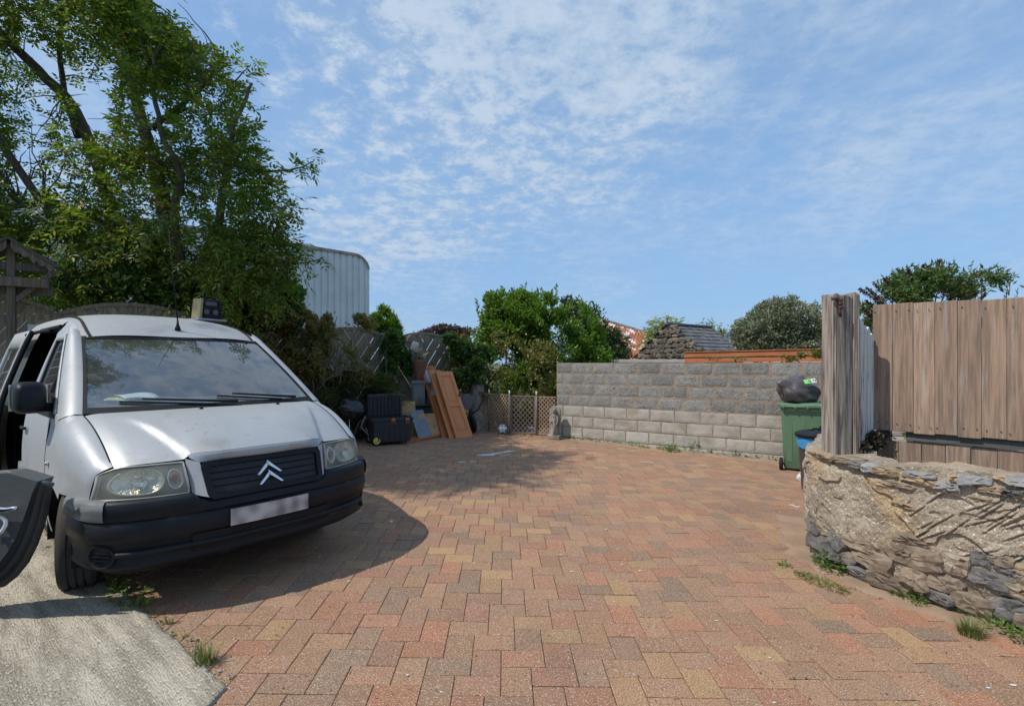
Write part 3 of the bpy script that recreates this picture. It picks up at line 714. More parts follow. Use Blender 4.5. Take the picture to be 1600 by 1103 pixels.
fan_panel(0, 'arched fan fence panel behind the barbecue, partly under reddish climber', 2.27, .72, FG)
fan_panel(1, 'rightmost arched fan fence panel, leaning stones and planks in front of it', 2.24, .72, FG)
fan_panel(-1, 'arched fan fence panel right behind the van roof, buried in climber', 2.36, .75, FG)
fan_panel(-2, 'arched fan fence panel left of the radio, rising behind the van roof edge', 2.46, .80, FG)
fan_panel(-3, 'leftmost arched fan fence panel beside the scalloped wooden shelter', 2.50, .80, FG)
for k, zt, lb in ((-2, 2.25, 'square fence post behind the van roof at left'), (-1, 2.2, 'square fence post hidden in leaves behind the van'), (0, 2.28, 'square fence post left of the arched panel behind the barbecue'), (1, 2.12, 'thin square fence post between the two right arched panels'), (2, 2.2, 'square fence post at the right end of the fan fence by the roses')): fence_post(k, zt, lb)

# ---- low folding trellis and gate across the back
M_trel = pm('tan_trellis', (.42,.30,.20), (.34,.24,.16), 8, .85, .2, 60)
M_tube = pm('white_post', (.68,.68,.66), (.55,.54,.52), 10, .5, .1, 60)
M_tubeb = pm('brown_post', (.25,.19,.15), (.2,.15,.12), 10, .7, .2, 60)
TP = [G(716, 664), G(764, 673.5), G(796, 678), G(838, 680), G(869, 682)]
def lattice(i, label, name, mat, h, cat, sp=.062, wst=.017, frame=False):
    a, b = TP[i], TP[i+1]; d = Vector((b.x-a.x, b.y-a.y)); L_ = d.length; t = thing(name, label, cat, (a.x, a.y, gz(a.x)), math.atan2(d.y, d.x), 'low trellis across the back opening')
    poly = [(.02, .04), (L_-.02, .04), (L_-.02, h), (.02, h)]; c = math.cos(R(48)); s = math.sin(R(48)); mb = MB()
    for sg, y0 in ((1, 0), (-1, .008)):
        ds = [sg*s*x+c*z for x, z in poly]; k = min(ds)
        while k < max(ds):
            pc = clip(poly, [(sg*s, c, k+wst), (-sg*s, -c, -k)])
            if len(pc) > 2: mb.prism(pc, lambda x, z, y: (x, y, z), y0, y0+.007)
            k += sp
    o = mb.build('lattice', mat, t); o['kind'] = 'stuff'
    MB().box((L_/2, .008, h), (L_-.02, .02, .022)).build('top_rail', mat, t); MB().box((L_/2, .008, .035), (L_-.02, .02, .022)).build('bottom_rail', mat, t)
    if frame:
        for x in (.03, L_-.03): MB().box((x, .008, h/2+.02), (.03, .025, h-.02)).build('stile', M_tubeb, t)
lattice(0, 'leftmost low trellis panel, half hidden behind the leaning doors', 'trellis_fence', M_trel, .83, 'trellis'); lattice(1, 'tan low trellis panel left of the gate, behind the football', 'trellis_fence', M_trel, .84, 'trellis')
lattice(2, 'low lattice gate with dark garden showing through', 'lattice_gate', pm('grey_lattice', (.26,.21,.17), (.2,.165,.135), 8, .7, .2, 60), .83, 'gate', .075, .013, True); lattice(3, 'tan low trellis panel between the gate and the stone figure', 'trellis_fence', M_trel, .83, 'trellis')
for i, lb in ((1, 'slim white stake second along the low trellis'), (2, 'slim white stake at left of the lattice gate'), (3, 'slim white stake at right of the lattice gate')):
    p = TP[i]; t = thing('trellis_stake', lb, 'stake', (p.x, p.y, gz(p.x)), 0, 'slim stakes holding the low trellis'); MB().tube([(0, -.025, 0), (0, -.025, .84)], .016, 8).build('shaft', M_tubeb, t, smooth=True); MB().tube([(0, -.025, .84), (0, -.025, .95)], .015, 8).build('bare_tip', M_tube, t, smooth=True)

# ================================================================ FAR BUILDINGS
M_corr = pm('white_corrugated', (.66,.68,.70), (.58,.60,.62), 1.2, .5, .05, 20, stain=(.42,.40,.36), stscale=.8, stlo=.6, sthi=.8, spec=.4)
M_trim = pm('rusty_trim', (.42,.36,.32), (.25,.17,.13), 3, .7, .3, 40)
def warehouse():
    e = at(577, 560, 24.0); d = Vector((-.70, -.714, 0)); L_ = 14.2; zt = 6.55
    t = thing('warehouse', 'big pale corrugated metal shed with rounded corner rising behind the tree', 'building', (e.x, e.y, 0), math.atan2(d.y, d.x))
    rad = .75; pitch = .30; rows = []
    def top(x):
        b = zt+.11*x*0
        return b-rad+math.sqrt(max(0, rad*rad-(rad-x)**2)) if x < rad else b
    xs = [];
    n = int(L_/pitch)
    for k in range(n):
        for f_, dp in ((0, 0), (.62, 0), (.70, .05), (.92, .05)): xs.append((k*pitch+f_*pitch, dp))
    mb = MB(); mb.grid([[(x, -dp, -.5) for x, dp in xs], [(x, -dp, top(max(x, .012))) for x, dp in xs]], flip=True)
    mb.build('corrugated_wall', M_corr, t)
    mb = MB(); pr_ = [(L_*(1-i/20) if i < 20 else 0, 0) for i in range(0)]
    px = [rad*(1-math.cos(R(a))) for a in range(0, 91, 10)]+[2, 5, 9, L_]
    rim = MB(); rows = []
    for dy, dz in ((.06, -.09), (.06, .02), (-6.0, .02)): rows.append([(x+ (0 if x > rad else -dz*(1-x/rad)*.8), dy, top(max(x, .012))+dz*(min(1, x/rad+.15))) for x in px])
    rim.grid(rows).build('roof_edge', M_trim, t)
    MB().box((.12, -6.0, 2.4), (.1, 11.7, 5.8)).build('return_wall', M_corr, t)
warehouse()
M_slate = pm('slate', (.10,.10,.105), (.15,.145,.14), 3, .75, .4, 40, val=.2, src='island')
M_rub = pm('rubble_stone', (.2,.17,.13), pal=[(.24,.19,.13), (.12,.11,.10), (.30,.23,.15), (.09,.085,.08), (.20,.16,.12), (.35,.29,.21), (.15,.13,.11)], c2=(.10,.085,.07), scale=6, val=.2, rough=.95, bump=.8, bscale=30)
M_rubm = pm('dark_mortar', (.10,.085,.07), (.07,.06,.05), 4, .95, .5, 40)
def stone_shed():
    Y = 19.0; a = at(1003, 562, Y); ap = at(1044, 508, Y); b = at(1077, 540, Y)
    t = thing('stone_shed', 'small rubble stone outbuilding with slate roof beyond the block wall', 'building', (ap.x, ap.y, 0))
    zr = ap.z; he = 1.75; w = 1.42; depth = 2.7; ax = Vector((.80, .60, 0)); cross = Vector((.60, -.80, 0))
    P = lambda c, z, d: tuple(cross*c+ax*d+Vector((0, 0, z)))
    mb = MB(); mb.prism([(-w, -.2), (w, -.2), (w, he), (0, zr-.06), (-w, he)], lambda c, z, d: P(c, z, d), .04, depth); mb.build('wall', M_rubm, t)
    lib = [flat_stone(100+i, 1, 1, 1).build('stone', M_rub, t, smooth=True, auto=24) for i in range(6)]; used = 0
    z = 1.2
    while z < zr-.05:
        hh = random.uniform(.12, .22); lim = w if z < he else w*(zr-z)/(zr-he); x = -lim+.02
        while x < lim:
            ww = random.uniform(.13, .34)
            if used < 6: o = lib[used]
            else: o = inst(lib[random.randrange(6)], 'stone', t)
            used += 1; o.location = P(min(x+ww/2, lim), z+hh/2+random.uniform(-.03, .03), .02); o.scale = (ww*1.05, .16, hh*1.08); o.rotation_euler = (0, random.uniform(-.2, .2), math.atan2(cross.y, cross.x)); x += ww
        z += hh
    for sg in (1, -1):
        mb = MB(); n = 9; m = 14
        for i in range(n):
            for j in range(m):
                c0, c1 = i/n, (i+1.35)/n; d0 = -.12+(depth+.2)*(j+(.5 if i % 2 else 0))/m; d1 = d0+(depth+.2)/m-.012
                def rp(c, d, up): return P(sg*(w+.12)*c, zr+.03-(zr-he)*c*1.02+up, d)
                lift = .03+random.uniform(0, .02); mb.add([rp(c0, d0, 0), rp(c0, d1, 0), rp(c1, d1, lift), rp(c1, d0, lift), rp(c1, d0, lift-.02), rp(c1, d1, lift-.02)], [(0,1,2,3), (3,2,5,4)])
        o = mb.build('slate_roof', M_slate, t); o['kind'] = 'stuff'
    mb = MB(); mb.bar(P(0, zr+.05, -.14), P(0, zr+.05, depth+.1), .18, .07); mb.build('ridge', M_slate, t)
stone_shed()
def rust_roof():
    M_rust = pm('rusty_tin', (.36,.12,.05), (.27,.085,.04), 2, .8, .2, 30, stain=(.62,.61,.60), stscale=1.0, stlo=.52, sthi=.57, stretch=(2.2, .35, 2.2))
    Y = 38; t = thing('rusty_roofed_barn', 'old barn with rust streaked corrugated tin roof beyond the trees', 'building', (at(980, 560, Y).x, Y, 0))
    a = at(940, 500, Y)-Vector((at(980, 560, Y).x, Y, 0)); b = at(1022, 524, Y)-Vector((at(980, 560, Y).x, Y, 0)); 
    a2 = at(925, 545, Y-5)-Vector((at(980, 560, Y).x, Y, 0)); b2 = at(1008, 566, Y-5)-Vector((at(980, 560, Y).x, Y, 0))
    n = 60; mb = MB(); rows = []
    for k in range(9):
        s = k/8; rows.append([tuple((a.lerp(b, j/n)).lerp(a2.lerp(b2, j/n), s)+Vector((0, 0, .06*math.sin(j*2.1)))) for j in range(n+1)])
    mb.grid(rows, flip=True).build('tin_roof', M_rust, t, smooth=True)
    rows = [[tuple(p+Vector((0, .25, 0))) for p in (a, b)], [(a.x, a.y+.2, -.5), (b.x, b.y+.2, -.5)]]; MB().grid(rows).build('back_wall', M_trim, t)
    mb = MB(); mb.grid([[tuple(a2+Vector((.1, .15, -.1))), tuple(b2+Vector((-.1, .15, -.1)))], [(a2.x+.1, a2.y+.15, -.5), (b2.x-.1, b2.y+.15, -.5)]], flip=True); mb.build('front_wall', pm('pale_green_render', (.42,.50,.44), (.36,.43,.38), 2, .9, .2, 20), t)
    mb = MB(); mb.bar(a+Vector((0, 0, .05)), b+Vector((0, 0, .05)), .25, .15); mb.build('ridge', M_trim, t)
rust_roof()
def white_house():
    Y = 45; o = Vector((at(1133, 560, Y).x, Y, 0)); t = thing('white_house', 'far white house with blue painted gable edge between shed and grey tree', 'building', o)
    A_ = at(1122, 545, Y)-o; ap = at(1141, 520, Y)-o; w = 2.2; M_w = pm('white_render', (.75,.75,.74), (.68,.68,.67), 2, .9, .1, 20); M_blue = pm('blue_bargeboard', (.08,.16,.42), (.07,.14,.36), 3, .6, .1, 20)
    mb = MB(); mb.prism([(-1.6, -.5), (1.9, -.5), (1.9, ap.z-1.9), (ap.x, ap.z-.1), (-1.6, ap.z-1.95)], lambda x, z, y: (x, y, z), 0, 5); mb.build('wall', M_w, t)
    for sg, xe in ((-1, -1.85), (1, 2.15)):
        mb = MB(); mb.bar((ap.x, -.1, ap.z), (xe, -.1, ap.z-2.1), .12, .22, (0, -1, 0)); mb.build('bargeboard', M_blue, t)
        mb = MB(); mb.grid([[(ap.x, -.15, ap.z+.1), (ap.x, 5.1, ap.z+.1)], [(xe, -.15, ap.z-2.0), (xe, 5.1, ap.z-2.0)]], flip=sg > 0); mb.build('roof', M_slate, t, solid=.08)
white_house()
def orange_fence():
    a = at(1070, 551, 11.4); b = at(1330, 544.5, 9.2); d = Vector((b.x-a.x, b.y-a.y, b.z-a.z)); L_ = Vector((d.x, d.y)).length
    t = thing('orange_fence', 'orange stained horizontal board fence showing just above the block wall', 'fence', (a.x, a.y, 0), math.atan2(d.y, d.x))
    sl = (b.z-a.z)/L_; tilt = Matrix.Rotation(-math.atan(sl), 3, 'Y')
    for k, (dz, h, y) in enumerate(((-.055, .105, -.02), (-.17, .11, .0), (-.29, .11, .0), (-.41, .11, .0), (-.53, .11, 0))):
        MB().box((L_/2, y, a.z+sl*L_/2+dz), (L_, .025, h), tilt).build('board', M_orange, t, bevel=.004)
    MB().box((L_/2, -.015, a.z+sl*L_/2+.006), (L_, .07, .018), tilt).build('capping', M_orange, t)
    for x in (.1, 1.5, 2.8): MB().box((x, .05, .7+sl*x), (.08, .08, 1.75)).build('post', M_orange, t)
orange_fence()
def flat_roof():
    p = at(1015, 563, 14.0); t = thing('flat_roofed_shed', 'low shed with pale flat roof edge just above the block wall', 'building', (p.x, p.y, 0), R(-8))
    MB().box((.1, 1.0, .7), (1.9, 1.9, 1.7)).build('wall', M_bl, t); M_felt = pm('pale_felt', (.52,.48,.42), (.44,.40,.35), 3, .9, .2, 40)
    MB().box((.1, 1.0, 1.60), (2.1, 2.1, .09)).build('roof', M_felt, t, bevel=.01); MB().box((-.95, .6, 1.555), (.5, .9, .05)).build('lower_roof', M_felt, t)
flat_roof()

# ================================================================ TREES AND SHRUBS
M_bark = pm('bark', (.13,.105,.08), (.075,.06,.048), 6, .95, .9, 25, stain=(.16,.16,.10), stscale=3, stlo=.55, sthi=.7, stretch=(3, 3, .8))
M_twig = pm('twig', (.20,.155,.115), (.13,.10,.075), 8, .9, .4, 40)
L_ash = leafmat('ash_leaf', [(.07,.125,.02), (.10,.165,.025), (.13,.205,.033), (.08,.14,.024), (.19,.235,.04), (.26,.22,.04)], .5)
L_ivy = leafmat('ivy_leaf', [(.035,.085,.02), (.06,.125,.028), (.085,.165,.034), (.13,.20,.04)], .35)
L_bright = leafmat('bright_leaf', [(.075,.145,.02), (.115,.205,.028), (.15,.25,.034), (.085,.16,.025)], .42, .35)
L_dark = leafmat('dark_leaf', [(.022,.045,.014), (.035,.062,.018), (.05,.08,.024)], .25)
L_rust = leafmat('rusty_leaf', [(.22,.13,.045), (.23,.18,.06), (.14,.18,.05), (.18,.19,.065), (.29,.15,.045), (.11,.16,.045), (.15,.20,.05)], .4)
L_rose = leafmat('rose_leaf', [(.11,.14,.03), (.15,.18,.04), (.19,.125,.035), (.09,.13,.03), (.14,.19,.04), (.24,.11,.035)], .35)
L_yew = leafmat('juniper_leaf', [(.05,.08,.025), (.075,.105,.03), (.11,.135,.04), (.16,.13,.04)], .25)
L_grey = leafmat('grey_green_leaf', [(.15,.175,.095), (.21,.23,.135), (.26,.27,.17), (.12,.145,.075), (.32,.32,.22)], .25)
L_purple = leafmat('purple_leaf', [(.075,.04,.038), (.10,.055,.045), (.055,.035,.035)], .2)
L_bamboo = leafmat('bamboo_leaf', [(.22,.26,.04), (.29,.31,.06), (.16,.21,.04)], .4)
L_bud = leafmat('buddleia_leaf', [(.06,.11,.03), (.09,.15,.04), (.13,.17,.055)], .35)
L_weed = leafmat('weed_leaf', [(.07,.15,.02), (.11,.21,.03), (.16,.23,.05), (.06,.12,.02)], .35)
L_grass = leafmat('grass_blade', [(.08,.15,.03), (.13,.20,.05), (.22,.22,.08), (.30,.26,.12)], .3)
L_dead = leafmat('dead_flower', [(.10,.045,.03), (.14,.06,.04), (.07,.035,.03)], .1)
L_bloom = leafmat('cream_bloom', [(.75,.62,.42), (.80,.70,.55), (.78,.55,.45)], .2)
L_lilac = leafmat('lilac_bloom', [(.30,.16,.40), (.38,.22,.48)], .2)

def big_tree():
    root = Vector((-5.75, 9.1, .62)); t = thing('ash_tree', 'large leafy tree with several leaning trunks overhanging the van', 'tree', root)
    def W(px, py, Y): return at(px, py, Y)
    lobes = []
    for px, py, r, Y, wt in [(110,-70,185,8.6,1), (250,55,92,8.4,1), (225,-40,110,9.2,1), (308,140,88,8.2,1), (345,225,72,8.1,1), (245,235,105,8.6,1.1), (110,215,95,9.4,.45), (20,330,95,8.3,1), (150,375,115,8.9,1.1), (275,365,110,8.6,1.1), (380,330,72,8.0,1), (432,340,38,7.8,1), (350,425,78,8.3,1), (420,440,58,8.2,1), (-10,170,95,8.2,.8), (0,40,95,8.6,1), (200,440,90,9.0,1), (235,0,70,8.5,1), (200,90,80,8.7,1), (285,80,60,8.3,1), (-120,250,150,8.5,1), (-110,60,150,8.5,1), (395,210,30,8.0,.8), (400,265,32,8.0,.8), (430,395,45,8.0,.9), (60,440,60,9.1,.9)]:
        c = W(px, py, Y); k = Y/FPX; lobes.append((c.x, c.y, c.z, r*k, min(1.5, r*k*1.25), r*k*.92, wt))
    lobes += [(-7.1, 4.6, 9.0, 1.3, 1.4, .8, 1.4), (-6.5, 5.8, 9.1, 1.3, 1.1, .7, 1.4), (-7.7, 5.9, 9.0, 1.3, 1.2, .8, 1.4), (-8.1, 4.6, 8.9, 1.0, 1.2, .7, 1.3), (-6.2, 4.4, 9.1, .7, .7, .5, 1)]   # boughs above the frame that shade the yard
    # limbs
    mb = MB(); ends = []
    def limb(px0, py0, Y0, pts, r0, r1):
        P = [W(px0, py0, Y0)]+[W(*p) for p in pts]; k = len(P)*4; out = []
        for i in range(k+1):
            s = i/k*(len(P)-1); j = min(int(s), len(P)-2); f = s-j; a, b = P[j], P[j+1]; p0, p3 = P[max(j-1, 0)], P[min(j+2, len(P)-1)]
            q = (a*2+(b-p0)*f+(p0*2-a*5+b*4-p3)*f*f+(a*3-p0-b*3+p3)*f**3)*.5; out.append(q+Vector((random.uniform(-1, 1), random.uniform(-1, 1), 0))*.02)
        mb.tube(out, [lerp(r0, r1, i/k) for i in range(k+1)], 9); ends.extend(out[len(out)//3:])
    limb(250, 520, 9.1, [(258, 430, 9.1), (262, 350, 8.7), (240, 250, 8.5), (200, 100, 8.6), (190, -40, 8.8)], .17, .05)
    limb(300, 520, 8.8, [(285, 430, 8.6), (272, 330, 8.3), (283, 270, 8.1), (255, 215, 8.0), (235, 130, 8.0)], .085, .03)
    limb(230, 500, 9.3, [(205, 390, 9.2), (150, 345, 9.0), (70, 320, 8.7), (-20, 330, 8.5)], .10, .04)
    limb(215, 450, 9.2, [(130, 200, 9.3), (60, 110, 9.0), (0, 50, 8.8), (-60, -30, 8.6)], .11, .05)
    limb(120, 215, 9.3, [(95, 100, 9.2), (100, -20, 9.0)], .055, .03)
    limb(280, 480, 9.0, [(330, 380, 8.6), (350, 290, 8.3), (365, 200, 8.1), (395, 130, 8.0)], .09, .02)
    limb(320, 500, 8.7, [(360, 430, 8.4), (410, 390, 8.1), (440, 340, 7.9)], .07, .02)
    limb(160, 400, 9.2, [(100, 370, 8.9), (30, 365, 8.6), (-40, 400, 8.4)], .07, .03)
    limb(330, 250, 8.2, [(380, 262, 8.0), (430, 268, 7.9), (470, 262, 7.8), (492, 250, 7.8)], .022, .006)
    limb(240, 200, 8.6, [(300, 150, 8.3), (350, 100, 8.1)], .05, .012)
    limb(400, 400, 8.2, [(450, 412, 8.0), (490, 408, 7.9), (505, 402, 7.9)], .016, .005)
    limb(350, 230, 8.1, [(385, 210, 8.0), (415, 195, 8.0)], .02, .005); limb(345, 150, 8.1, [(375, 118, 8.0), (392, 100, 8.0)], .016, .004)
    bough = [Vector(p) for p in ((-6.0, 9.3, 2.2), (-7.6, 8.7, 3.7), (-8.4, 7.4, 6.2), (-7.8, 5.8, 8.4), (-7.0, 4.7, 9.1))]; mb.tube(bough, [.10, .065, .05, .04, .03], 9); bb = [bough[3]]
    for q in ((-6.5, 5.8, 9.1), (-7.7, 5.9, 9.0), (-6.2, 4.4, 9.1), (-8.1, 4.6, 8.9)): pth = branch_path(bough[3], q, 6); mb.tube(pth, [.05, .045, .04, .035, .03, .025, .02], 7); bb += pth[2:]
    ends.extend(bough[2:]+bb)
    # branchlets to clump centres
    cc = lobe_points(lobes, 680, clump=.8, shell=.5, cut=.2); E_ = np.array([tuple(e) for e in ends])
    tw = MB()
    for c in cc:
        d = np.linalg.norm(E_-c, axis=1)+np.maximum(0, E_[:, 2]-c[2])*.8; j = int(d.argmin()); a = Vector(E_[j]); b = Vector(c)
        if (b-a).length > (3.2 if b.z < 5.6 else 1.6 if b.z > 8 else 1.1): continue
        pth = branch_path(a, b, 5, .06, .05); r = .008+.007*(b-a).length; tw.tube(pth, [r*(1-.15*i) for i in range(6)], 5, False)
    mb.v = [tuple(Vector(p)-root) for p in mb.v]; mb.build('trunk', M_bark, t, smooth=True)
    tw.v = [tuple(Vector(p)-root) for p in tw.v]; o = tw.build('branch', M_twig, t, smooth=True); o['kind'] = 'stuff'
    # leaf sprays gathered round the clump centres
    n = 13500; idx = np.random.randint(0, len(cc), n); P = cc[idx]+np.random.normal(size=(n, 3))*np.array([.24, .26, .2])
    ext = lobe_points(lobes, 7000, clump=.6, shell=.6, cut=.3); P = np.concatenate([P, ext])
    tipc = np.array([tuple(W(*q)) for q in [(488,250,7.8), (478,258,7.8), (465,255,7.8), (452,262,7.85), (440,268,7.9), (500,402,7.9), (470,408,7.9), (392,100,8.0), (380,115,8.0), (470,385,8), (445,380,8), (460,320,7.9), (350,100,8.1)]])
    P = np.concatenate([P, np.repeat(tipc, 5, 0)+np.random.normal(size=(len(tipc)*5, 3))*.05])
    px = 800+FPX*P[:, 0]/P[:, 1]; py = HY-FPX*(P[:, 2]-H)/P[:, 1]
    # thinner where the sky shows through the crown
    hole = fbm(px/34, py/34, 3, 77); thin = np.exp(-(((px-90)/75)**2+((py-130)/95)**2)); thin2 = np.exp(-(((px-205)/40)**2+((py-170)/55)**2))
    kp = hole > -.40+thin*.62+thin2*.45+(np.random.rand(len(P))-.5)*.12; P = P[kp]; px = px[kp]; py = py[kp]
    edge = np.interp(py, [0, 60, 100, 130, 200, 260, 285, 330, 390, 440, 480, 520], [222, 308, 358, 384, 412, 424, 448, 472, 462, 468, 462, 440])
    far_ = np.min(np.linalg.norm(P[:, None, :]-tipc[None], axis=2), axis=1) > .25
    P = P[((py < -40) | (~far_) | (px < edge-17+np.random.normal(size=len(P))*10))]
    P = P[~((P[:, 1] < 6.7) & (P[:, 2] < 2.6))]
    cen = np.array([-6.3, 8.8, 4.2]); D = P-cen; D /= np.linalg.norm(D, axis=1)[:, None]; D = D*.6+rand_unit(len(P))*.7+np.array([0, 0, -.1])
    P2, D2, N2 = sprays(P, D, 3, .20, .1, .3); sz = .105*(.65+.6*np.random.rand(len(P2)))
    leaf_object('crown', P2-np.array(root), D2, N2, sz, .38, L_ash, t)['kind'] = 'stuff'
big_tree()

def ivy(name, label, lobes, n, size=.075, mat=None, root=None):
    return bush(name, label, 'ivy', lobes, n, size, .85, mat or L_ivy, M_twig, root, clump=.35, cut=.25, nstem=6, out=.35, up=.1, stem_r=.012)
def LB(px, py, Y, rx, ry, rz, w=1): c = at(px, py, Y); k = Y/FPX; return (c.x, c.y, c.z, rx*k, ry, rz*k, w)
ivy('ivy_mound', 'dark ivy mound heaped on the fence under the tree behind the van', [LB(180,445,8.3,60,.4,35), LB(260,460,8.6,75,.45,42), LB(350,470,9.0,60,.4,48), LB(420,475,9.3,60,.45,45), LB(130,440,8.0,40,.35,22), LB(300,495,8.9,110,.35,25)], 16000, .085, None, (-4.9, 9.2, .65))
ivy('ivy_patch', 'bright ivy clump on the fence between the two right arched panels', [LB(615,540,11.0,20,.3,26), LB(635,565,11.3,16,.3,22), LB(612,570,11.0,14,.25,22)], 3600, .08, None, (-2.6, 11.3, .65))
ivy('ivy_climber', 'ivy trailing over the right end of the fan fence beside the roses', [LB(722,548,11.9,22,.3,20), LB(705,530,11.7,14,.25,12), LB(722,590,11.7,15,.25,16), LB(742,575,11.6,18,.25,22), LB(700,590,11.6,10,.2,14), LB(755,555,11.9,16,.25,18)], 4200, .08, None, (-1.2, 11.9, .62))
bush('rusty_climber', 'reddish brown half dead climber sprawling over the fence right of the van roof', 'climber', [LB(540,500,9.9,42,.35,15), LB(500,520,9.6,28,.3,24), LB(430,520,9.2,48,.35,28), LB(470,560,9.3,40,.35,38), LB(575,512,10.2,16,.25,16), LB(530,560,9.8,30,.22,30,.5), LB(400,500,9.0,40,.35,18), LB(450,500,9.2,46,.35,26), LB(400,545,8.9,46,.3,34), LB(505,560,9.6,40,.2,34,.8), LB(590,560,10.3,22,.2,24,.8), LB(560,590,9.9,26,.25,16)], 17000, .065, .5, L_rust, M_twig, (-3.6, 9.85, .65), clump=.3, cut=.52, nstem=16, out=.4, stem_r=.018)
# bare tangled stems in front of that climber
def stems():
    t = thing('dry_bramble', 'tangle of dry bare stems hanging in front of the arched fence panel', 'bramble', (-3.4, 9.7, .65)); mb = MB(); r0 = Vector((-3.4, 9.7, .65))
    for px, py, Y, ex, ey in [(480,640,9.2,520,540), (490,620,9.3,470,530), (500,600,9.3,560,560), (470,610,9.2,430,540), (510,590,9.4,590,575), (440,590,9.0,500,535), (530,600,9.5,535,515), (460,580,9.2,520,590), (560,600,9.8,600,520), (480,560,9.2,540,575), (420,560,9.0,470,520), (600,640,10.2,604,540), (520,630,9.5,480,560), (450,600,9.1,400,530)]:
        mb.tube([p-r0 for p in branch_path(at(px, py, Y), at(ex, ey, Y+random.uniform(-.1, .3)), 7, random.uniform(-.1, .2), .09)], [.013-.0013*i for i in range(8)], 5)
    mb.build('stem', M_twig, t, smooth=True)['kind'] = 'stuff'
stems()
def juniper():
    root = Vector((-3.15, 9.75, .1)); lobes = [LB(555,615,10.15,70,.4,36), LB(500,640,9.6,55,.5,42), LB(592,635,10.5,26,.3,44), LB(602,660,10.5,12,.25,30), LB(470,660,9.3,40,.45,45), LB(525,660,10.1,55,.4,30), LB(596,606,10.5,22,.3,18)]
    t = thing('juniper_bush', 'dark feathery evergreen bush bulging over the wall behind barbecue and tool chest', 'bush', root)
    P = lobe_points(lobes, 13000, clump=.35, cut=.28, shell=.75); cen = np.array([-3.1, 10.1, .9]); D = P-cen; D /= np.linalg.norm(D, axis=1)[:, None]; D = D*.8+rand_unit(len(P))*.5+np.array([0, -.1, .15])
    P2, D2, N2 = sprays(P, D, 4, .17, .05, .4); leaf_object('foliage', P2-np.array(root), D2, N2, .062*(.6+.8*np.random.rand(len(P2))), .22, L_yew, t)
    mb = MB(); 
    for k in range(6): mb.tube(branch_path((0, 0, 0), Vector(lobes[k][:3])-root, 6), [.03*(1-.13*i) for i in range(7)], 6)
    mb.build('stem', M_twig, t, smooth=True)
juniper()
bush('rose_bush', 'sprawling rose bush with reddish leaves and pale blooms above the low trellis', 'bush', [LB(780,560,12.3,62,.6,40), LB(830,585,12.2,40,.6,40), LB(740,545,12.4,38,.5,26), LB(790,605,12.0,50,.5,32), LB(850,560,12.6,30,.5,36), LB(760,590,12.1,34,.5,34), LB(800,645,12.9,80,.4,34), LB(850,635,12.8,30,.4,30), LB(738,585,12.5,24,.4,44), LB(725,555,12.5,18,.4,30), LB(768,548,12.5,34,.4,26), LB(745,570,12.5,30,.4,26), LB(785,575,12.5,40,.4,30)], 26000, .08, .5, L_rose, M_twig, (.0, 12.6, .0), clump=.4, cut=.30, nstem=9, out=.5, stem_r=.018)
def blooms():
    t = thing('rose_bloom_cluster', 'scattered pale cream rose blooms over the reddish rose bush', 'flowers', (.1, 12, 1.2)); r0 = np.array([.1, 12, 1.2])
    P = []; rs = np.random.RandomState(3)
    for px, py in [(752,549), (808,551), (825,556), (838,577), (812,545), (860,581), (775,535), (846,566), (790,540), (830,600), (768,560), (822,522), (757,537)]:
        c = np.array(at(px, py, 11.65+rs.rand()*.1)); P += [c]*14
    P = np.array(P); D = rand_unit(len(P)); leaf_object('petal', P-r0, D, rand_unit(len(P)), .024, .9, L_bloom, t)['kind'] = 'stuff'
blooms()
bush('laurel_shrub', 'tall bright green glossy shrub standing behind the rose bush', 'shrub', [LB(835,520,14.5,62,1.0,52), LB(790,505,14.2,42,.8,40), LB(880,530,14.6,52,1.0,55), LB(815,480,14.6,38,.7,26), LB(915,560,14.3,40,.8,48), LB(862,480,14.7,26,.6,24), LB(775,480,14.2,22,.5,26), LB(850,590,14.2,80,.9,40), LB(770,525,14.2,28,.7,42), LB(850,500,14.4,60,.9,44), LB(910,520,14.5,36,.8,40)], 42000, .12, .45, L_bright, M_bark, (.6, 14.6, 0), clump=.55, cut=.28, nstem=9, out=.5, up=.55, stem_r=.04)
def laurel_tips():
    t = thing('laurel_shoot', 'upright young shoots sticking out above the bright green shrub', 'shoots', (.3, 14.5, 2.6)); r0 = np.array([.3, 14.5, 2.6]); P = []; D = []; mb = MB()
    for px, py, h in [(748,470,22), (765,462,20), (785,455,24), (800,452,20), (822,445,26), (842,452,22), (870,448,26), (893,462,18), (755,490,16), (905,475,16), (812,455,18), (858,458,18), (778,470,20)]:
        a = at(px, py+h, 14.4); b = at(px+random.uniform(-4, 4), py, 14.4); mb.tube([a-Vector(r0), b-Vector(r0)], [.012, .004], 5)
        for k in range(16): P.append(tuple(a.lerp(b, k/15))); D.append((random.uniform(-1, 1), random.uniform(-1, 1), 1.0))
    leaf_object('foliage', np.array(P)-r0, np.array(D), rand_unit(len(P)), .12, .42, L_bright, t)['kind'] = 'stuff'; mb.build('stem', M_twig, t)['kind'] = 'stuff'
laurel_tips()
bush('dark_evergreen', 'dark green evergreen tree to the right behind the bright shrub', 'tree', [LB(915,510,17,36,1.0,36), LB(945,540,17,38,1.0,34), LB(960,555,16.5,26,.8,20), LB(890,490,17.2,30,.9,26), LB(930,570,16.6,50,.9,26), LB(890,550,17,40,.9,40)], 24000, .10, .45, L_dark, M_bark, (2.6, 17.2, 0), clump=.5, cut=.26, nstem=6, stem_r=.06)
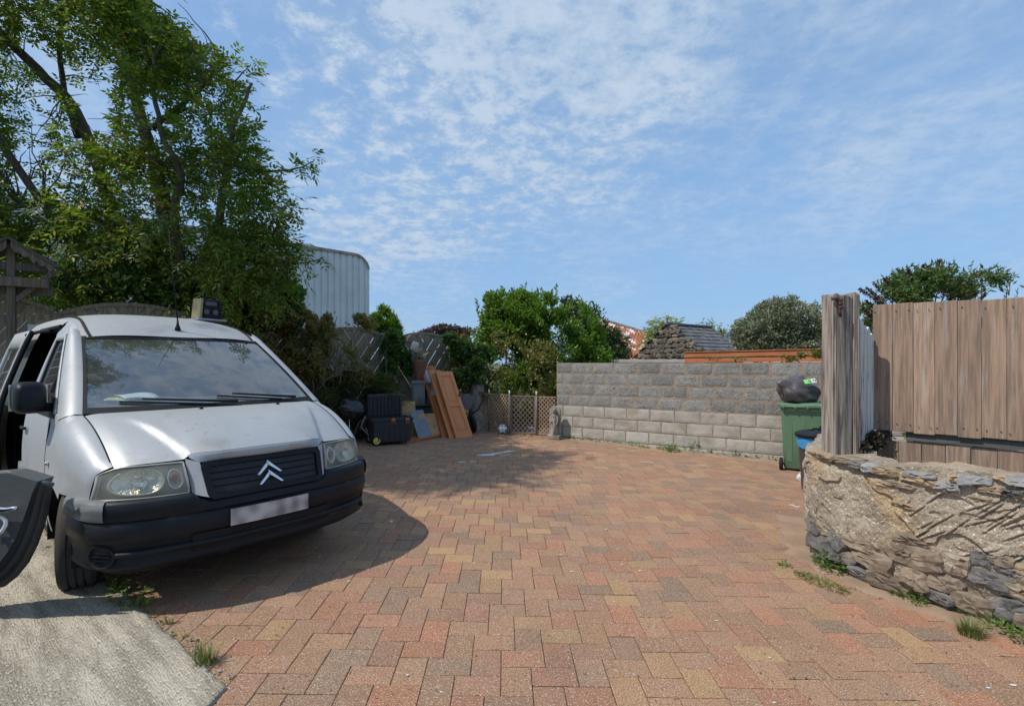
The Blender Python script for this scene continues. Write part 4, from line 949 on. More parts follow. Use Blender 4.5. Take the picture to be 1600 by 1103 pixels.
bush('conical_shrub', 'small bright feathery shrub showing above the fence beside the pale metal shed', 'shrub', [LB(600,502,14,22,.5,14), LB(606,515,14,22,.5,16), LB(588,515,14,16,.4,14), LB(600,488,14,9,.3,9)], 9000, .11, .25, L_bright, M_twig, (-3.5, 14.2, 0), clump=.4, cut=.1, out=.5, up=.8)
def umbrella_tree():
    Y = 36; r0 = at(697, 566, Y); r0.z = 0; t = thing('purple_tree', 'far flat topped dark purple tree on the skyline above the fan fence', 'tree', r0)
    lobes = [LB(697,519,Y,40,1.6,9), LB(672,522,Y,24,1.3,7), LB(722,520,Y,22,1.3,9), LB(697,513,Y,24,1.3,6)]
    P = lobe_points(lobes, 5000, clump=.7, cut=.3); leaf_object('crown', P-np.array(r0), rand_unit(len(P))+np.array([0, 0, .2]), rand_unit(len(P)), .19, .5, L_purple, t)
    mb = MB()
    for px, py in ((697, 522), (675, 524), (720, 522), (705, 518), (685, 520)): mb.tube(branch_path((0, 0, 0), at(px, py, Y)-r0, 6, .1), [.16*(1-.13*i) for i in range(7)], 6)
    mb.build('trunk', M_bark, t, smooth=True)
umbrella_tree()
def bamboo(label, spots, Y, rx):
    r0 = at(spots[0][0], 560, Y); r0.z = 0; t = thing('bamboo_clump', label, 'bamboo', r0, 0, 'yellow green bamboo around the stone shed'); mb = MB(); P = []; D = []
    for px, py in spots:
        a = at(px+random.uniform(-8, 8), 600, Y); b = at(px, py, Y); pth = branch_path(a, b, 8, .0, .03); mb.tube([p-r0 for p in pth], [.02-.002*i for i in range(9)], 5)
        for k in range(430):
            f = random.uniform(.3, 1); i = min(int(f*8), 7); p = pth[i].lerp(pth[i+1], f*8-i); p = p+Vector((random.gauss(0, rx), random.gauss(0, rx), random.gauss(0, .12)))*(1.15-f*.5); P.append(tuple(p)); D.append((random.uniform(-1, 1), random.uniform(-1, 1), random.uniform(-.7, .5)))
    leaf_object('foliage', np.array(P)-np.array(r0), np.array(D), rand_unit(len(P)), .24, .2, L_bamboo, t); mb.build('cane', M_twig, t)['kind'] = 'stuff'
bamboo('yellow green bamboo clump at left behind the stone shed', [(1022,500), (1034,494), (1046,500), (1055,498), (1015,515), (1062,508), (1028,520), (1040,508)], 23, .26)
bamboo('yellow green bamboo clump at right behind the slate roof', [(1085,512), (1098,506), (1108,503), (1118,518), (1092,520), (1125,532), (1112,525), (1130,545), (1105,535)], 23, .28)
def palm():
    Y = 38; c = at(1129, 524, Y); r0 = Vector((c.x, c.y, 0)); t = thing('palm_top', 'tiny far palm crown beside the blue edged gable', 'palm', r0); MB().tube([(0, 0, 0), (.05, 0, c.z/2), (0, 0, c.z)], [.14, .11, .09], 6).build('trunk', M_bark, t, smooth=True)
    n = 46; P = np.repeat(np.array([[0, 0, c.z]]), n, 0); a = np.random.rand(n)*6.28; e = np.random.rand(n)*1.6-.35; D = np.stack([np.cos(a)*np.cos(e), np.sin(a)*np.cos(e), np.sin(e)], -1); leaf_object('frond', P, D, np.array([0, 0, 1.])+rand_unit(n)*.3, .75, .1, L_dark, t)
palm()
bush('grey_green_tree', 'rounded grey green broadleaf tree behind the right end of the block wall', 'tree', [LB(1215,500,15,42,1.0,36), LB(1180,520,15,36,.9,32), LB(1250,515,15.2,40,1.0,36), LB(1165,535,15,26,.7,22), LB(1210,540,15,66,.9,26), LB(1285,525,15.4,30,.9,34), LB(1225,480,15,22,.7,16), LB(1272,484,15.4,8,.2,12,.4)], 36000, .085, .5, L_grey, M_bark, (7.9, 15.3, -.2), clump=.42, cut=.28, nstem=8, out=.6, stem_r=.06)
def buddleia():
    Y = 6.8; r0 = Vector((5.6, 7.2, -.1)); lobes = [LB(1440,450,Y,62,.5,32), LB(1390,470,Y,42,.45,26), LB(1500,445,Y,52,.5,24), LB(1455,430,Y,42,.4,16), LB(1370,478,6.9,28,.35,16), LB(1530,440,Y,30,.4,22), LB(1430,490,7,70,.4,26), LB(1380,505,7,30,.35,20), LB(1440,560,7.1,80,.45,60), LB(1460,650,7.1,60,.4,60)]
    t = thing('buddleia_bush', 'arching bush with brown spent flower spikes behind the board fence', 'bush', r0)
    P = lobe_points(lobes, 11000, clump=.3, cut=.42); cen = np.array([5.4, 7, 2.2]); D = P-cen; D /= np.linalg.norm(D, axis=1)[:, None]; D = D*.5+rand_unit(len(P))*.7
    leaf_object('foliage', P-np.array(r0), D, rand_unit(len(P))+np.array([0, 0, .8]), .08*(.7+.6*np.random.rand(len(P))), .28, L_bud, t)
    mb = MB(); sp_P = []; sp_D = []; lil = []
    tips = [(1340,452), (1352,448), (1378,432), (1402,420), (1395,428), (1420,418), (1440,414), (1455,412), (1475,415), (1490,420), (1510,428), (1530,426), (1548,418), (1520,440), (1535,452), (1505,438), (1350,470), (1365,440), (1470,405), (1385,445), (1345,480), (1495,452), (1465,428), (1430,430), (1515,462), (1545,460), (1410,440), (1360,460), (1480,440), (1450,440), (1525,448)]
    for px, py in tips:
        e = at(px+random.uniform(-4, 4), py+random.uniform(-3, 3), Y+random.uniform(-.3, .3)); s = at(lerp(px, 1445, .62), py+75, Y+.1); pth = branch_path(s, e, 6, .12, .03); mb.tube([p-r0 for p in pth], [.010-.0012*i for i in range(7)], 5)
        d = (pth[-1]-pth[-3]).normalized()
        for k in range(200):
            f = random.random(); q = pth[-1]-d*.30*f+Vector((random.gauss(0, 1), random.gauss(0, 1), random.gauss(0, 1)))*.016*(.3+f)
            (lil if (px > 1540 and py < 425 and f < .3) else sp_P).append(tuple(q))
    mb.build('stem', M_twig, t, smooth=True)['kind'] = 'stuff'
    leaf_object('spent_flower_spike', np.array(sp_P)-np.array(r0), rand_unit(len(sp_P)), rand_unit(len(sp_P)), .026, .7, L_dead, t)['kind'] = 'stuff'
    # upright leafy twigs at the right
    P = []; D = []; mb = MB()
    for px, py, h in ((1492, 405, 40), (1518, 412, 40), (1575, 440, 40), (1590, 455, 30), (1580, 432, 30)):
        a = at(px-4, py+h, Y); b = at(px, py, Y); mb.tube([a-r0, b-r0], [.006, .003], 5)
        for k in range(12): P.append(tuple(a.lerp(b, k/11))); D.append((random.uniform(-1, 1), random.uniform(-1, 1), .9))
    leaf_object('shoot_leaf', np.array(P)-np.array(r0), np.array(D), rand_unit(len(P)), .055, .4, L_bright, t)['kind'] = 'stuff'; mb.build('shoot', M_twig, t)['kind'] = 'stuff'
buddleia()
bush('wall_top_climber', 'thin trailing green climber along the orange fence above the block wall', 'climber', [LB(1265,556,9.0,26,.12,7), LB(1230,560,9.2,20,.10,5,.7), LB(1285,553,8.8,18,.12,8), LB(1150,561,10.0,24,.08,4,.3), LB(1115,562,10.5,14,.06,3,.3)], 700, .05, .6, L_rose, M_twig, (4.9, 9.1, 1.2), clump=.2, cut=.4, nstem=4, stem_r=.008)
bush('dry_creeper', 'dark dry creeper tangle between the sleeper post and the lower fence boards', 'creeper', [LB(1362,690,4.25,18,.10,16), LB(1345,700,4.15,12,.08,12), LB(1378,682,4.3,14,.08,8)], 1300, .03, .5, leafmat('dry_creeper_leaf', [(.05,.045,.03), (.075,.06,.04), (.035,.04,.025)], .1), M_twig, (3.0, 4.35, .85), clump=.1, cut=.4, nstem=6, stem_r=.005)
bush('ivy_sprig', 'little ivy sprigs growing through the white picket panel', 'ivy', [LB(1352,540,4.6,14,.03,5), LB(1350,575,4.6,10,.03,4), LB(1354,650,4.6,12,.03,5)], 160, .035, .8, L_dark, M_twig, (3.2, 4.62, 1.5), clump=.1, cut=.3, nstem=3, stem_r=.004)

# ---- weeds and grass
def weed(label, spots, n, size, mat, aspect=.45, name='weed', h=.10, cat='weed', group=None):
    """spots: (px, py, radius m)"""
    c0 = G(spots[0][0], spots[0][1]); t = thing(name, label, cat, c0, 0, group); P = []; D = []
    for px, py, r in spots:
        c = G(px, py)
        for k in range(int(n*max(.3, r/.1))):
            a = random.uniform(0, 6.28); q = r*math.sqrt(random.random()); z = h*random.random()**1.3*(1-q/r*.6); P.append((c.x+q*math.cos(a), c.y+q*math.sin(a), c.z+z+.004)); D.append((math.cos(a)+random.gauss(0, .5), math.sin(a)+random.gauss(0, .5), random.uniform(0, .9)))
    P = np.array(P)-np.array(c0); o = leaf_object('leaf', P, np.array(D), rand_unit(len(P))*.6+np.array([0, 0, 1]), size*(.6+.8*np.random.rand(len(P))), aspect, mat, t); o['kind'] = 'stuff'; return t
def grass(label, px, py, n, h, r, mat=None, lean=.6):
    c = G(px, py); t = thing('grass_tuft', label, 'grass', c); mb = []; P = []; D = []
    V = []; F = []
    for k in range(n):
        a = random.uniform(0, 6.28); q = r*random.random()*.5; b = Vector((q*math.cos(a), q*math.sin(a), .0)); a2 = a+random.gauss(0, .5); L_ = h*random.uniform(.5, 1.15); w = .0035; ln = lean*random.uniform(.3, 1.4); sd_ = Vector((-math.sin(a2), math.cos(a2), 0))*w; o = len(V)
        for i in range(5):
            f = i/4; p = b+Vector((math.cos(a2), math.sin(a2), 0))*L_*ln*f*f+Vector((0, 0, L_*(f-.35*ln*f*f))); ww = sd_*(1-f*.92); V += [tuple(p-ww), tuple(p+ww)]
        F += [(o+2*i, o+2*i+1, o+2*i+3, o+2*i+2) for i in range(4)]
    m = MB(); m.v = V; m.f = F; m.m = [0]*len(F); m.build('blade', mat or L_grass, t)['kind'] = 'stuff'; return t
grass('pale green grass tuft at the edge of the concrete slab', 318, 1038, 130, .12, .11)
grass('long bent grass blades growing under the van bumper', 178, 918, 34, .26, .06, None, 1.2)
grass('dense grass tuft at the foot of the stone wall', 1517, 992, 260, .10, .13)
grass('few dry grass stems at the slab edge under the bumper corner', 262, 975, 24, .06, .05)
weed('leafy weeds at the slab edge in the van shadow', [(205,940,.10), (222,952,.06), (190,930,.05)], 42, .045, L_weed)
weed('tiny moss and weeds along the slab edge', [(240,960,.035), (262,972,.03), (282,992,.05), (300,1008,.03)], 26, .022, L_weed, h=.03)
weed('bright bushy weed hugging the dark corner stones of the stone wall', [(1322,890,.12), (1300,893,.09), (1342,888,.07), (1275,862,.06), (1285,884,.06), (1270,845,.04), (1335,880,.12), (1310,885,.10)], 120, .036, L_weed, h=.16)
weed('tall leafy weed growing from the foot of the stone wall', [(1452,925,.10), (1470,938,.10), (1440,935,.08), (1490,948,.07), (1425,930,.06), (1460,915,.10), (1480,930,.10)], 85, .06, L_weed, .35, h=.22)
weed('low weeds between the tall weed and the grass tuft', [(1385,918,.06), (1400,928,.05), (1500,955,.07), (1520,962,.04), (1372,912,.05), (1420,938,.05), (1355,902,.05), (1435,945,.05), (1410,932,.06)], 90, .026, L_weed, h=.08)
weed('sprawling clover patch on the paving near the stone wall', [(1262,902,.07), (1280,910,.09), (1300,918,.08), (1318,926,.04), (1250,898,.04)], 110, .018, L_grass, .7, h=.03)
weed('small weed patch at the right edge beyond the grass tuft', [(1560,985,.09), (1585,995,.10), (1598,1000,.08), (1545,972,.05)], 60, .03, L_weed, h=.08)
weed('lone weed on the paving left of the stone wall corner', [(1228,885,.04), (1222,884,.03)], 40, .03, L_weed, h=.04)
weed('tall seeding weed against the pale blocks mid wall', [(1081,704,.10), (1088,706,.09), (1070,703,.07)], 60, .06, L_weed, .4, h=.30)
weed('green weed clump at the wall foot left of the tall weed', [(1040,703,.13), (1052,706,.10), (1028,698,.08)], 55, .06, L_weed, h=.14)
weed('weeds along the wall foot right of the tall weed', [(1105,707,.12), (1125,710,.10), (1150,712,.13), (1175,715,.10), (1195,716,.10), (1210,719,.08)], 42, .05, L_weed, h=.11)
weed('straggly weeds at the wall foot near the stone figure', [(915,688,.10), (940,691,.11), (958,692,.13), (975,694,.10), (993,697,.13), (1005,700,.08), (890,686,.08)], 34, .045, L_weed, h=.09)
weed('grassy weeds under the trellis gate', [(800,680,.10), (812,681,.09), (850,684,.07), (825,681,.08)], 30, .035, L_weed, h=.06)
weed('fallen green leaf pair beside the front tyre', [(82,855,.03)], 8, .05, L_weed, .4, h=.03)

# ================================================================ VAN (local: x = across, towards its left side; y = back along the van; z up)
ZB = .05
def paint(name, c):
    m = pm(name, c, tuple(v*.88 for v in c), 1.6, .50, .03, 300, metal=.22, stain=tuple(v*.62 for v in c), stscale=2.4, stlo=.60, sthi=.80, rvar=.07, coat=.0, speck=[((.20,.19,.17), .66, .78, .5)], sscale=30, wst=[((.25,.23,.20), 3.5, .55, .75, .45), ((.52,.52,.51), 9, .58, .75, .3)])
    return m
M_sil = paint('silver_paint', (.40,.415,.425))
M_blk = pm('black_bumper_plastic', (.008,.010,.014), (.015,.018,.023), 3, .50, .15, 200, spec=.25, stain=(.13,.13,.135), stscale=2.5, stlo=.60, sthi=.80, stretch=(1, 1, 3))
M_blk2 = pm('scuffed_bumper_corner', (.20,.205,.21), (.10,.105,.11), 4, .6, .2, 150, stretch=(1, 1, 4))
M_rub = pm('black_rubber', (.010,.010,.011), (.018,.018,.019), 6, .7, .15, 120, spec=.25)
M_tyre = pm('tyre_rubber', (.028,.027,.026), (.06,.055,.05), 5, .85, .4, 120)
M_dark = pm('dark_interior', (.022,.022,.024), (.035,.035,.037), 4, .8, .1, 60)
M_dash = pm('grey_dashboard', (.075,.08,.085), (.10,.105,.11), 4, .7, .2, 200)
M_chr = pm('chrome', (.80,.80,.80), (.70,.70,.70), 4, .12, .0, 50, metal=1)
M_lampb = pm('lamp_bowl', (.46,.45,.40), (.36,.35,.31), 8, .4, .0, 60, metal=.3)
M_refl = pm('lamp_reflector', (.80,.80,.76), (.45,.45,.43), 24, .25, .6, 60, metal=.6)
M_amber = pm('amber_bulb', (.42,.13,.03), (.30,.10,.03), 20, .3, 0, 50)
G_ws = glassmat('windscreen_glass', (.78,.85,.85), .21, .02, (.46,.50,.52), .12)
G_side = glassmat('side_glass', (.30,.34,.34), .10, .02, (.35,.37,.38), .05)
G_lamp = glassmat('hazy_lens', (.92,.90,.82), .02, .15, (.55,.53,.45), .30, 1.25)
def SIDEW(z): return sinterp(z, [(.25,.90),(.40,.94),(.60,.968),(.80,.975),(1.0,.965),(1.2,.935),(1.45,.865),(1.7,.785),(1.85,.728),(1.93,.685),(2.0,.60)])
def SW(l, z): return SIDEW(z)-.20*max(0, .92-l)**2*(1 if z < 1.1 else .6)-.03*max(0, l-3.9)**2
AX_F, AX_R, RW = .98, 3.92, .325
WZ = ZB+RW-.01
def arch(l, ax, r=.405):
    d = abs(l-ax); return WZ+math.sqrt(max(0, r*r-d*d)) if d < r else 0
van = thing('van', 'dirty silver panel van with black bumper, its sliding side door open', 'van', (-1.645, 3.49, ZB), R(50))
def vp(w, l, z): return (w, l, z-ZB)
def part(mb, name, mat, parent=None, **k): return mb.build(name, mat, parent or van, **k)
body_grids = []
# ---- bonnet
def bon_front(w):
    a = abs(w); l = sinterp(a, [(0,.085),(.30,.095),(.45,.15),(.60,.195),(.75,.26),(.80,.295)]); z = sinterp(a, [(0,.962),(.4,.957),(.48,.948),(.7,.938),(.8,.930)]); return l, z
def bon_pt(u, v):
    wr = .82*u; wf = .80*u; w = lerp(wf, wr, v); lf, zf = bon_front(wf); lr, zr = .79+.155*abs(u)**2, 1.218-.012*u*u
    l = lerp(lf, lr, v); z = lerp(zf, zr, v)+.055*4*v*(1-v)*(.75+.25*(1-u*u))
    wc = lerp(.455, .63, v/.68); k = sstep(wc+.022, wc-.022, abs(w))*sstep(.95, .35, v); z += .026*k
    z -= .012*sstep(.93, 1, abs(u)); 
    return vp(w, l, z)
us = sorted(set([-1+2*i/44 for i in range(45)]+[s*x for s in (-1, 1) for x in (.55,.57,.59,.61,.63,.65,.67,.69,.71,.73,.75,.77)])); vs_ = [i/22 for i in range(23)]
bonnet = part(MB().grid([[bon_pt(u, v) for u in us] for v in vs_]), 'bonnet', M_sil, smooth=True)
for s in (-1, 1):
    mb = MB(); mb.tube([tuple(Vector(bon_pt(s, v))+Vector((s*.004, 0, -.004))) for v in vs_], .0065, 5); part(mb, 'bonnet_gap', M_rub)
# bonnet lip rolls down into the grille surround, silver V
mb = MB(); 
rows = [[], [], []]
for i in range(25):
    w = -.455+.91*i/24; l, z = bon_front(w); rows[0].append(vp(w, l, z+.024)); rows[1].append(vp(w*.985, l-.018, z+.004)); rows[2].append(vp(w*.895, lerp(.103, .085, 1-abs(w)/.455)+.004, .925))
mb.grid(rows, flip=True)
for s in (-1, 1):
    rows = []
    for i in range(9):
        t = i/8; o_ = (lerp(.468, .447, t), lerp(.160, .090, t), lerp(.952, .735, t)); i_ = (lerp(.402, .378, t), lerp(.100, .008, t), lerp(.925, .715, t)); m_ = [(a+b)/2 for a, b in zip(o_, i_)]; m_[1] -= .012
        rows.append([vp(s*o_[0], o_[1], o_[2]), vp(s*m_[0], m_[1], m_[2]), vp(s*i_[0], i_[1], i_[2])])
    mb.grid(rows, flip=s > 0)
part(mb, 'grille_surround', M_sil, smooth=True)
# ---- grille
def gp(a, b, d=0):
    """a across -1..1, b up 0..1 on the grille face; d forward"""
    hw = lerp(.381, .405, b); bow = .022*(1-a*a); return vp(a*hw, lerp(.012, .103, b)-bow-d, lerp(.700, .922, b))
def rrect(x0, x1, z0, z1, r, n=5):
    pts = []
    for cx, cz, a0 in ((x1-r, z0+r, -90), (x1-r, z1-r, 0), (x0+r, z1-r, 90), (x0+r, z0+r, 180)):
        for i in range(n+1): a = R(a0+90*i/n); pts.append((cx+r*math.cos(a), cz+r*math.sin(a)))
    return pts
mb = MB(); o_ = rrect(-.40, .40, 0, .225, .035, 5); i_ = rrect(-.362, .362, .030, .198, .020, 5); nn = len(o_)
q = lambda p, d: gp(p[0]/.40, p[1]/.225, d)
mb.add([q(p, .004) for p in o_]+[q(p, .020) for p in o_]+[q(p, .020) for p in i_]+[q(p, -.03) for p in i_], [(k*nn+j, k*nn+(j+1) % nn, (k+1)*nn+(j+1) % nn, (k+1)*nn+j) for k in range(3) for j in range(nn)])
grille = part(mb, 'grille', pm('grille_black', (.007,.007,.008), (.010,.010,.011), 5, .42, .05, 100, spec=.25), fix=True, smooth=True, auto=40)
mb = MB(); mb.grid([[gp(-.93+1.86*i/12, b, -.030) for i in range(13)] for b in (.10, .5, .9)], flip=True); part(mb, 'grille_back', pm('deep_black', (.004,.004,.004), (.006,.006,.006), 3, .9, 0, 50, spec=.05), grille)
M_mesh = pm('grille_mesh', (.030,.031,.034), (.035,.036,.040), 5, .45, 0, 50, spec=.3)
mb = MB(); nb = 34
for k in range(4):                         # four bands of small pierced lozenges
    b0 = .165+k*.185; hgt = .115
    for sgn in (1, -1):
        for i in range(nb*2):
            a0 = -.90+1.8*i/(nb*2); da = 1.8/(nb*2)
            p = [(a0, b0 if sgn > 0 else b0+hgt), (a0+da, b0+hgt/2 if sgn > 0 else b0+hgt/2)]
            for (aa, ab), (ba, bb) in (((a0, b0+(0 if (i % 2 == 0) == (sgn > 0) else hgt/2)), (a0+da, b0+(hgt/2 if (i % 2 == 0) == (sgn > 0) else 0))), ((a0, b0+hgt/2+(0 if (i % 2 == 0) == (sgn > 0) else hgt/2)), (a0+da, b0+hgt/2+(hgt/2 if (i % 2 == 0) == (sgn > 0) else 0)))):
                w_ = .016; mb.add([gp(aa, ab-w_, .002), gp(ba, bb-w_, .002), gp(ba, bb+w_, .002), gp(aa, ab+w_, .002)], [(0, 1, 2, 3)])
    for b in (b0-.016, b0+hgt+.016): mb.grid([[gp(-.90+1.8*i/12, b+db, .008) for i in range(13)] for db in (-.006, .006)], flip=True)
part(mb, 'grille_mesh', M_mesh, grille)['kind'] = 'stuff'
def chevron(zap, ztip, name):
    mb = MB(); hw = .094; th = .026
    for s in (-1, 1):
        A0 = (0, zap); A1 = (s*hw, ztip); A2 = (s*hw*.80, ztip-.004); A3 = (0, zap-th*1.25); pts = [A0, A1, A2, A3]
        f = lambda p, d: vp(p[0], lerp(.012, .103, (p[1]-.70)/.222)-.022-d, p[1]); c = tuple(sum(x)/4 for x in zip(*pts))
        vv = [f(p, .012) for p in pts]+[f((lerp(p[0], c[0], .25), lerp(p[1], c[1], .25)), .028) for p in pts]+[f(p, -.01) for p in pts]
        mb.add(vv, [(0,1,5,4),(1,2,6,5),(2,3,7,6),(3,0,4,7),(4,5,6,7),(8,9,1,0),(9,10,2,1),(10,11,3,2),(11,8,0,3)])
    part(mb, name, M_chr, grille, fix=True)
chevron(.889, .800, 'chevron_badge'); chevron(.826, .737, 'chevron_badge')
# ---- headlights
for s in (-1, 1):
    def hp(u, t, d=0.0):
        """u 0 inner .. 1 outer, t 0 bottom .. 1 top, d forward"""
        bw = sinterp(u, [(0,.457),(.35,.60),(.65,.735),(.88,.860),(1,.905)]); bl = sinterp(u, [(0,.092),(.35,.128),(.65,.185),(.88,.270),(1,.345)]); bz = sinterp(u, [(0,.742),(.5,.738),(1,.740)])
        tw = sinterp(u, [(0,.474),(.35,.60),(.65,.715),(.88,.805),(1,.876)]); tl = sinterp(u, [(0,.158),(.35,.195),(.65,.238),(.88,.290),(1,.345)]); tz = sinterp(u, [(0,.936),(.5,.934),(.85,.926),(1,.888)])
        w, l, z = lerp(bw, tw, t), lerp(bl, tl, t), lerp(bz, tz, t); l -= .022*math.sin(math.pi*t)*(1-.3*u)
        nl = -(1-.5*u); nw = .5*u; k = math.hypot(nl, nw); return vp(s*(w+nw/k*d), l+nl/k*d, z)
    U = [i/16 for i in range(17)]; T = [i/8 for i in range(9)]
    hl = part(MB().grid([[hp(u, t, -.045-.02*math.sin(math.pi*u)) for u in U] for t in T], flip=s > 0), 'headlight', M_lampb, smooth=True)
    mb = MB(); e = [(u, 0) for u in U]+[(1, t) for t in T[1:]]+[(u, 1) for u in U[::-1][1:]]+[(0, t) for t in T[::-1][1:-1]]; n = len(e)
    ins = lambda p, k: (lerp(p[0], .5, k), lerp(p[1], .5, k*1.6))
    mb.add([hp(*p, -.05) for p in e]+[hp(*p, .003) for p in e]+[hp(*ins(p, .05), .004) for p in e]+[hp(*ins(p, .05), -.03) for p in e], [(k*n+j, k*n+(j+1) % n, (k+1)*n+(j+1) % n, (k+1)*n+j) for k in range(3) for j in range(n)]); part(mb, 'bezel', M_lampb, hl, smooth=True, fix=True)
    def disc(uc, tc, ru, rt, d0, d1, mat, name, sq=1.0, ring=None):
        mb = MB(); N_ = 28; pts = lambda k, d: [hp(uc+ru*k*(abs(math.cos(a))**sq*(1 if math.cos(a) >= 0 else -1)), tc+rt*k*math.sin(a), d) for a in [2*math.pi*i/N_ for i in range(N_)]]
        ks = ring or [(0.02, d0), (.4, d0+.1*(d1-d0)), (.75, lerp(d0, d1, .45)), (1, d1)]
        rows = [pts(k, d)+[pts(k, d)[0]] for k, d in ks]; part(mb.grid(rows, flip=s < 0), name, mat, hl, smooth=True)
    disc(.60, .50, .275, .36, -.058, -.022, M_refl, 'reflector', .7)
    disc(.60, .50, .275, .36, 0, 0, M_lampb, 'reflector_ring', .7, [(1.0, -.022), (1.02, -.012), (1.10, -.012), (1.12, -.04)])
    disc(.60, .46, .085, .18, -.05, -.02, M_chr, 'bulb_cap')
    disc(.165, .50, .088, .27, -.05, -.02, M_refl, 'indicator_bowl'); disc(.165, .50, .045, .14, -.045, -.018, M_amber, 'indicator_bulb')
    disc(.165, .50, .088, .27, 0, 0, M_chr, 'indicator_ring', 1, [(1.0, -.02), (1.03, -.008), (1.16, -.008), (1.2, -.03)])
    part(MB().grid([[hp(u, t, .0) for u in U] for t in T], flip=s > 0), 'lens', G_lamp, hl, smooth=True)
# ---- bumper
BPATH = [(0,0),(.25,.006),(.45,.030),(.60,.060),(.72,.100),(.82,.155),(.89,.225),(.935,.32),(.962,.45),(.975,.56)]
def bpath(s_):
    """s_ -1..1 along the bumper plan curve -> w, l, outward normal"""
    a = abs(s_); L_ = [0]
    for p, q_ in zip(BPATH, BPATH[1:]): L_.append(L_[-1]+math.dist(p, q_))
    d = a*L_[-1]; w = sinterp(d, list(zip(L_, [p[0] for p in BPATH]))); l = sinterp(d, list(zip(L_, [p[1] for p in BPATH]))); e = .01
    dw = sinterp(min(d+e, L_[-1]), list(zip(L_, [p[0] for p in BPATH])))-sinterp(max(d-e, 0), list(zip(L_, [p[0] for p in BPATH]))); dl = sinterp(min(d+e, L_[-1]), list(zip(L_, [p[1] for p in BPATH])))-sinterp(max(d-e, 0), list(zip(L_, [p[1] for p in BPATH]))); k = math.hypot(dw, dl) or 1
    nw, nl = dl/k, -dw/k; return (w*(1 if s_ >= 0 else -1), l, nw*(1 if s_ >= 0 else -1), nl)
def bump_pt(s_, z, off):
    w, l, nw, nl = bpath(s_); return vp(w+nw*off, l+nl*off, z)
def btop(s_):
    w = abs(bpath(s_)[0]); return .745-.048*sstep(.46, .40, w)
S_ = [-1+2*i/80 for i in range(81)]
upper = [(0, -.07), (0, -.008), (-.014, .004), (-.055, .008), (-.105, .006), (-.118, -.004)]
rows = [[bump_pt(s_, btop(s_)+dz if dz > -.1 else .745+dz, off) for s_ in S_] for dz, off in upper]
lower = [(.624, -.006), (.612, .004), (.56, .006), (.515, .002), (.50, -.012), (.42, -.010), (.385, -.002), (.365, .012), (.345, .010), (.325, -.02), (.29, -.07), (.275, -.16)]
def tuck(s_, z): a = abs(s_); return -.055*sstep(.55, .22, z)*1.0
rows2 = [[bump_pt(s_, z+.02*sstep(.8, 1, abs(s_))*(.5-z), off+tuck(s_, z)) for s_ in S_] for z, off in lower]
bumper = part(MB().grid(rows+rows2[:0], flip=True), 'bumper', M_blk, smooth=True, auto=50)
part(MB().grid(rows2, flip=True), 'lower_bumper', M_blk, bumper, smooth=True, auto=50)
for s in (-1, 1):
    ss = [s*(.70+.30*i/24) for i in range(25)]; part(MB().grid([[bump_pt(x, .745+dz, off+.006) for x in ss] for dz, off in ((.004, -.05), (.004, -.006), (-.014, .006), (-.055, .011), (-.10, .008), (-.112, -.002))], flip=s > 0), 'bumper_corner', M_blk2 if s < 0 else M_blk, bumper, smooth=True)
    # fog lamp blank with ribs
    mb = MB(); cs = s*.735; cz = .425
    N_ = 22; el = lambda k, d: [bump_pt(cs+s*.062*k*math.cos(2*math.pi*i/N_), cz+.062*k*math.sin(2*math.pi*i/N_), tuck(0, cz)+d) for i in range(N_+1)]
    mb.grid([el(1.18, -.012), el(1.15, .006), el(1.0, .006), el(.96, -.012), el(.02, -.014)], flip=s < 0)
    fog = part(mb, 'fog_lamp_blank', M_rub, bumper, smooth=True, auto=45); mb = MB()
    for k in range(-2, 3): mb.grid([[bump_pt(cs+s*x, cz+k*.022+dz, tuck(0, cz)-.004) for x in (-.045, 0, .045)] for dz in (-.006, .006)], flip=True)
    part(mb, 'rib', M_blk, fog)
ss = [-.36+.72*i/30 for i in range(31)]
for z0, z1, nm in ((.448, .498, 'air_slot'), (.385, .418, 'air_slot')):
    part(MB().grid([[bump_pt(x, z, tuck(0, z)+.000) for x in ss] for z in (z1, z0)], flip=True), nm, M_rub, bumper)
ss = [-.66+1.32*i/50 for i in range(51)]
part(MB().grid([[bump_pt(x, z, tuck(0, .43)+o) for x in ss] for z, o in ((.452, -.02), (.448, .012), (.430, .018), (.420, .010), (.416, -.02))], flip=True), 'bumper_rib', M_blk, bumper, smooth=True)
# number plate, unreadable soft print
M_plate = bpy.data.materials.new('number_plate'); M_plate.use_nodes = True
def plate_nodes():
    nt = M_plate.node_tree; N = nt.nodes.new; Lk = nt.links.new; b = nt.nodes['Principled BSDF']; b.inputs['Roughness'].default_value = .5
    tc = N('ShaderNodeTexCoord'); mp = N('ShaderNodeMapping'); mp.inputs['Scale'].default_value = (11, 1, 9); Lk(tc.outputs['Object'], mp.inputs[0]); n = N('ShaderNodeTexNoise'); n.inputs['Scale'].default_value = 1; n.inputs['Detail'].default_value = 0; Lk(mp.outputs[0], n.inputs[0])
    cr = N('ShaderNodeValToRGB'); cr.color_ramp.elements[0].position = .30; cr.color_ramp.elements[0].color = (.20,.19,.19,1); cr.color_ramp.elements[1].position = .62; cr.color_ramp.elements[1].color = (.52,.50,.49,1); Lk(n.outputs[0], cr.inputs[0]); Lk(cr.outputs[0], b.inputs['Base Color'])
plate_nodes()
mb = MB(); rows = []
for z, d in ((.618, .018), (.618, .026), (.512, .026), (.512, .018)): rows.append([vp(-.262+.524*i/12, bpath(0)[1]-d+.010*((-.262+.524*i/12)/.262)**2, z) for i in range(13)])
part(mb.grid(rows, flip=True), 'number_plate', M_plate)
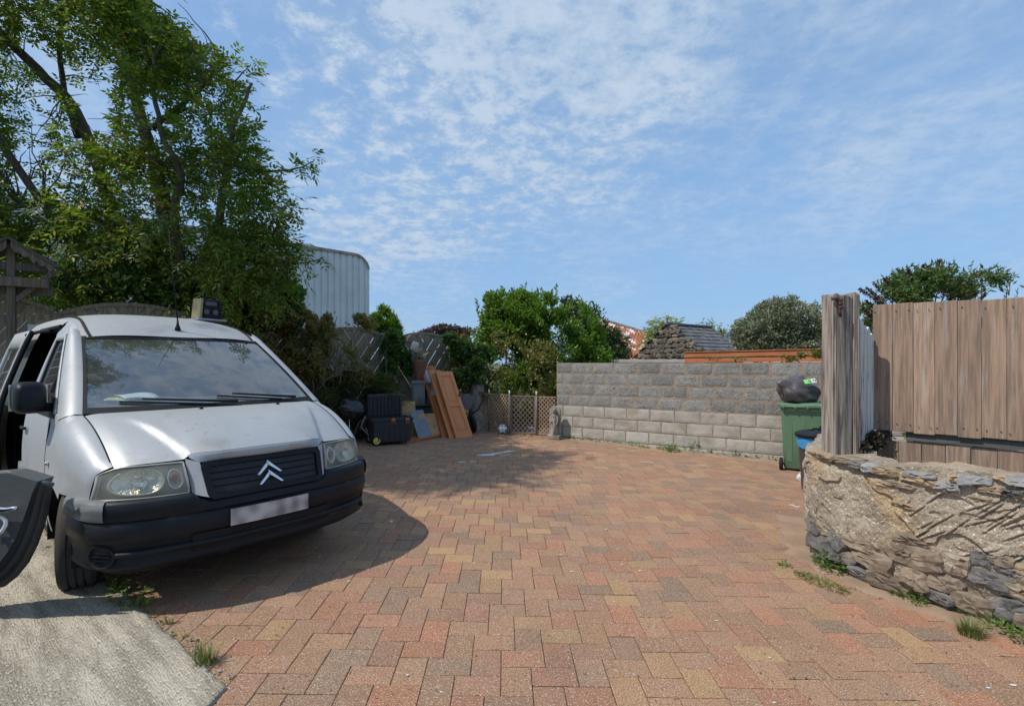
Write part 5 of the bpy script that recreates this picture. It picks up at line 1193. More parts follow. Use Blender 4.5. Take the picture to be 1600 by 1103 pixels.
# ---- front wings
def hp_edge(s, t):
    """front edge of the wing round the outer end of the headlight"""
    pts = [(0, (.806, .296, .934)), (.2, (.845, .318, .915)), (.36, (.880, .340, .888)), (.7, (.900, .346, .80)), (1, (.910, .346, .738))]
    return vp(s*interp(t, [(a, p[0]) for a, p in pts]), interp(t, [(a, p[1]) for a, p in pts]), interp(t, [(a, p[2]) for a, p in pts]))
for s in (-1, 1):
    rows = []; n = 30
    for i in range(n+1):
        l = lerp(.33, 1.30, i/n); tt = min(1, max(0, (l-.345)/(.945-.345)))
        if l <= .95: u_ = 1.0; pnt = bon_pt(1, sstep(0, 1, 0) if False else min(1, max(0, (l-.295)/(.945-.295)))); we, ze = pnt[0], pnt[2]+ZB
        else: we = .82+.11*sstep(.95, 1.12, l); ze = 1.215-.01*sstep(.95, 1.2, l)
        zlow = arch(l, AX_F) or (.745 if l < .8 else .36)
        zlow = max(zlow, .742 if l < .72 else 0)
        col = []; zt = ze
        for k in range(13):
            t = k/12
            if t < .36:
                f = t/.36; w1 = SW(l, ze-.10)-.008; w = lerp(we+.004, w1, 1-(1-f)**1.5); z = zt-.10*f**2.1
            else:
                f = (t-.36)/.64; z = lerp(zt-.10, zlow, f); w = SW(l, z)-.008*(1-min(1, f*4))
            d = abs(l-AX_F)
            if d < .50: w += .018*sstep(.10, 0, z-zlow)*sstep(.5, .3, d)
            col.append(vp(s*w, l, z))
        if i == 0: col = [hp_edge(s, k/12) for k in range(13)]
        rows.append(col)
    part(MB().grid(rows, flip=s < 0), 'front_wing', M_sil, smooth=True)
    # dark wheel well
    mb = MB(); rr = []
    for a in range(-10, 191, 10): rr.append((AX_F+.41*math.cos(R(a)), WZ+.41*math.sin(R(a))))
    mb.grid([[vp(s*.95, l, z) for l, z in rr], [vp(s*.62, l, z) for l, z in rr]]); mb.grid([[vp(s*.62, l, z) for l, z in rr], [vp(s*.60, AX_F, WZ) for _ in rr]]); part(mb, 'wheel_well', M_rub)
    # side repeater
    mb = MB(); mb.lathe([(.012, 0), (.019, .006), (.017, .016), (.006, .022)], vp(s*(SW(1.16, .87)+.0), 1.16, .87), 12, Matrix.Rotation(R(90)*s, 3, 'Y')); part(mb, 'side_repeater', M_chr, smooth=True)
# ---- windscreen
def ws_pt(u, t, d=0):
    w = lerp(.815, .680, t)*u; l = lerp(.805+.175*u*u, 1.705+.088*u*u, t)-.045*math.sin(math.pi*t)*(1-.3*u*u); z = lerp(1.225, 1.757, t)
    z += .010*(1-u*u)*t; return vp(w, l-d*.5, z+d*.85)
U = [-1+2*i/24 for i in range(25)]; T = [i/14 for i in range(15)]
ws = part(MB().grid([[ws_pt(u, t) for u in U] for t in T]), 'windscreen', G_ws, smooth=True)
mb = MB()
for (u0, u1, t0, t1) in ((-1.012, -.985, -.02, 1.02), (.985, 1.012, -.02, 1.02), (-1.012, 1.012, .982, 1.02), (-1.012, 1.012, -.04, .03)):
    uu = [lerp(u0, u1, i/ (24 if u1-u0 > 1 else 1)) for i in range(25 if u1-u0 > 1 else 2)]; tt = [lerp(t0, t1, i/(14 if t1-t0 > .5 else 1)) for i in range(15 if t1-t0 > .5 else 2)]
    mb.grid([[ws_pt(u, t, .006) for u in uu] for t in tt])
part(mb, 'screen_seal', M_rub, ws)
for (ua, ta, ub, tb) in ((.13, .0, -.62, .085), (.78, .01, .12, .11)):
    mb = MB(); a = Vector(ws_pt(ua, ta, .03)); pts = [Vector(ws_pt(lerp(ua, ub, k/6), lerp(ta, tb, k/6), .03)) for k in range(7)]; mb.tube(pts, [.012, .011, .010, .009, .008, .008, .007], 6)
    pts2 = [Vector(ws_pt(lerp(ua, ub, .25+k*.16), lerp(ta, tb, .25+k*.16)-.02, .012)) for k in range(7)]; mb.tube(pts2, .008, 5); part(mb, 'wiper', M_rub, smooth=True)
mb = MB(); rows = [[ws_pt(u, -.02, .0) for u in U], [ws_pt(u, -.075, -.012) for u in U]]; part(mb.grid(rows, flip=True), 'scuttle', M_rub)
for u in (-.22, .5):
    mb = MB(); p = bon_pt(u, .90); mb.lathe([(.014, 0), (.012, .012), (.004, .018)], p, 10); part(mb, 'washer_jet', M_rub, smooth=True)
# ---- roof
def roof_z(u, l):
    zc = sinterp(l, [(1.68,1.768),(1.80,1.835),(1.95,1.905),(2.2,1.975),(2.6,2.025),(3.2,2.05),(4.3,2.045),(4.62,2.0)]); ze = sinterp(l, [(1.68,1.70),(1.79,1.757),(1.95,1.83),(2.2,1.905),(2.6,1.955),(3.2,1.975),(4.3,1.97),(4.62,1.93)]); return zc-(zc-ze)*abs(u)**3
def roof_pt(u, v):
    l = lerp(1.705+.088*u*u, 4.62, v**1.5); wr = sinterp(l, [(1.70,.682),(1.9,.69),(2.4,.66),(4.6,.63)]); return vp(wr*u, l, roof_z(u, l))
U2 = [-1+2*i/28 for i in range(29)]; V2 = [i/26 for i in range(27)]
part(MB().grid([[roof_pt(u, v) for u in U2] for v in V2]), 'roof', M_sil, smooth=True)
for s in (-1, 1):
    rows = [[Vector(roof_pt(s*(.93+du), v))+Vector((0, 0, dz)) for v in [i/26 for i in range(27)]] for du, dz in ((-.016, .004), (-.012, .014), (.008, .014), (.012, .004))]; part(MB().grid([[tuple(p) for p in r] for r in rows], flip=s < 0), 'roof_strip', M_rub)
# ---- A pillars
for s in (-1, 1):
    rows = []
    for i in range(15):
        t = -.04+1.06*i/14; a = Vector(ws_pt(s*1.012, t, .002)); l2 = lerp(1.10, 1.93, t); z2 = lerp(1.19, 1.80, t); b = Vector(vp(s*SW(l2, z2), l2, z2)); m_ = a.lerp(b, .5)+Vector((s*.022, -.02, .012)); q1 = a.lerp(b, .2)+Vector((s*.012, -.016, .012)); q3 = a.lerp(b, .8)+Vector((s*.014, -.006, .004)); rows.append([tuple(a), tuple(q1), tuple(m_), tuple(q3), tuple(b)])
    for t in (1.06, 1.12): rows.append([roof_pt(s*.95, 0) if False else tuple(Vector(p)+Vector((-s*.012, .10, .045))*((t-1.02)/.1)) for p in rows[14]])
    part(MB().grid(rows, flip=s > 0), 'windscreen_pillar', M_sil, smooth=True)
# ---- sides
def side_grid(l0, l1, z0, z1, s, n=8, m=12, off=0.0, lf=None):
    """lf(z) -> (l0, l1)"""
    rows = []
    for j in range(m+1):
        z = lerp(z0, z1, j/m); a, b = lf(z) if lf else (l0, l1); rows.append([vp(s*(SW(lerp(a, b, i/n), z)+off), lerp(a, b, i/n), z) for i in range(n+1)])
    return rows
ZW = 1.20; ZT = 1.79
DL = 1.305; DR = 2.36                     # front door, lower part
def door_lf(z): return (lerp(1.13, 1.94, (z-ZW)/(ZT-ZW)) if z > ZW else DL if z < ZW-.02 else 1.20, DR)
for s in (-1, 1):
    d_ = part(MB().grid(side_grid(DL+.008, DR, .36, ZW-.01, s, 14, 16), flip=s > 0), 'front_door', M_sil, smooth=True, solid=.0)
    # window frame and glass
    fr = MB(); gl = MB(); ns, nt_ = 16, 12
    lft = lambda z: (lerp(1.14, 1.955, (z-ZW)/(ZT-ZW)), lerp(DR, DR-.05, (z-ZW)/(ZT-ZW)))
    rows = side_grid(0, 0, ZW, ZT, s, ns, nt_, .0, lft)
    for j in range(nt_):
        for i in range(ns):
            f = [rows[j][i], rows[j][i+1], rows[j+1][i+1], rows[j+1][i]]
            if s > 0: f = f[::-1]
            isf = i < 1 or i >= ns-2 or j >= nt_-1
            if isf: fr.add(f, [(0, 1, 2, 3)])
    part(fr, 'window_frame', M_sil, d_, smooth=True, fix=True, solid=.012)
    rows = side_grid(0, 0, ZW-.01, ZT-.02, s, ns, nt_, -.014, lft); part(gl.grid(rows, flip=s > 0), 'door_window', G_side, d_, smooth=True)
    b0, b1 = Vector(vp(s*(SW(1.60, ZW)+.002), 1.60, ZW)), Vector(vp(s*(SW(1.66, 1.62)+.002), 1.66, 1.56)); mb = MB(); mb.tube([b0, b0.lerp(b1, .5), b1], .014, 6); part(mb, 'quarter_bar', M_rub, d_)
    mb = MB(); mb.grid(side_grid(1.16, DR, ZW-.03, ZW+.005, s, 8, 2, .006)); part(mb, 'waist_seal', M_rub, d_)
    mb = MB(); mb.grid([[vp(s*(SW(l, z)+o), l, z) for l in [lerp(DL+.03, DR-.01, i/8) for i in range(9)]] for z, o in ((.745, 0), (.742, .022), (.66, .028), (.645, 0))], flip=s < 0); part(mb, 'rubbing_strip', M_blk2, d_, smooth=True)
    mb = MB(); 
    for l in (DL+.002,): mb.tube([vp(s*(SW(l, z)-.004), l, z) for z in [lerp(.40, 1.18, k/10) for k in range(11)]], .006, 5)
    part(mb, 'door_gap', M_rub, d_)
    mb = MB(); mb.tube([vp(s*(SW(2.2, 1.03)+.022), 2.12, 1.03), vp(s*(SW(2.2, 1.03)+.03), 2.2, 1.03), vp(s*(SW(2.2, 1.03)+.022), 2.28, 1.03)], .013, 6); part(mb, 'door_handle', M_rub, d_)
    # strip above the door, sill, rear body
    up = []
    for j in range(6):
        t = j/5; up.append([vp(s*lerp(SW(l, ZT), abs(roof_pt(1, ((l-1.793)/(4.62-1.793))**(1/1.5))[0]), sstep(0, 1, t) if False else t**1.2), l, lerp(ZT, roof_z(1, l), t)) for l in [lerp(1.94, 2.40, i/6) for i in range(7)]])
    part(MB().grid(up, flip=s > 0), 'roof_side', M_sil, smooth=True)
    rows = []
    for j in range(6):
        t = j/5; rows.append([vp(s*lerp(SW(l, 1.88), .655-.008*(l-2.4), t**1.2), l, lerp(1.88, roof_z(1, l), t)) for l in [lerp(2.40, 4.62, i/16) for i in range(17)]])
    part(MB().grid(rows, flip=s > 0), 'roof_side', M_sil, smooth=True)
    part(MB().grid(side_grid(1.40, 3.50, .26, .37, s, 12, 3), flip=s > 0), 'sill', M_blk)
    lr = 3.38 if s < 0 else DR+.008
    rows = []
    for j in range(19):
        rows.append([])
        for i in range(33):
            l = lerp(lr, 4.62, i/32); zl = max(.36, arch(l, AX_R)); z = lerp(zl, 1.88, j/18); rows[-1].append(vp(s*SW(l, z), l, z))
    part(MB().grid(rows, flip=s > 0), 'rear_side', M_sil, smooth=True)
    mb = MB(); rr = [(AX_R+.41*math.cos(R(a)), WZ+.41*math.sin(R(a))) for a in range(-10, 191, 10)]; mb.grid([[vp(s*.95, l, z) for l, z in rr], [vp(s*.62, l, z) for l, z in rr]]); part(mb, 'wheel_well', M_rub)
# rear end
mb = MB(); zz = [.36, .6, .9, 1.2, 1.5, 1.75, 1.93, 2.0]; mb.grid([[vp(u*SW(4.62, min(z, 1.92)), 4.62+.03*(1-u*u), z) for u in U2] for z in zz]); part(mb, 'rear_door', M_sil, smooth=True)
mb = MB(); mb.box(vp(0, 4.66, .50), (1.86, .12, .20)); part(mb, 'rear_bumper', M_blk, bevel=.03)
# interior
mb = MB(); mb.box(vp(0, 2.9, .52), (1.80, 3.35, .04)); part(mb, 'floor', M_dark)
mb = MB(); mb.grid([[vp(.90*k, l, z) for l in (2.4, 4.58)] for k, z in ((1, .54), (1, 1.2), (.78, 1.85))]); mb.grid([[vp(u*.9, 4.57, .55) for u in (-1, 1)], [vp(u*.70, 4.57, 1.9) for u in (-1, 1)]]); mb.grid([[vp(u*.60, l, 1.86) for l in (2.5, 4.55)] for u in (-1, 1)]); part(mb, 'lining', M_dark)
mb = MB(); mb.grid([[vp(-.90, 3.40, .5), vp(-.90, 4.57, .5)], [vp(-.90, 3.40, 1.2), vp(-.90, 4.57, 1.2)], [vp(-.70, 3.40, 1.86), vp(-.70, 4.57, 1.86)]]); part(mb, 'lining', M_dark)
prof = [(1.00, 1.16), (1.08, 1.225), (1.22, 1.262), (1.38, 1.265), (1.48, 1.16), (1.50, .95), (1.45, .70), (1.42, .55)]
mb = MB(); mb.grid([[vp(w, l+.07*(1-abs(w)/.85)-.06, z+.02*math.exp(-((w+.38)/.22)**2)*(1 if 1.1 < l < 1.45 else 0)) for l, z in prof] for w in [-.84+1.68*i/24 for i in range(25)]]); part(mb, 'dashboard', M_dash, smooth=True)
mb = MB(); cw = Vector(vp(-.38, 1.62, 1.14)); ax = Matrix.Rotation(R(-28), 3, 'X')
mb.tube([cw+ax @ Vector((.19*math.cos(a), 0, .19*math.sin(a))) for a in [2*math.pi*i/24 for i in range(25)]], .015, 8, False); mb.bar(cw+ax @ Vector((-.18, 0, 0)), cw+ax @ Vector((.18, 0, 0)), .03, .05); mb.tube([cw, cw+Vector((0, -.25, -.12))], .03, 8); part(mb, 'steering_wheel', M_dark, smooth=True)
for w, wd in ((-.42, .50), (.10, .46), (.52, .46)):
    mb = MB(); mb.box(vp(w, 2.10, .80), (wd, .50, .16)); mb.prism([(2.28, .86), (2.42, .86), (2.58, 1.42), (2.50, 1.46), (2.42, 1.42)], lambda y, z, x: vp(x, y, z), w-wd/2, w+wd/2); mb.box(vp(w, 2.56, 1.56), (.26, .09, .17)); part(mb, 'seat', M_dark, bevel=.03)
mb = MB(); mb.box(vp(0, 1.77, 1.70), (.22, .03, .06)); part(mb, 'rear_view_mirror', M_rub, bevel=.01)
# door pillar and open sliding door
mb = MB(); mb.grid([[vp(-SW(l, z)+o, l, z) for z in [lerp(.40, 1.90, k/10) for k in range(11)]] for l, o in ((DR+.004, .0), (DR+.03, .012), (DR+.09, .03), (DR+.10, .12))]); part(mb, 'door_pillar', M_rub, smooth=True)
mb = MB(); mb.tube([vp(-SW(l, 1.875)-.002, l, 1.875) for l in [lerp(2.40, 3.40, k/8) for k in range(9)]], .016, 6); part(mb, 'door_rail', M_rub)
rows = [[vp(-(SW(l, z)+.085), l, z) for l in [lerp(3.22, 4.28, i/10) for i in range(11)]] for z in [lerp(.42, 1.86, k/18) for k in range(19)]]
sdr = MB()
for j in range(18):
    for i in range(10):
        z = lerp(.42, 1.86, (j+.5)/18)
        if not (1.22 < z < 1.74 and 1 <= i <= 8): sdr.add([rows[j][i], rows[j][i+1], rows[j+1][i+1], rows[j+1][i]], [(0, 1, 2, 3)])
sd_ = part(sdr, 'sliding_door', M_sil, smooth=True, fix=True, solid=.03)
part(MB().grid([[vp(-(SW(l, z)+.082), l, z) for l in [lerp(3.33, 4.17, i/8) for i in range(9)]] for z in [lerp(1.20, 1.76, k/6) for k in range(7)]]), 'door_window', G_side, sd_, smooth=True)
mb = MB(); mb.tube([vp(-(SW(3.21, z)+.08), 3.21, z) for z in [lerp(.42, 1.86, k/14) for k in range(15)]], .022, 8); part(mb, 'door_seal', M_rub, sd_)
mb = MB(); mb.tube([vp(-(SW(3.2, 1.86)-.01), 2.9, 1.86), vp(-(SW(3.2, 1.86)+.05), 3.15, 1.85), vp(-(SW(3.2, 1.8)+.09), 3.3, 1.82)], .016, 6); part(mb, 'door_arm', M_rub, sd_)
# wing mirrors (the far one is folded away out of sight)
mb = MB(); mc = Vector(vp(-1.05, 1.30, 1.315)); rows = []
for y, sx, sz in ((-.075, .62, .66), (-.06, .86, .88), (-.02, 1, 1), (.05, 1.02, 1.02), (.065, .96, .97)):
    rows.append([tuple(mc+Vector((.118*sx*math.copysign(abs(math.cos(a))**.5, math.cos(a))*.74, y+.02*math.cos(a), .108*sz*math.copysign(abs(math.sin(a))**.5, math.sin(a))))) for a in [2*math.pi*i/28 for i in range(29)]])
mb.grid(rows, flip=True); mb.f.append(tuple(range(28))); mb.m.append(0); mir = part(mb, 'wing_mirror', M_blk, smooth=True, auto=60)
mb = MB(); mb.grid([[tuple(mc+Vector((x, .062, z))) for x in (-.10, .10)] for z in (-.09, .09)], flip=True); part(mb, 'mirror_glass', M_chr, mir)
mb = MB(); mb.prism([(1.24, 1.19), (1.55, 1.19), (1.42, 1.34), (1.33, 1.30)], lambda y, z, x: vp(x, y, z), -.93, -.885); mb.bar(mc+Vector((.05, .03, -.07)), vp(-.90, 1.38, 1.24), .07, .06); part(mb, 'mirror_arm', M_rub, mir)
# aerial
mb = MB(); p0 = Vector(vp(0, 1.83, 1.852)); mb.lathe([(.026, 0), (.022, .02), (.010, .055), (.008, .09)], p0, 12); mb.tube([p0+Vector((0, 0, .08)), p0+Vector((-.025, .045, .50)), p0+Vector((-.045, .085, .93))], [.006, .0035, .0025], 6); part(mb, 'aerial', M_rub, smooth=True)
# wheels
def wheel(w, l, steer, name='wheel'):
    rot = Matrix.Rotation(steer, 3, 'Z') @ Matrix.Rotation(R(90), 3, 'Y'); c = vp(w, l, WZ); r = RW; hw = .10
    prof = [(.20, -hw*.72), (.27, -hw*1.02), (.305, -hw*.98), (r-.006, -hw*.80)]
    for k in range(4):
        a = -hw*.72+k*hw*.40; prof += [(r, a), (r, a+hw*.27), (r-.010, a+hw*.29), (r-.010, a+hw*.38)]
    prof = prof[:-2]+[(r-.006, hw*.80), (.305, hw*.98), (.27, hw*1.02), (.20, hw*.72)]
    mb = MB(); mb.lathe(prof, c, 40, rot, caps=False); wh = part(mb, name, M_tyre, smooth=True, auto=40)
    mb = MB(); mb.lathe([(.21, -hw*.7), (.205, 0), (.19, hw*.1), (.05, hw*.35), (.04, hw*.5), (.001, hw*.5)], c, 28, rot if w > 0 else Matrix.Rotation(steer, 3, 'Z') @ Matrix.Rotation(R(-90), 3, 'Y'), caps=False); part(mb, 'rim', pm('steel_rim_'+str(round(w))+str(round(l)), (.35,.35,.36), (.25,.25,.26), 6, .45, .1, 60, metal=.6), wh, smooth=True)
for w in (-.83, .83): wheel(w, AX_F, R(-16)); wheel(w, AX_R, 0)
mb = MB(); mb.box(vp(0, 2.3, .42), (1.5, 4.0, .10)); part(mb, 'underbody', M_rub)
# ---- things on and in the van
M_yel = pm('dusty_yellow_plastic', (.30,.25,.12), (.22,.185,.10), 5, .6, .1, 60); M_paper = pm('paper', (.78,.80,.78), (.70,.74,.74), 9, .8, .1, 40)
def van_w(w, l, z): return van.matrix_basis_local if False else (Matrix.Translation((-1.645, 3.49, ZB)) @ Matrix.Rotation(R(50), 4, 'Z')) @ Vector((w, l, z-ZB))
def radio():
    p = van_w(.52, 2.62, 2.012); t = thing('site_radio', 'dusty yellow and black site radio standing on the van roof', 'radio', p, R(50+12)); t.scale = (.8, .8, .84)
    body = MB(); body.prism([(-.155, .02), (.155, .02), (.145, .06), (.125, .265), (-.125, .265), (-.145, .06)], lambda x, z, y: (x, y, z), -.085, .085); b = body.build('body', M_rub, t, bevel=.02)
    for s in (-1, 1): MB().prism([(s*.165, .02), (s*.125, .02), (s*.10, .275), (s*.135, .275)], lambda x, z, y: (x, y, z), -.095, .095).build('side_guard', M_yel if s < 0 else M_rub, t, bevel=.012, fix=True)
    mb = MB(); mb.box((0, -.088, .215), (.15, .012, .05)); mb.build('display', M_dash, t); 
    for x in (-.06, .06): mb = MB(); mb.lathe([(.038, 0), (.036, .010), (.012, .012)], (x, -.086, .105), 16, Matrix.Rotation(R(90), 3, 'X')); mb.build('speaker', M_dash, t, smooth=True)
    mb = MB(); mb.tube([(-.12, 0, .27), (-.09, 0, .305), (.09, 0, .305), (.12, 0, .27)], .013, 8); mb.build('handle', M_rub, t, smooth=True)
    MB().box((-.01, .0, .005), (.40, .30, .025)).build('base', pm('grey_tray', (.35,.35,.36), (.28,.28,.29), 5, .6, .1, 50), t, bevel=.008)
radio()
def papers():
    for w, l, rz, sx, sy, lab, z, m in ((-.46, 1.19, 8, .24, .17, 'white paper sheet lying on the dashboard behind the windscreen', 1.305, M_paper), (-.585, 1.17, -25, .15, .13, 'pale yellow leaflet under the white sheet on the dashboard', 1.29, pm('yellow_paper', (.62,.62,.34), (.56,.57,.32), 8, .8, .05, 40))):
        mb = MB(); mb.grid([[(sx*(i/6-.5), sy*(j/4-.5), .006*math.sin(i*.9+j)) for i in range(7)] for j in range(5)]); o = mb.build('paper_sheet', m, None, smooth=True, solid=.0015); o.location = van_w(w, l, z); o.rotation_euler = (R(9), 0, R(50+rz)); tag(o, lab, 'paper', 'papers on the van dashboard')
    p = van_w(-.74, 1.26, 1.20); t = thing('blue_carton', 'blue carton standing behind the windscreen at the driver end', 'carton', p, R(40)); M_bl_ = pm('blue_card', (.07,.22,.45), (.10,.30,.52), 14, .5, .1, 40); mb = MB(); mb.prism([(-.055, 0), (.055, 0), (.055, .17), (0, .205), (-.055, .17)], lambda x, z, y: (x, y, z), -.045, .045); mb.build('body', M_bl_, t, bevel=.004); MB().box((0, -.0475, .09), (.075, .003, .06)).build('print_panel', M_paper, t)
papers()

# ================================================================ OBJECTS IN THE YARD
M_bin = pm('green_bin_plastic', (.115,.21,.125), (.10,.185,.11), 3, .5, .12, 120, stain=(.15,.25,.16), stscale=1.6, stlo=.52, sthi=.75, stretch=(1, 1, .5))
def wheelie_bin():
    Y = 7.95; p = at(1254, 727, Y); p.z = gz(p.x); t = thing('wheelie_bin', 'green wheeled rubbish bin standing in front of the block wall', 'bin', p, R(-30)); h = .98; M_h = M_blk
    rows = []
    for z, sx, sy in ((.03, .235, .23), (.06, .25, .25), (.5, .268, .285), (h-.06, .288, .33), (h, .292, .335)): 
        r = []
        for cx, cy, a0 in ((1, -1, -90), (1, 1, 0), (-1, 1, 90), (-1, -1, 180)):
            for k in range(5): a = R(a0+90*k/4); r.append((cx*(sx-.045)+.045*math.cos(a), cy*(sy-.045)+.045*math.sin(a), z))
        rows.append(r+[r[0]])
    mb = MB(); mb.grid(rows); mb.f.append(tuple(range(19, -1, -1))); mb.m.append(0); mb.build('body', M_bin, t, smooth=True, auto=40)
    MB().box((0, 0, h+.005), (.625, .70, .04)).build('rim', M_bin, t, bevel=.012)
    for x in (-.17, 0, .17): MB().prism([(x-.035, .14), (x+.035, .14), (x+.045, h-.14), (x-.045, h-.14)], lambda a_, z_, y_: (a_, -(.245+.075*(z_-.06)/(h-.1))-y_, z_), -.004, .010).build('moulded_rib', M_bin, t, bevel=.008, fix=True)
    lid = MB(); n = 10; lid.grid([[(lerp(-.31, .31, i/n), lerp(-.36, .36, j/n), h+.035+.035*(1-(2*i/n-1)**4)*(1-(2*j/n-1)**4)) for i in range(n+1)] for j in range(n+1)]); lo = lid.build('lid', M_bin, t, smooth=True, solid=.012)
    hb = MB(); hb.tube([(-.29, -.385, h+.015), (.29, -.385, h+.015)], .017, 10); hb.build('handle_bar', M_bin, t, smooth=True)
    for x in (-.25, -.09, .07, .24): MB().box((x, -.362, h+.01), (.03, .075, .06)).build('hinge_lug', M_bin, t, bevel=.01)
    for s in (-1, 1):
        wm = MB(); wm.lathe([(.02, -.022), (.085, -.024), (.10, -.016), (.10, .016), (.085, .024), (.02, .022)], (s*.285, -.24, .10), 24, Matrix.Rotation(R(90), 3, 'Y')); wm.build('wheel', M_rub, t, smooth=True, auto=40)
    MB().tube([(-.32, -.21, .10), (.32, -.21, .10)], .014, 8).build('axle', M_rub, t); MB().box((0, -.20, .09), (.42, .10, .09)).build('axle_housing', M_bin, t, bevel=.01)
    return p, h
bp, bh = wheelie_bin()
M_bag = pm('black_bin_bag', (.060,.052,.054), (.105,.09,.092), 5, .38, .5, 14, stretch=(1, 1, 2.2), spec=.7)
def bag_mesh(rx, ry, rz, seed, neck=None):
    """slack plastic bag: sharp folds gathered towards a tied neck, flat where it rests"""
    mb = MB(); n, m = 88, 52; rows = []; nk = neck or Vector((-.5, -.3, .8)).normalized()
    A1 = lambda v: float(v[0])
    for i in range(m+1):
        ph = math.pi*i/m; r = []
        for j in range(n+1):
            th = 2*math.pi*(j % n)/n; x, y, z = math.sin(ph)*math.cos(th), math.sin(ph)*math.sin(th), math.cos(ph); q = max(-1, min(1, x*nk.x+y*nk.y+z*nk.z))
            e1 = nk.orthogonal().normalized(); e2 = nk.cross(e1); az = math.atan2(x*e2.x+y*e2.y+z*e2.z, x*e1.x+y*e1.y+z*e1.z); po = math.acos(q)
            big = A1(vnoise(np.array([x*1.5+seed]), np.array([y*1.5+z*1.3]), seed)); mid = A1(vnoise(np.array([x*3.4+z*2+seed]), np.array([y*3.4-z*2.4]), seed+1))
            fold = 1-abs(A1(vnoise(np.array([math.cos(az)*2.4+po*.8+seed]), np.array([math.sin(az)*2.4+po*.5]), seed+2)))*2; f2 = 1-abs(A1(vnoise(np.array([math.cos(az)*6+po]), np.array([math.sin(az)*6-po*.7]), seed+5)))*2
            d = .93+.17*big+.08*mid+.05*fold*(.4+.6*max(0, q))+.022*f2
            d += .50*max(0, q)**30
            zz = max(z*d*rz, -rz*.70); r.append((x*d*rx, y*d*ry, zz+rz*.70))
        rows.append(r)
    return mb.grid(rows, flip=True)
def refuse_bag():
    p = (bp.x-.11, bp.y-.06, bp.z+bh+.066); t = thing('rubbish_bag', 'full black rubbish bag with bright green label lying on the green bin lid', 'bag', p, R(10))
    bag_mesh(.31, .24, .235, 5, Vector((-.85, -.2, .45)).normalized()).build('bag', M_bag, t, smooth=True, fix=True)
    c = Vector((.02, -.232, .33)); ax = Vector((1, .05, .10)).normalized(); up = Vector((-.05, .55, .83)).normalized(); q = lambda a, b, d=0: tuple(c+ax*a+up*b+ax.cross(up)*d)
    M_lab = pm('label_green', (.28,.85,.20), (.25,.80,.18), 5, .5, 0, 40); M_wh = pm('label_white', (.85,.82,.88), (.8,.78,.84), 5, .5, 0, 40); M_pu = pm('label_ink', (.10,.05,.14), (.08,.05,.12), 5, .5, 0, 40)
    lb = MB().prism([(-.105, -.035), (.02, -.035), (.02, .035), (-.105, .035)], q, 0, .004).build('label', M_lab, t); MB().prism([(.02, -.035), (.105, -.035), (.105, .035), (.02, .035)], q, 0, .004).build('label_panel', M_wh, lb)
    mb = MB()
    for a, b, w, h in ((-.03, 0, .012, .04), (-.012, -.014, .03, .010), (.0, .004, .012, .03), (.05, .008, .018, .03), (.078, -.004, .02, .034)): mb.prism([(a, b-h/2), (a+w, b-h/2), (a+w, b+h/2), (a, b+h/2)], q, .0045, .0055)
    mb.build('label_print', M_pu, lb)
refuse_bag()
def black_tub():
    p = at(1274, 735, 6.55); p.z = gz(p.x); t = thing('lidded_bucket', 'round dark bucket with black lid over a blue liner beside the green bin', 'bucket', p, 0)
    z1 = H-(686-HY)/FPX*6.55-p.z
    MB().lathe([(.15, 0), (.155, .02), (.195, z1), (.19, z1), (.15, .03)], (0, 0, 0), 28, caps=False).build('body', pm('dark_purple_plastic', (.06,.05,.058), (.05,.045,.05), 4, .5, .1, 60), t, smooth=True, auto=40)
    rows = []
    for k, (r, z) in enumerate(((.200, z1-.09), (.212, z1-.02), (.206, z1), (.214, z1+.03), (.205, z1+.05))): rows.append([((r+.006*vnoise(np.array([j*.8]), np.array([k*1.]), 3)[0])*math.cos(2*math.pi*j/36), (r+.006*vnoise(np.array([(j % 36)*.8]), np.array([k*1.]), 3)[0])*math.sin(2*math.pi*j/36), z-(.03*abs(vnoise(np.array([j*.5]), np.array([7.]), 2)[0]) if k == 0 else 0)) for j in range(37)])
    MB().grid(rows).build('liner', pm('blue_liner', (.03,.20,.48), (.05,.28,.58), 6, .3, .4, 30), t, smooth=True)
    MB().lathe([(.21, z1+.045), (.236, z1+.045), (.238, z1+.07), (.22, z1+.085), (.16, z1+.105), (.10, z1+.115), (.095, z1+.10), (.05, z1+.10), (.001, z1+.105)], (0, 0, 0), 32, caps=False).build('lid', M_blk, t, smooth=True, auto=40)
    MB().lathe([(.222, z1+.03), (.226, z1+.03), (.226, z1+.045), (.222, z1+.045)], (0, 0, 0), 32, caps=False).build('ring', M_rub, t, smooth=True); mb = MB(); mb.tube([(-.05, 0, z1+.11), (-.03, 0, z1+.135), (.03, 0, z1+.135), (.05, 0, z1+.11)], .011, 6); mb.build('handle', M_blk, t, smooth=True); MB().box((.16, .08, z1+.11), (.10, .06, .09)).build('lid_hinge', M_blk, t, bevel=.01)
black_tub()
M_whp = pm('white_plastic_bag', (.72,.74,.76), (.60,.62,.64), 8, .45, .6, 18)
p = G(1257, 752); o = bag_mesh(.10, .10, .075, 9).build('plastic_bag', M_whp, None, smooth=True, fix=True); o.location = p; tag(o, 'crumpled white plastic bag at the corner of the stone wall', 'bag')

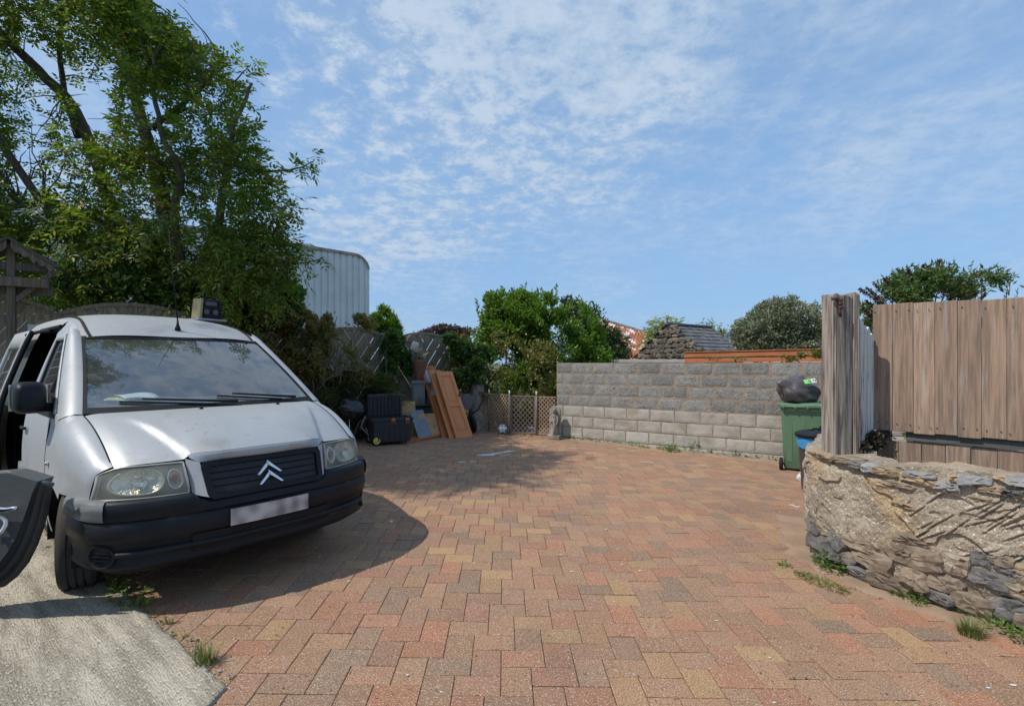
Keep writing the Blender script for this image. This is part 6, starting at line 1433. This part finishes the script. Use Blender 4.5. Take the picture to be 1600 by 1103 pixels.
# ---- football, statue
def football():
    c = G(785, 678); r = .105; t = thing('football', 'white and blue football lying by the lattice gate', 'ball', (c.x, c.y, c.z)); pal = [M_whp, pm('ball_blue', (.05,.07,.30), (.06,.09,.36), 6, .4, .05, 60), pm('ball_yellow', (.60,.62,.12), (.55,.55,.1), 6, .4, .05, 60)]
    bm = bmesh.new(); bmesh.ops.create_icosphere(bm, subdivisions=1, radius=r); bmesh.ops.bevel(bm, geom=list(bm.verts), offset=.34, offset_type='PERCENT', affect='VERTICES') if False else None
    bm.free(); mb = MB(); n, m = 32, 18; rows = [[(r*math.sin(math.pi*i/m)*math.cos(2*math.pi*j/n), r*math.sin(math.pi*i/m)*math.sin(2*math.pi*j/n), r+r*math.cos(math.pi*i/m)) for j in range(n+1)] for i in range(m+1)]; mb.grid(rows)
    mb.build('shell', pal[0], t, smooth=True, fix=True)
    def patch(az, el, rad, mat, k=5, name='panel'):
        d = Vector((math.cos(el)*math.cos(az), math.cos(el)*math.sin(az), math.sin(el))); a = d.orthogonal().normalized(); b = d.cross(a); pm_ = MB(); rows = []
        for f in (1, .66, .33, .01): rows.append([tuple(Vector((0, 0, r))+(d+(a*math.cos(2*math.pi*i/k)+b*math.sin(2*math.pi*i/k))*rad*f).normalized()*(r+.0015)) for i in range(k+1)])
        pm_.grid(rows).build(name, mat, t, smooth=True)
    for az, el, rd, mt in ((-90, 5, .36, 2), (-40, -12, .34, 1), (-140, -10, .32, 1), (-95, 52, .26, 1), (-30, 42, .26, 1), (-160, 40, .28, 1), (-90, -45, .34, 1), (20, 0, .36, 1)): patch(R(az), R(el), rd, pal[mt])
football()
M_stat = pm('weathered_cast_stone', (.34,.31,.26), (.22,.20,.165), 7, .95, .8, 60, stain=(.12,.115,.09), stscale=9, stlo=.52, sthi=.68)
def statue():
    c = G(866, 686); t = thing('garden_statue', 'weathered stone figure of a draped woman in a niche at the wall end', 'statue', c, R(-20))
    MB().box((0, .02, .045), (.27, .22, .09)).build('plinth', M_stat, t, bevel=.015)
    nb = MB(); arch_ = [(-.115, .09), (.115, .09), (.115, .56)]+[(.115*math.cos(R(a)), .56+.12*math.sin(R(a))) for a in range(15, 180, 15)]+[(-.115, .56)]; nb.prism(arch_, lambda x, z, y: (x, y, z), .045, .12); nb.build('niche', M_stat, t, bevel=.012, fix=True)
    fg = MB(); n = 28; prof = [(.082,.09),(.080,.12),(.070,.20),(.060,.28),(.056,.33),(.066,.38),(.064,.42),(.050,.455),(.060,.475),(.052,.495),(.022,.512),(.020,.53),(.034,.548),(.040,.575),(.036,.60),(.020,.622),(.001,.63)]; rows = []
    for r, z in prof: rows.append([((r*(1+(.16 if z < .34 else .03)*math.sin(j*2*math.pi/n*7+z*9))*(1 if z < .5 else .8))*math.cos(2*math.pi*j/n)*1.0, -.02+r*.85*math.sin(2*math.pi*j/n)*(1+(.14 if z < .34 else 0)*math.sin(j*2*math.pi/n*7+z*9)), z) for j in range(n+1)])
    fg.grid(rows, flip=False); fg.tube([(-.058, -.02, .475), (-.078, -.045, .41), (-.05, -.085, .37), (.0, -.092, .385)], [.02, .018, .015, .012], 8); fg.tube([(.058, -.02, .475), (.080, -.03, .41), (.078, -.06, .34), (.05, -.085, .30)], [.02, .018, .015, .012], 8)
    fg.lathe([(.001, -.012), (.038, 0), (.042, .03), (.03, .055), (.001, .06)], (0, .0, .585), 14); fg.tube([(.0, -.09, .385), (.03, -.088, .30), (.035, -.085, .12)], [.016, .02, .026], 8); fg.build('figure', M_stat, t, smooth=True)
statue()

# ---- tool chest, barbecue
def tool_chest():
    f = G(604, 697); t = thing('tool_chest', 'open black wheeled tool chest with orange latches and yellow wheel hubs', 'tool box', (f.x-.02, f.y+.30, f.z), R(30)); M_tc = pm('black_tool_plastic', (.018,.019,.022), (.028,.029,.032), 5, .55, .25, 90); M_or = pm('orange_latch', (.42,.15,.06), (.36,.12,.05), 5, .5, .1, 40)
    w, d, h = .74, .46, .42; mb = MB(); mb.box((0, 0, .05+h/2), (w*.92, d*.92, h), None, 0, 1.08); b = mb.build('body', M_tc, t, bevel=.02)
    for s in (-1, 1): MB().box((0, s*d*.5, .05+h), (w*1.03, .03, .05)).build('rim', M_tc, t, bevel=.008); MB().box((s*w*.505, 0, .05+h), (.03, d, .05)).build('rim', M_tc, t, bevel=.008)
    for k in range(6): MB().box((-w*.36+k*w*.145, -d*.475, .05+h*.45), (.022, .02, h*.72)).build('rib', M_tc, t, bevel=.005)
    lid = MB(); lid.box((-.02, d*.56, .05+h+.225), (w*.90, .10, .44)); l_ = lid.build('lid', M_tc, t, bevel=.03); l_.rotation_euler = (R(0), 0, 0)
    for k in range(9): MB().box((-w*.41+k*w*.096, d*.56-.062, .05+h+.225), (.016, .028, .38)).build('lid_rib', M_tc, l_)
    for k in range(5): MB().box((0, d*.56-.060, .05+h+.07+k*.08), (w*.82, .022, .014)).build('lid_rib', M_tc, l_)
    for x in (w*.0, w*.36):
        mb = MB(); mb.box((x, -d*.53, .05+h-.03), (.072, .03, .10)); lt = mb.build('latch', M_or, t, bevel=.008); MB().box((x, -d*.53-.018, .05+h-.045), (.04, .012, .03)).build('latch_slot', M_rub, lt)
    for s, yy in ((-1, -.16), (-1, .14), (1, .14)):
        wm = MB(); wm.lathe([(.02, -.03), (.080, -.032), (.096, -.02), (.096, .02), (.080, .032), (.02, .03)], (s*w*.40, -d*.40 if yy < 0 else d*.40, .096), 24, Matrix.Rotation(R(90), 3, 'X')); wo = wm.build('wheel', M_rub, t, smooth=True, auto=40)
        hb = MB(); hb.lathe([(.064, 0), (.062, .012), (.02, .016), (.018, .026), (.001, .026)], (s*w*.40, (-d*.40-.028) if yy < 0 else d*.40-.028, .096), 20, Matrix.Rotation(R(90), 3, 'X')); hb.build('hub', pm('yellow_hub'+str(s)+str(yy), (.55,.50,.12), (.45,.42,.10), 8, .5, .1, 40), wo, smooth=True, auto=40)
    mb = MB(); mb.tube([(-w*.46, .05, .42), (-w*.56, 0, .55), (-w*.60, -.05, .48)], .014, 6); mb.build('pull_handle', M_rub, t)
tool_chest()
def barbecue():
    Y = 9.55; c = at(546, 690, Y); c.z = gz(c.x); t = thing('kettle_barbecue', 'black covered barbecue with tilted lid on thin metal legs', 'barbecue', c, R(10)); M_en = pm('black_enamel', (.012,.012,.014), (.018,.018,.02), 4, .22, .03, 60, spec=.6); M_leg = pm('pale_metal_leg', (.55,.55,.54), (.42,.42,.41), 6, .35, .1, 60, metal=.6)
    tilt = Matrix.Rotation(R(6), 3, 'Y')
    def oval(prof, name, mat): 
        mb = MB(); n = 32; rows = [[tuple(tilt @ Vector((1.25*r*math.cos(2*math.pi*j/n), r*math.sin(2*math.pi*j/n), z-.62))+Vector((0, 0, .62))) for j in range(n+1)] for r, z in prof]; return mb.grid(rows).build(name, mat, t, smooth=True, auto=50)
    oval([(.02,.42),(.14,.435),(.20,.48),(.228,.56),(.232,.62)], 'bowl', M_en); lid = oval([(.244,.605),(.246,.63),(.236,.70),(.205,.765),(.15,.81),(.08,.83),(.001,.835)], 'lid', M_en); oval([(.25,.612),(.256,.618),(.25,.63)], 'lid_rim', M_en)
    mb = MB(); mb.tube([(-.08, -.24, .60), (-.075, -.285, .575), (.045, -.285, .565), (.05, -.24, .59)], .010, 8); mb.build('handle', M_rub, t, smooth=True)
    for a, b in (((.02, -.16, .46), (.02, -.20, .0)), ((-.20, .05, .46), (-.30, .12, .0)), ((.17, .0, .47), (.40, -.06, .10)), ((.20, .08, .47), (.06, .10, .12))):
        mb = MB(); mb.tube([a, b], .011, 8); mb.build('leg', M_leg, t, smooth=True)
    for y in (-.08, .10):
        wm = MB(); wm.lathe([(.02, -.02), (.07, -.022), (.085, -.014), (.085, .014), (.07, .022), (.02, .02)], (.41, y, .085), 20, Matrix.Rotation(R(90), 3, 'X')); wm.build('wheel', M_rub, t, smooth=True, auto=40)
    mb = MB(); mb.tube([(.41, -.1, .085), (.41, .12, .085)], .008, 6); mb.build('axle', M_leg, t); MB().box((.26, .02, .36), (.10, .20, .26), Matrix.Rotation(R(20), 3, 'Y')).build('ash_box', M_en, t, bevel=.01)
    mb = MB(); mb.tube([(.30, -.12, .50), (.22, -.10, .30), (.38, -.10, .12)], .012, 6); mb.build('brace', pm('bare_wood_brace', (.40,.30,.20), (.33,.25,.17), 7, .8, .2, 40), t)
barbecue()

# ---- doors, boards and timber leaning on the bed
M_pine = wood('varnished_pine', (.60,.235,.08), (.50,.18,.055), val=.06, bump=.12, rough=.5, scale=2.6); M_ply = wood('plywood', (.42,.25,.13), (.34,.20,.10), val=.05, bump=.15, stretch=(2, 2, 5)); M_pdk = wood('dark_stained_pine', (.46,.155,.05), (.37,.12,.04), val=.06, bump=.12, rough=.5)
def quad_thing(name, label, cat, bl, br, tr, tl, group=None):
    """frame placed by its lower edge and its leaning direction: returns thing whose local x runs along the lower edge and z up the face"""
    bl, br, tl = Vector(bl), Vector(br), Vector(tl); x = br-bl; w = x.length; x.normalize(); z = tl-bl; hh = z.length; z = (z-x*z.dot(x)); z.normalize(); y = z.cross(x)
    t = thing(name, label, cat, bl, 0, group); t.rotation_euler = Matrix((x, y, z)).transposed().to_euler(); return t, w, hh
def leaning_door(label, px_bl, px_br, px_tl, mat, back, panels=True, th=.035, glass=False, dz=0, group='doors leaning at the end of the bed'):
    bl = G(*px_bl); br = G(*px_br); bl.z += dz; br.z += dz; tl = at(px_tl[0], px_tl[1], bl.y+back)
    t, w, h = quad_thing('leaning_door', label, 'door', bl, br, None, tl, group); st = w*.19
    def bx(x0, x1, z0, z1, y0, y1, nm, m=mat): return MB().box(((x0+x1)/2, (y0+y1)/2, (z0+z1)/2), (x1-x0, y1-y0, z1-z0)).build(nm, m, t, bevel=.004)
    bx(0, st, 0, h, 0, th, 'stile'); bx(w-st, w, 0, h, 0, th, 'stile')
    rails = [(0, .15), (h*.46, h*.46+.10), (h-.11, h)] if panels else [(0, .10), (h-.10, h)]
    for a, b in rails: bx(st+.001, w-st-.001, a, b, .001, th-.001, 'rail')
    for (a, b), (c, d) in zip(rails, rails[1:]):
        if glass: bx(st, w-st, b, c, .014, .020, 'glass_panel', pm('frosted_glass', (.42,.44,.44), (.36,.38,.38), 5, .3, .05, 30)); continue
        bx(st, w-st, b, c, .016, .024, 'panel'); bx(st+.03, w-st-.03, b+.03, c-.03, .009, .0165, 'raised_field')
        for x0, x1, z0, z1 in ((st, st+.012, b, c), (w-st-.012, w-st, b, c), (st+.012, w-st-.012, b, b+.012), (st+.012, w-st-.012, c-.012, c)): bx(x0, x1, z0, z1, .004, .0155, 'moulding')
    return t
leaning_door('narrow pine door with two raised panels, front of the leaning stack', (713,685), (739,682), (676,580), M_pine, .45)
leaning_door('narrow pine door edge just behind the front two panel door', (703,685), (722,683), (663,578), M_pine, .52, True, .035)
leaning_door('pine framed door with pale glass top, tallest of the leaning stack', (690,683), (712,681), (661,571), M_pdk, .75, False, .035, True)
leaning_door('dark stained narrow door at the back left of the leaning stack', (685,681), (702,680), (656,583), M_pdk, .80, True)
def panel_thing(name, label, cat, px_bl, px_br, px_tl, mat, back, th=.018, holes=0, dz=0):
    bl = G(*px_bl); br = G(*px_br); bl.z += dz; br.z += dz; tl = at(px_tl[0], px_tl[1], bl.y+back); t, w, h = quad_thing(name, label, cat, bl, br, None, tl)
    MB().box((w/2, th/2, h/2), (w, th, h)).build('sheet', mat, t, bevel=.002)
    if holes:
        mb = MB()
        for k in range(holes): mb.lathe([(.012, 0), (.012, .002)], (random.uniform(.08, .92)*w, -.001, (.08+.84*(k/(holes-1)))*h), 10, Matrix.Rotation(R(90), 3, 'X'))
        mb.build('screw_hole', M_rub, t)
    return t
M_slateb = pm('blue_grey_laminate', (.17,.21,.235), (.14,.175,.20), 3, .5, .08, 40); M_teal = pm('dark_teal_panel', (.075,.105,.11), (.06,.085,.09), 3, .55, .08, 40); M_mdf = wood('tan_chipboard', (.48,.29,.125), (.42,.25,.10), bump=.1, stretch=(2, 2, 2))
panel_thing('tan_board', 'tall tan chipboard sheet standing behind the grey leaning sheet', 'board', (624,683.5), (652,682.5), (624,627), M_mdf, .30)
panel_thing('grey_board', 'blue grey laminate sheet leaning between tan sheet and drilled plywood', 'board', (655,687), (677,685), (642,641), M_slateb, .35)
panel_thing('plywood_offcut', 'small plywood offcut with screw holes in front of the grey sheet', 'board', (663,685.5), (690,683), (655,647), M_ply, .25, .016, 6)
panel_thing('pine_offcut', 'narrow orange pine board wedged between plywood and the door stack', 'board', (691,684), (699,683.5), (670,618), M_pdk, .45)
def drawer_box():
    bl = at(643, 668, 11.0); t = thing('drawer_carcass', 'stacked dark teal cabinet box set on the bed wall behind the grey sheet', 'cabinet', (bl.x, bl.y, .62), R(6)); w, h = .40, .46
    z0 = H-(641-HY)/FPX*11.0-.62
    MB().box((.02, .1, .26), (.03, .30, .48)).build('side_panel', M_teal, t, bevel=.003); MB().box((w, .1, .26), (.03, .30, .48)).build('side_panel', M_teal, t, bevel=.003); MB().box((w/2+.01, .22, .26), (w-.03, .02, .46)).build('back_panel', M_slateb, t); MB().box((w/2+.01, .1, .03), (w-.035, .30, .02)).build('shelf', M_teal, t); MB().box((w/2+.01, .1, .505), (w+.01, .30, .02)).build('top', M_cemw, t)
drawer_box()
panel_thing('cement_sheet', 'grey cement sheet standing upright behind the tan board', 'board', (622,670), (644,669), (625,601), M_cemw, .25)
for px0, py0, px1, py1, lb in ((634, 692, 690, 682.5, 'long orange timber batten lying on the paving in front of the boards'), (634, 688, 676, 683.5, 'shorter timber batten lying just behind the long batten')):
    a, b = G(px0, py0), G(px1, py1); t = thing('timber_batten', lb, 'batten', (a.x, a.y, a.z), 0, 'timber battens on the paving'); MB().bar((0, 0, .022), (b.x-a.x, b.y-a.y, .022), .05, .042).build('batten', M_pdk, t, bevel=.003)
# ---- pots, stone pillar and the stack of driftwood stones
M_terra = pm('old_terracotta', (.27,.125,.085), (.20,.10,.075), 6, .9, .4, 60, stain=(.30,.27,.22), stscale=4, stlo=.58, sthi=.75)
def pot():
    c = at(655, 600, 11.15); t = thing('flower_pot', 'terracotta pot with grey plant on the bed edge beside the doors', 'plant pot', (c.x, c.y, .65), 0); z0 = .52
    MB().box((0, 0, .26), (.30, .30, .52)).build('stand', M_cemw, t, bevel=.01); MB().lathe([(.08, z0), (.10, z0+.02), (.155, z0+.38), (.17, z0+.40), (.17, z0+.45), (.145, z0+.45), (.135, z0+.40), (.001, z0+.38)], (0, 0, 0), 24, caps=False).build('pot', M_terra, t, smooth=True, auto=40)
    n = 500; P = rand_unit(n)*np.array([.16, .16, .09])*np.random.rand(n, 1)**.4+np.array([0, 0, z0+.47]); leaf_object('plant', P, rand_unit(n)+np.array([0, 0, .4]), rand_unit(n), .05, .5, L_grey, t)
pot()
def pillar():
    c = at(746, 612, 11.9); t = thing('stone_pillar', 'pale stone pillar by the roses with rounded stones stacked on top', 'pillar', (c.x, c.y, 0), R(20)); zt = H-(600-HY)/FPX*11.9
    mb = MB(); mb.lathe([(.25, -.1), (.22, .35), (.17, .75), (.155, zt)], (0, 0, 0), 16); mb.build('shaft', M_stat, t, smooth=True, auto=50)
    for x, z, sx, sz, m in ((-.12, .30, .34, .20, M_sb), (.10, .18, .22, .22, M_sb), (.02, .10, .26, .2, M_sg), (.09, .40, .26, .16, M_wst)):
        o = stone_mesh(random.randrange(999), (sx, .24, sz), 5, sq=.3).build('stone', m, t, smooth=True); o.location = (x, random.uniform(-.05, .05), zt+z)
M_wst = pm('white_pebble', (.60,.57,.52), (.50,.47,.42), 5, .8, .3, 40)
pillar()
def stone_string():
    for i, (px, py, sx, sz, m, lb) in enumerate([(640, 530, .16, .20, M_sb, 'brown pebble at top of the pebble chain on the fan fence'), (647, 541, .20, .24, M_wst, 'pale pebble second down the chain on the fan fence'), (656, 549, .22, .16, M_sb, 'brownish pebble third down the chain on the fan fence'), (645, 553, .13, .16, M_sd, 'dark round pebble beside the chain on the fan fence'), (650, 561, .13, .26, M_wst, 'long white pebble at the bottom of the chain on the fan fence'), (661, 556, .34, .07, pm('driftwood', (.55,.44,.30), (.45,.36,.25), 6, .9, .3, 40), 'short pale driftwood stick poking out above the doors')]):
        c = at(px, py, 11.35); o = stone_mesh(50+i, (sx, .14, sz), 5, sq=.25).build('driftwood' if i == 5 else 'pebble', m, None, smooth=True); o.location = c; o.rotation_euler = (0, R(-30) if i == 5 else R(20), R(40)); tag(o, lb, 'driftwood' if i == 5 else 'stone', None if i == 5 else 'pebbles hung on the fan fence')
stone_string()
def chairs_frame():
    c = G(722, 679); t = thing('wheelbarrow', 'old wheelbarrow with grey tray and rusty curved handles behind the doors', 'wheelbarrow', (c.x, c.y+.4, c.z), R(20)); M_r = pm('rusty_tube', (.10,.05,.04), (.07,.04,.035), 9, .7, .2, 50)
    mb = MB(); rows = [[(x*k, y*.8*k+.12*(1-k), z) for x, y in ((-.22, -.30), (.22, -.30), (.22, .30), (-.22, .30), (-.22, -.30))] for k, z in ((.6, .52), (1, .82), (1.04, .83))]; mb.grid(rows); mb.f.append((3, 2, 1, 0)); mb.m.append(0); mb.build('tray', M_slateb, t, fix=True)
    for x in (-.16, .30): mb = MB(); mb.tube([(x*.5, .3, .28), (x, -.1, .50), (x*1.25, -.25, .74), (x*1.1, -.36, .90), (x*.7, -.42, .86)], .017, 8); mb.build('handle', M_r, t, smooth=True)
    wm = MB(); wm.lathe([(.03, -.04), (.15, -.045), (.185, -.02), (.185, .02), (.15, .045), (.03, .04)], (.16, -.16, .185), 26, Matrix.Rotation(R(80), 3, 'Y')); wm.build('wheel', M_rub, t, smooth=True, auto=40)
chairs_frame()
# ---- wooden shelter with scalloped roof edge
M_shel = wood('dark_shelter_timber', (.15,.115,.085), (.085,.07,.05), stain=(.10,.11,.06), stscale=3, stlo=.55, sthi=.7)
def shelter():
    c = at(18, 560, 6.6); t = thing('wooden_shelter', 'weathered timber garden shelter with scalloped roof edge at far left behind the van', 'shelter', (c.x, c.y, .55), R(32)); k = 6.6/FPX; zz = lambda py: H-(py-HY)/FPX*6.6-.55
    MB().box((0, 0, (zz(380))/2), (.085, .085, zz(380))).build('post', M_shel, t, bevel=.006); MB().box((-.9, .0, zz(400)/2), (.085, .085, zz(400))).build('post', M_shel, t, bevel=.006)
    MB().box((-.25, -.065, zz(441)), (1.25, .05, .12)).build('beam', M_shel, t, bevel=.005); MB().box((-.2, .065, zz(452)), (1.2, .05, .12)).build('beam', M_shel, t, bevel=.005); MB().box((-.15, .0, zz(416)), (1.0, .04, .10)).build('beam', M_shel, t)
    zr = zz(380)
    for s in (-1, 1):
        # scalloped bargeboard: scallops cut in the lower edge
        top = [(s*.02, zr+.03), (s*.46, zr-.27)]; low = []; n = 40
        for i in range(n+1):
            f = 1-i/n; x = lerp(.02, .43, f); z = lerp(zr-.07, zr-.33, f)-.035*abs(math.sin(f*math.pi*5)); low.append((s*x, z))
        poly = top+low; mb = MB(); m = n+1; A_ = [(s*lerp(.02, .46, 1-i/n), lerp(zr+.03, zr-.27, 1-i/n)) for i in range(n+1)]
        mb.grid([[(x, -.12, z) for x, z in A_], [(x, -.12, z) for x, z in low]]); mb.build('bargeboard', M_shel, t, solid=.022)
        mb = MB(); mb.grid([[(s*.0, y, zr+.045) for y in (-.16, .5)], [(s*.49, y, zr-.285) for y in (-.16, .5)]]); mb.build('roof', pm('felt_roof'+str(s), (.06,.055,.05), (.09,.08,.07), 5, .9, .3, 40), t, solid=.03)
    MB().bar((.04, 0, zz(470)), (.42, 0, zz(420)), .05, .06).build('brace', M_shel, t); MB().bar((-.04, 0, zz(500)), (-.5, 0, zz(450)), .05, .06).build('brace', M_shel, t)
shelter()
# ---- open door of a car parked just outside the frame
def parked_car():
    Y = 2.95; root = thing('parked_car', 'black car at the left edge with its ribbed door swung open beside the van', 'car', (-3.9, 1.6, gz(-3.9))); rv = Vector(root.location); o = Vector(at(0, 900, Y))
    bd = MB(); rows = []
    for z, k in ((.22, .97), (.45, 1.0), (.70, 1.0), (.88, .97), (.95, .90), (.97, .5)): rows.append([(-.05+(x+.05)*k, -.3+(y+.3)*k, z) for x, y in ((-2.2, -3.0), (.5, -3.0), (.78, -2.6), (.84, .5), (.72, .78), (.42, 1.02), (.1, 1.10), (-2.2, 1.10), (-2.2, -3.0))])
    bd.grid(rows, flip=False); bd.f.append(tuple(40+q for q in range(8))); bd.m.append(0); bd.build('body', pm('black_car_paint', (.012,.012,.014), (.016,.016,.018), 3, .2, .02, 60, coat=.5), root, smooth=True, auto=40, fix=True)
    wm = MB(); wm.lathe([(.18, -.09), (.28, -.10), (.31, -.06), (.31, .06), (.28, .10), (.18, .09), (.05, .07)], (.66, .35, .31), 28, Matrix.Rotation(R(90), 3, 'Y')); wm.build('wheel', M_tyre, root, smooth=True, auto=40)
    t = bpy.data.objects.new('door', None); C.objects.link(t); t.parent = root; t.location = o-rv; M_cd = pm('black_door_trim', (.022,.022,.024), (.035,.035,.037), 4, .5, .2, 80); M_gt = pm('grey_door_card', (.085,.09,.095), (.065,.07,.072), 3, .6, .2, 60)
    # outline in the picture plane at Y: edge curves down to the left
    right = [(82, 757), (80, 775), (76, 800), (70, 822), (60, 850), (46, 878), (28, 900), (8, 916), (-30, 925)]; left = [(58, 752), (50, 770), (42, 795), (34, 818), (24, 842), (12, 862), (0, 878), (-20, 893), (-60, 905)]
    R3 = [at(px, py, Y+.02)-o for px, py in right]; L3 = [at(px, py, Y-.06)-o for px, py in left]
    rows = []
    for f, d in ((0, 0), (.12, .018), (.25, .004), (.36, .018), (.5, .026), (.62, .006), (.74, .022), (.88, .024), (1, 0)): rows.append([tuple(a.lerp(b, f)+Vector((0, -d, 0))) for a, b in zip(L3, R3)])
    mb = MB(); mb.grid(rows, flip=True); mb.build('edge_seal', M_cd, t, smooth=True)
    inner = [at(px, py, Y-.07)-o for px, py in [(58, 752), (13, 739), (-30, 742), (-80, 760), (-110, 800), (-110, 900), (-60, 905)]+left[::-1][1:-1]]
    n = len(inner); mb = MB(); mb.add([tuple(p) for p in inner]+[tuple(p+Vector((-.02, .13, 0))) for p in inner], [tuple(range(n)), tuple(range(2*n-1, n-1, -1))]+[(i, n+i, n+(i+1) % n, (i+1) % n) for i in range(n)]); mb.build('door_card', M_gt, t, fix=True)
    tb = MB(); pts = [at(px, py, Y-.03)-o for px, py in ((-30, 741), (13, 738), (35, 745), (58, 752), (82, 757))]; tb.tube(pts, [.014]*5, 8); tb.build('top_rail', M_gt, t, smooth=True)
    hd = MB(); hd.tube([at(px, py, Y-.11)-o for px, py in ((-20, 797), (0, 796), (12, 796), (22, 794), (27, 792))], [.016, .017, .015, .013, .006], 8); hd.build('door_handle', M_chr, t, smooth=True)
    M_wt = pm('white_trim', (.78,.80,.82), (.7,.72,.75), 4, .35, .05, 40); rg = MB(); rg.tube([at(px, py, Y-.10)-o for px, py in ((-12, 808), (2, 808), (9, 813), (9, 820), (3, 830), (-12, 834))], .010, 8); rg.build('pocket_surround', M_wt, t, smooth=True); pp = MB(); a = [at(px, py, Y-.085)-o for px, py in ((-12, 826), (6, 826), (3, 836), (-12, 838))]; pp.add([tuple(p) for p in a], [(0, 3, 2, 1)]); pp.build('blue_sticker', pm('blue_print', (.04,.28,.55), (.05,.24,.48), 4, .4, 0, 40), t)
parked_car()
# ---- marks on the paving: white splashes and paint spill, lying as thin patches
M_spl = pm('white_splash', (.62,.63,.64), (.50,.50,.50), 12, .7, .2, 60)
def blot(mb, px, py, r, ax=1.6, rot=0.0):
    c = G(px, py); n = 10; ph = random.random()*6; mb.add([(c.x, c.y, c.z+.0085)]+[(c.x+r*ax*(1+.35*math.sin(3*a+ph)+.2*math.sin(5*a+ph*2))*math.cos(a)*math.cos(rot)-r*math.sin(a)*math.sin(rot), c.y+r*ax*math.cos(a)*math.sin(rot)+r*(1+.3*math.sin(4*a+ph))*math.sin(a)*math.cos(rot), gz(c.x)+.0045) for a in [2*math.pi*i/n for i in range(n)]], [(0, 1+i, 1+(i+1) % n) for i in range(n)])
mb = MB()
for px, py in [(960,940), (893,893), (876,867), (965,858), (972,882), (947,827), (1108,1045), (1203,1028), (885,703), (894,709), (888,716), (1083,719), (1098,727), (1112,727), (1108,731), (1086,736), (1000,892), (637,1055), (690,1082), (1245,795), (1240,790), (1220,801), (1545,1075), (1120,970), (500,870), (545,908), (1210,1098), (740,880), (1010,770), (930,712)]: blot(mb, px, py, random.uniform(.005, .013)*(1+(py-700)/-900))
for px, py, r in ((1584,1071,.008), (1245,792,.02), (1237,789,.014)): blot(mb, px, py, r, 2.2)
tag(mb.build('white_splash', M_spl, paving), kind='stuff')
mb = MB()
for k in range(9): blot(mb, 755+k*5.5+random.uniform(-1, 1), 712-k*.9+random.uniform(-.4, .4), .045, 1.8)
blot(mb, 762, 711, .09, 1.6); blot(mb, 722, 722, .04); blot(mb, 738, 721, .03)
mb.build('paint_spill', M_spl, paving)
def litter():
    c = G(856, 660); P = None
    for px, py, s, lb in ((829, 664, .09, 'crumpled pale plastic scrap on the lawn behind the gate'),):
        c = at(px, 664, 12.3); c.z = gz(c.x)-.06; o = bag_mesh(s, s, s*.6, 13).build('plastic_scrap', M_whp, None, smooth=True, fix=True); o.location = c; tag(o, lb, 'litter')
litter()
# a few loose leaves and crumbs of dirt on paving and slab
n = 260; pts = []
while len(pts) < n:
    px, py = random.uniform(100, 1580), random.uniform(700, 1095)
    if px < 560 and py < 900 or px > 1260 and py < 930: continue
    if random.random() < (.25 if 560 < px < 1200 else 1): c = G(px, py); pts.append((c.x, c.y, c.z+.006))
o = leaf_object('fallen_leaf', np.array(pts), rand_unit(len(pts))*np.array([1, 1, .1]), rand_unit(len(pts))*.3+np.array([0, 0, 1]), .014*(.4+np.random.rand(len(pts))), .5, leafmat('fallen_leaf_brown', [(.07,.05,.03), (.16,.10,.05), (.05,.07,.025), (.22,.17,.10)], .1)); tag(o, kind='stuff')
# grit and crumbled mortar along the slab edge and the wall foot
def grit():
    mb = MB(); rs = np.random.RandomState(8)
    lines = [((150, 905), (360, 1062), 12, 170, .010), ((1268, 872), (1330, 905), 10, 70, .012), ((1330, 905), (1600, 985), 14, 160, .013), ((880, 688), (1215, 722), 4, 120, .012)]
    for (x0, y0), (x1, y1), wd, n, sz in lines:
        for k in range(n):
            f = rs.rand(); c = G(x0+(x1-x0)*f+rs.normal()*wd, y0+(y1-y0)*f+abs(rs.normal())*wd*.6-wd*.2+2); r = sz*(.25+rs.rand()**2); z = .012 if y0 > 900 and x0 < 400 else .006
            v = [(c.x+r*math.cos(a+k), c.y+r*math.sin(a+k), c.z+z-.004) for a in (0, 1.7, 3.3, 4.6)]+[(c.x+rs.normal()*r*.2, c.y+rs.normal()*r*.2, c.z+z+r*.55)]; mb.add(v, [(0, 1, 4), (1, 2, 4), (2, 3, 4), (3, 0, 4)])
    tag(mb.build('grit', pm('grit_stone', (.34,.29,.23), (.16,.135,.11), 30, .95, 0, 50, val=.3, src='island'), None), kind='stuff')
grit()
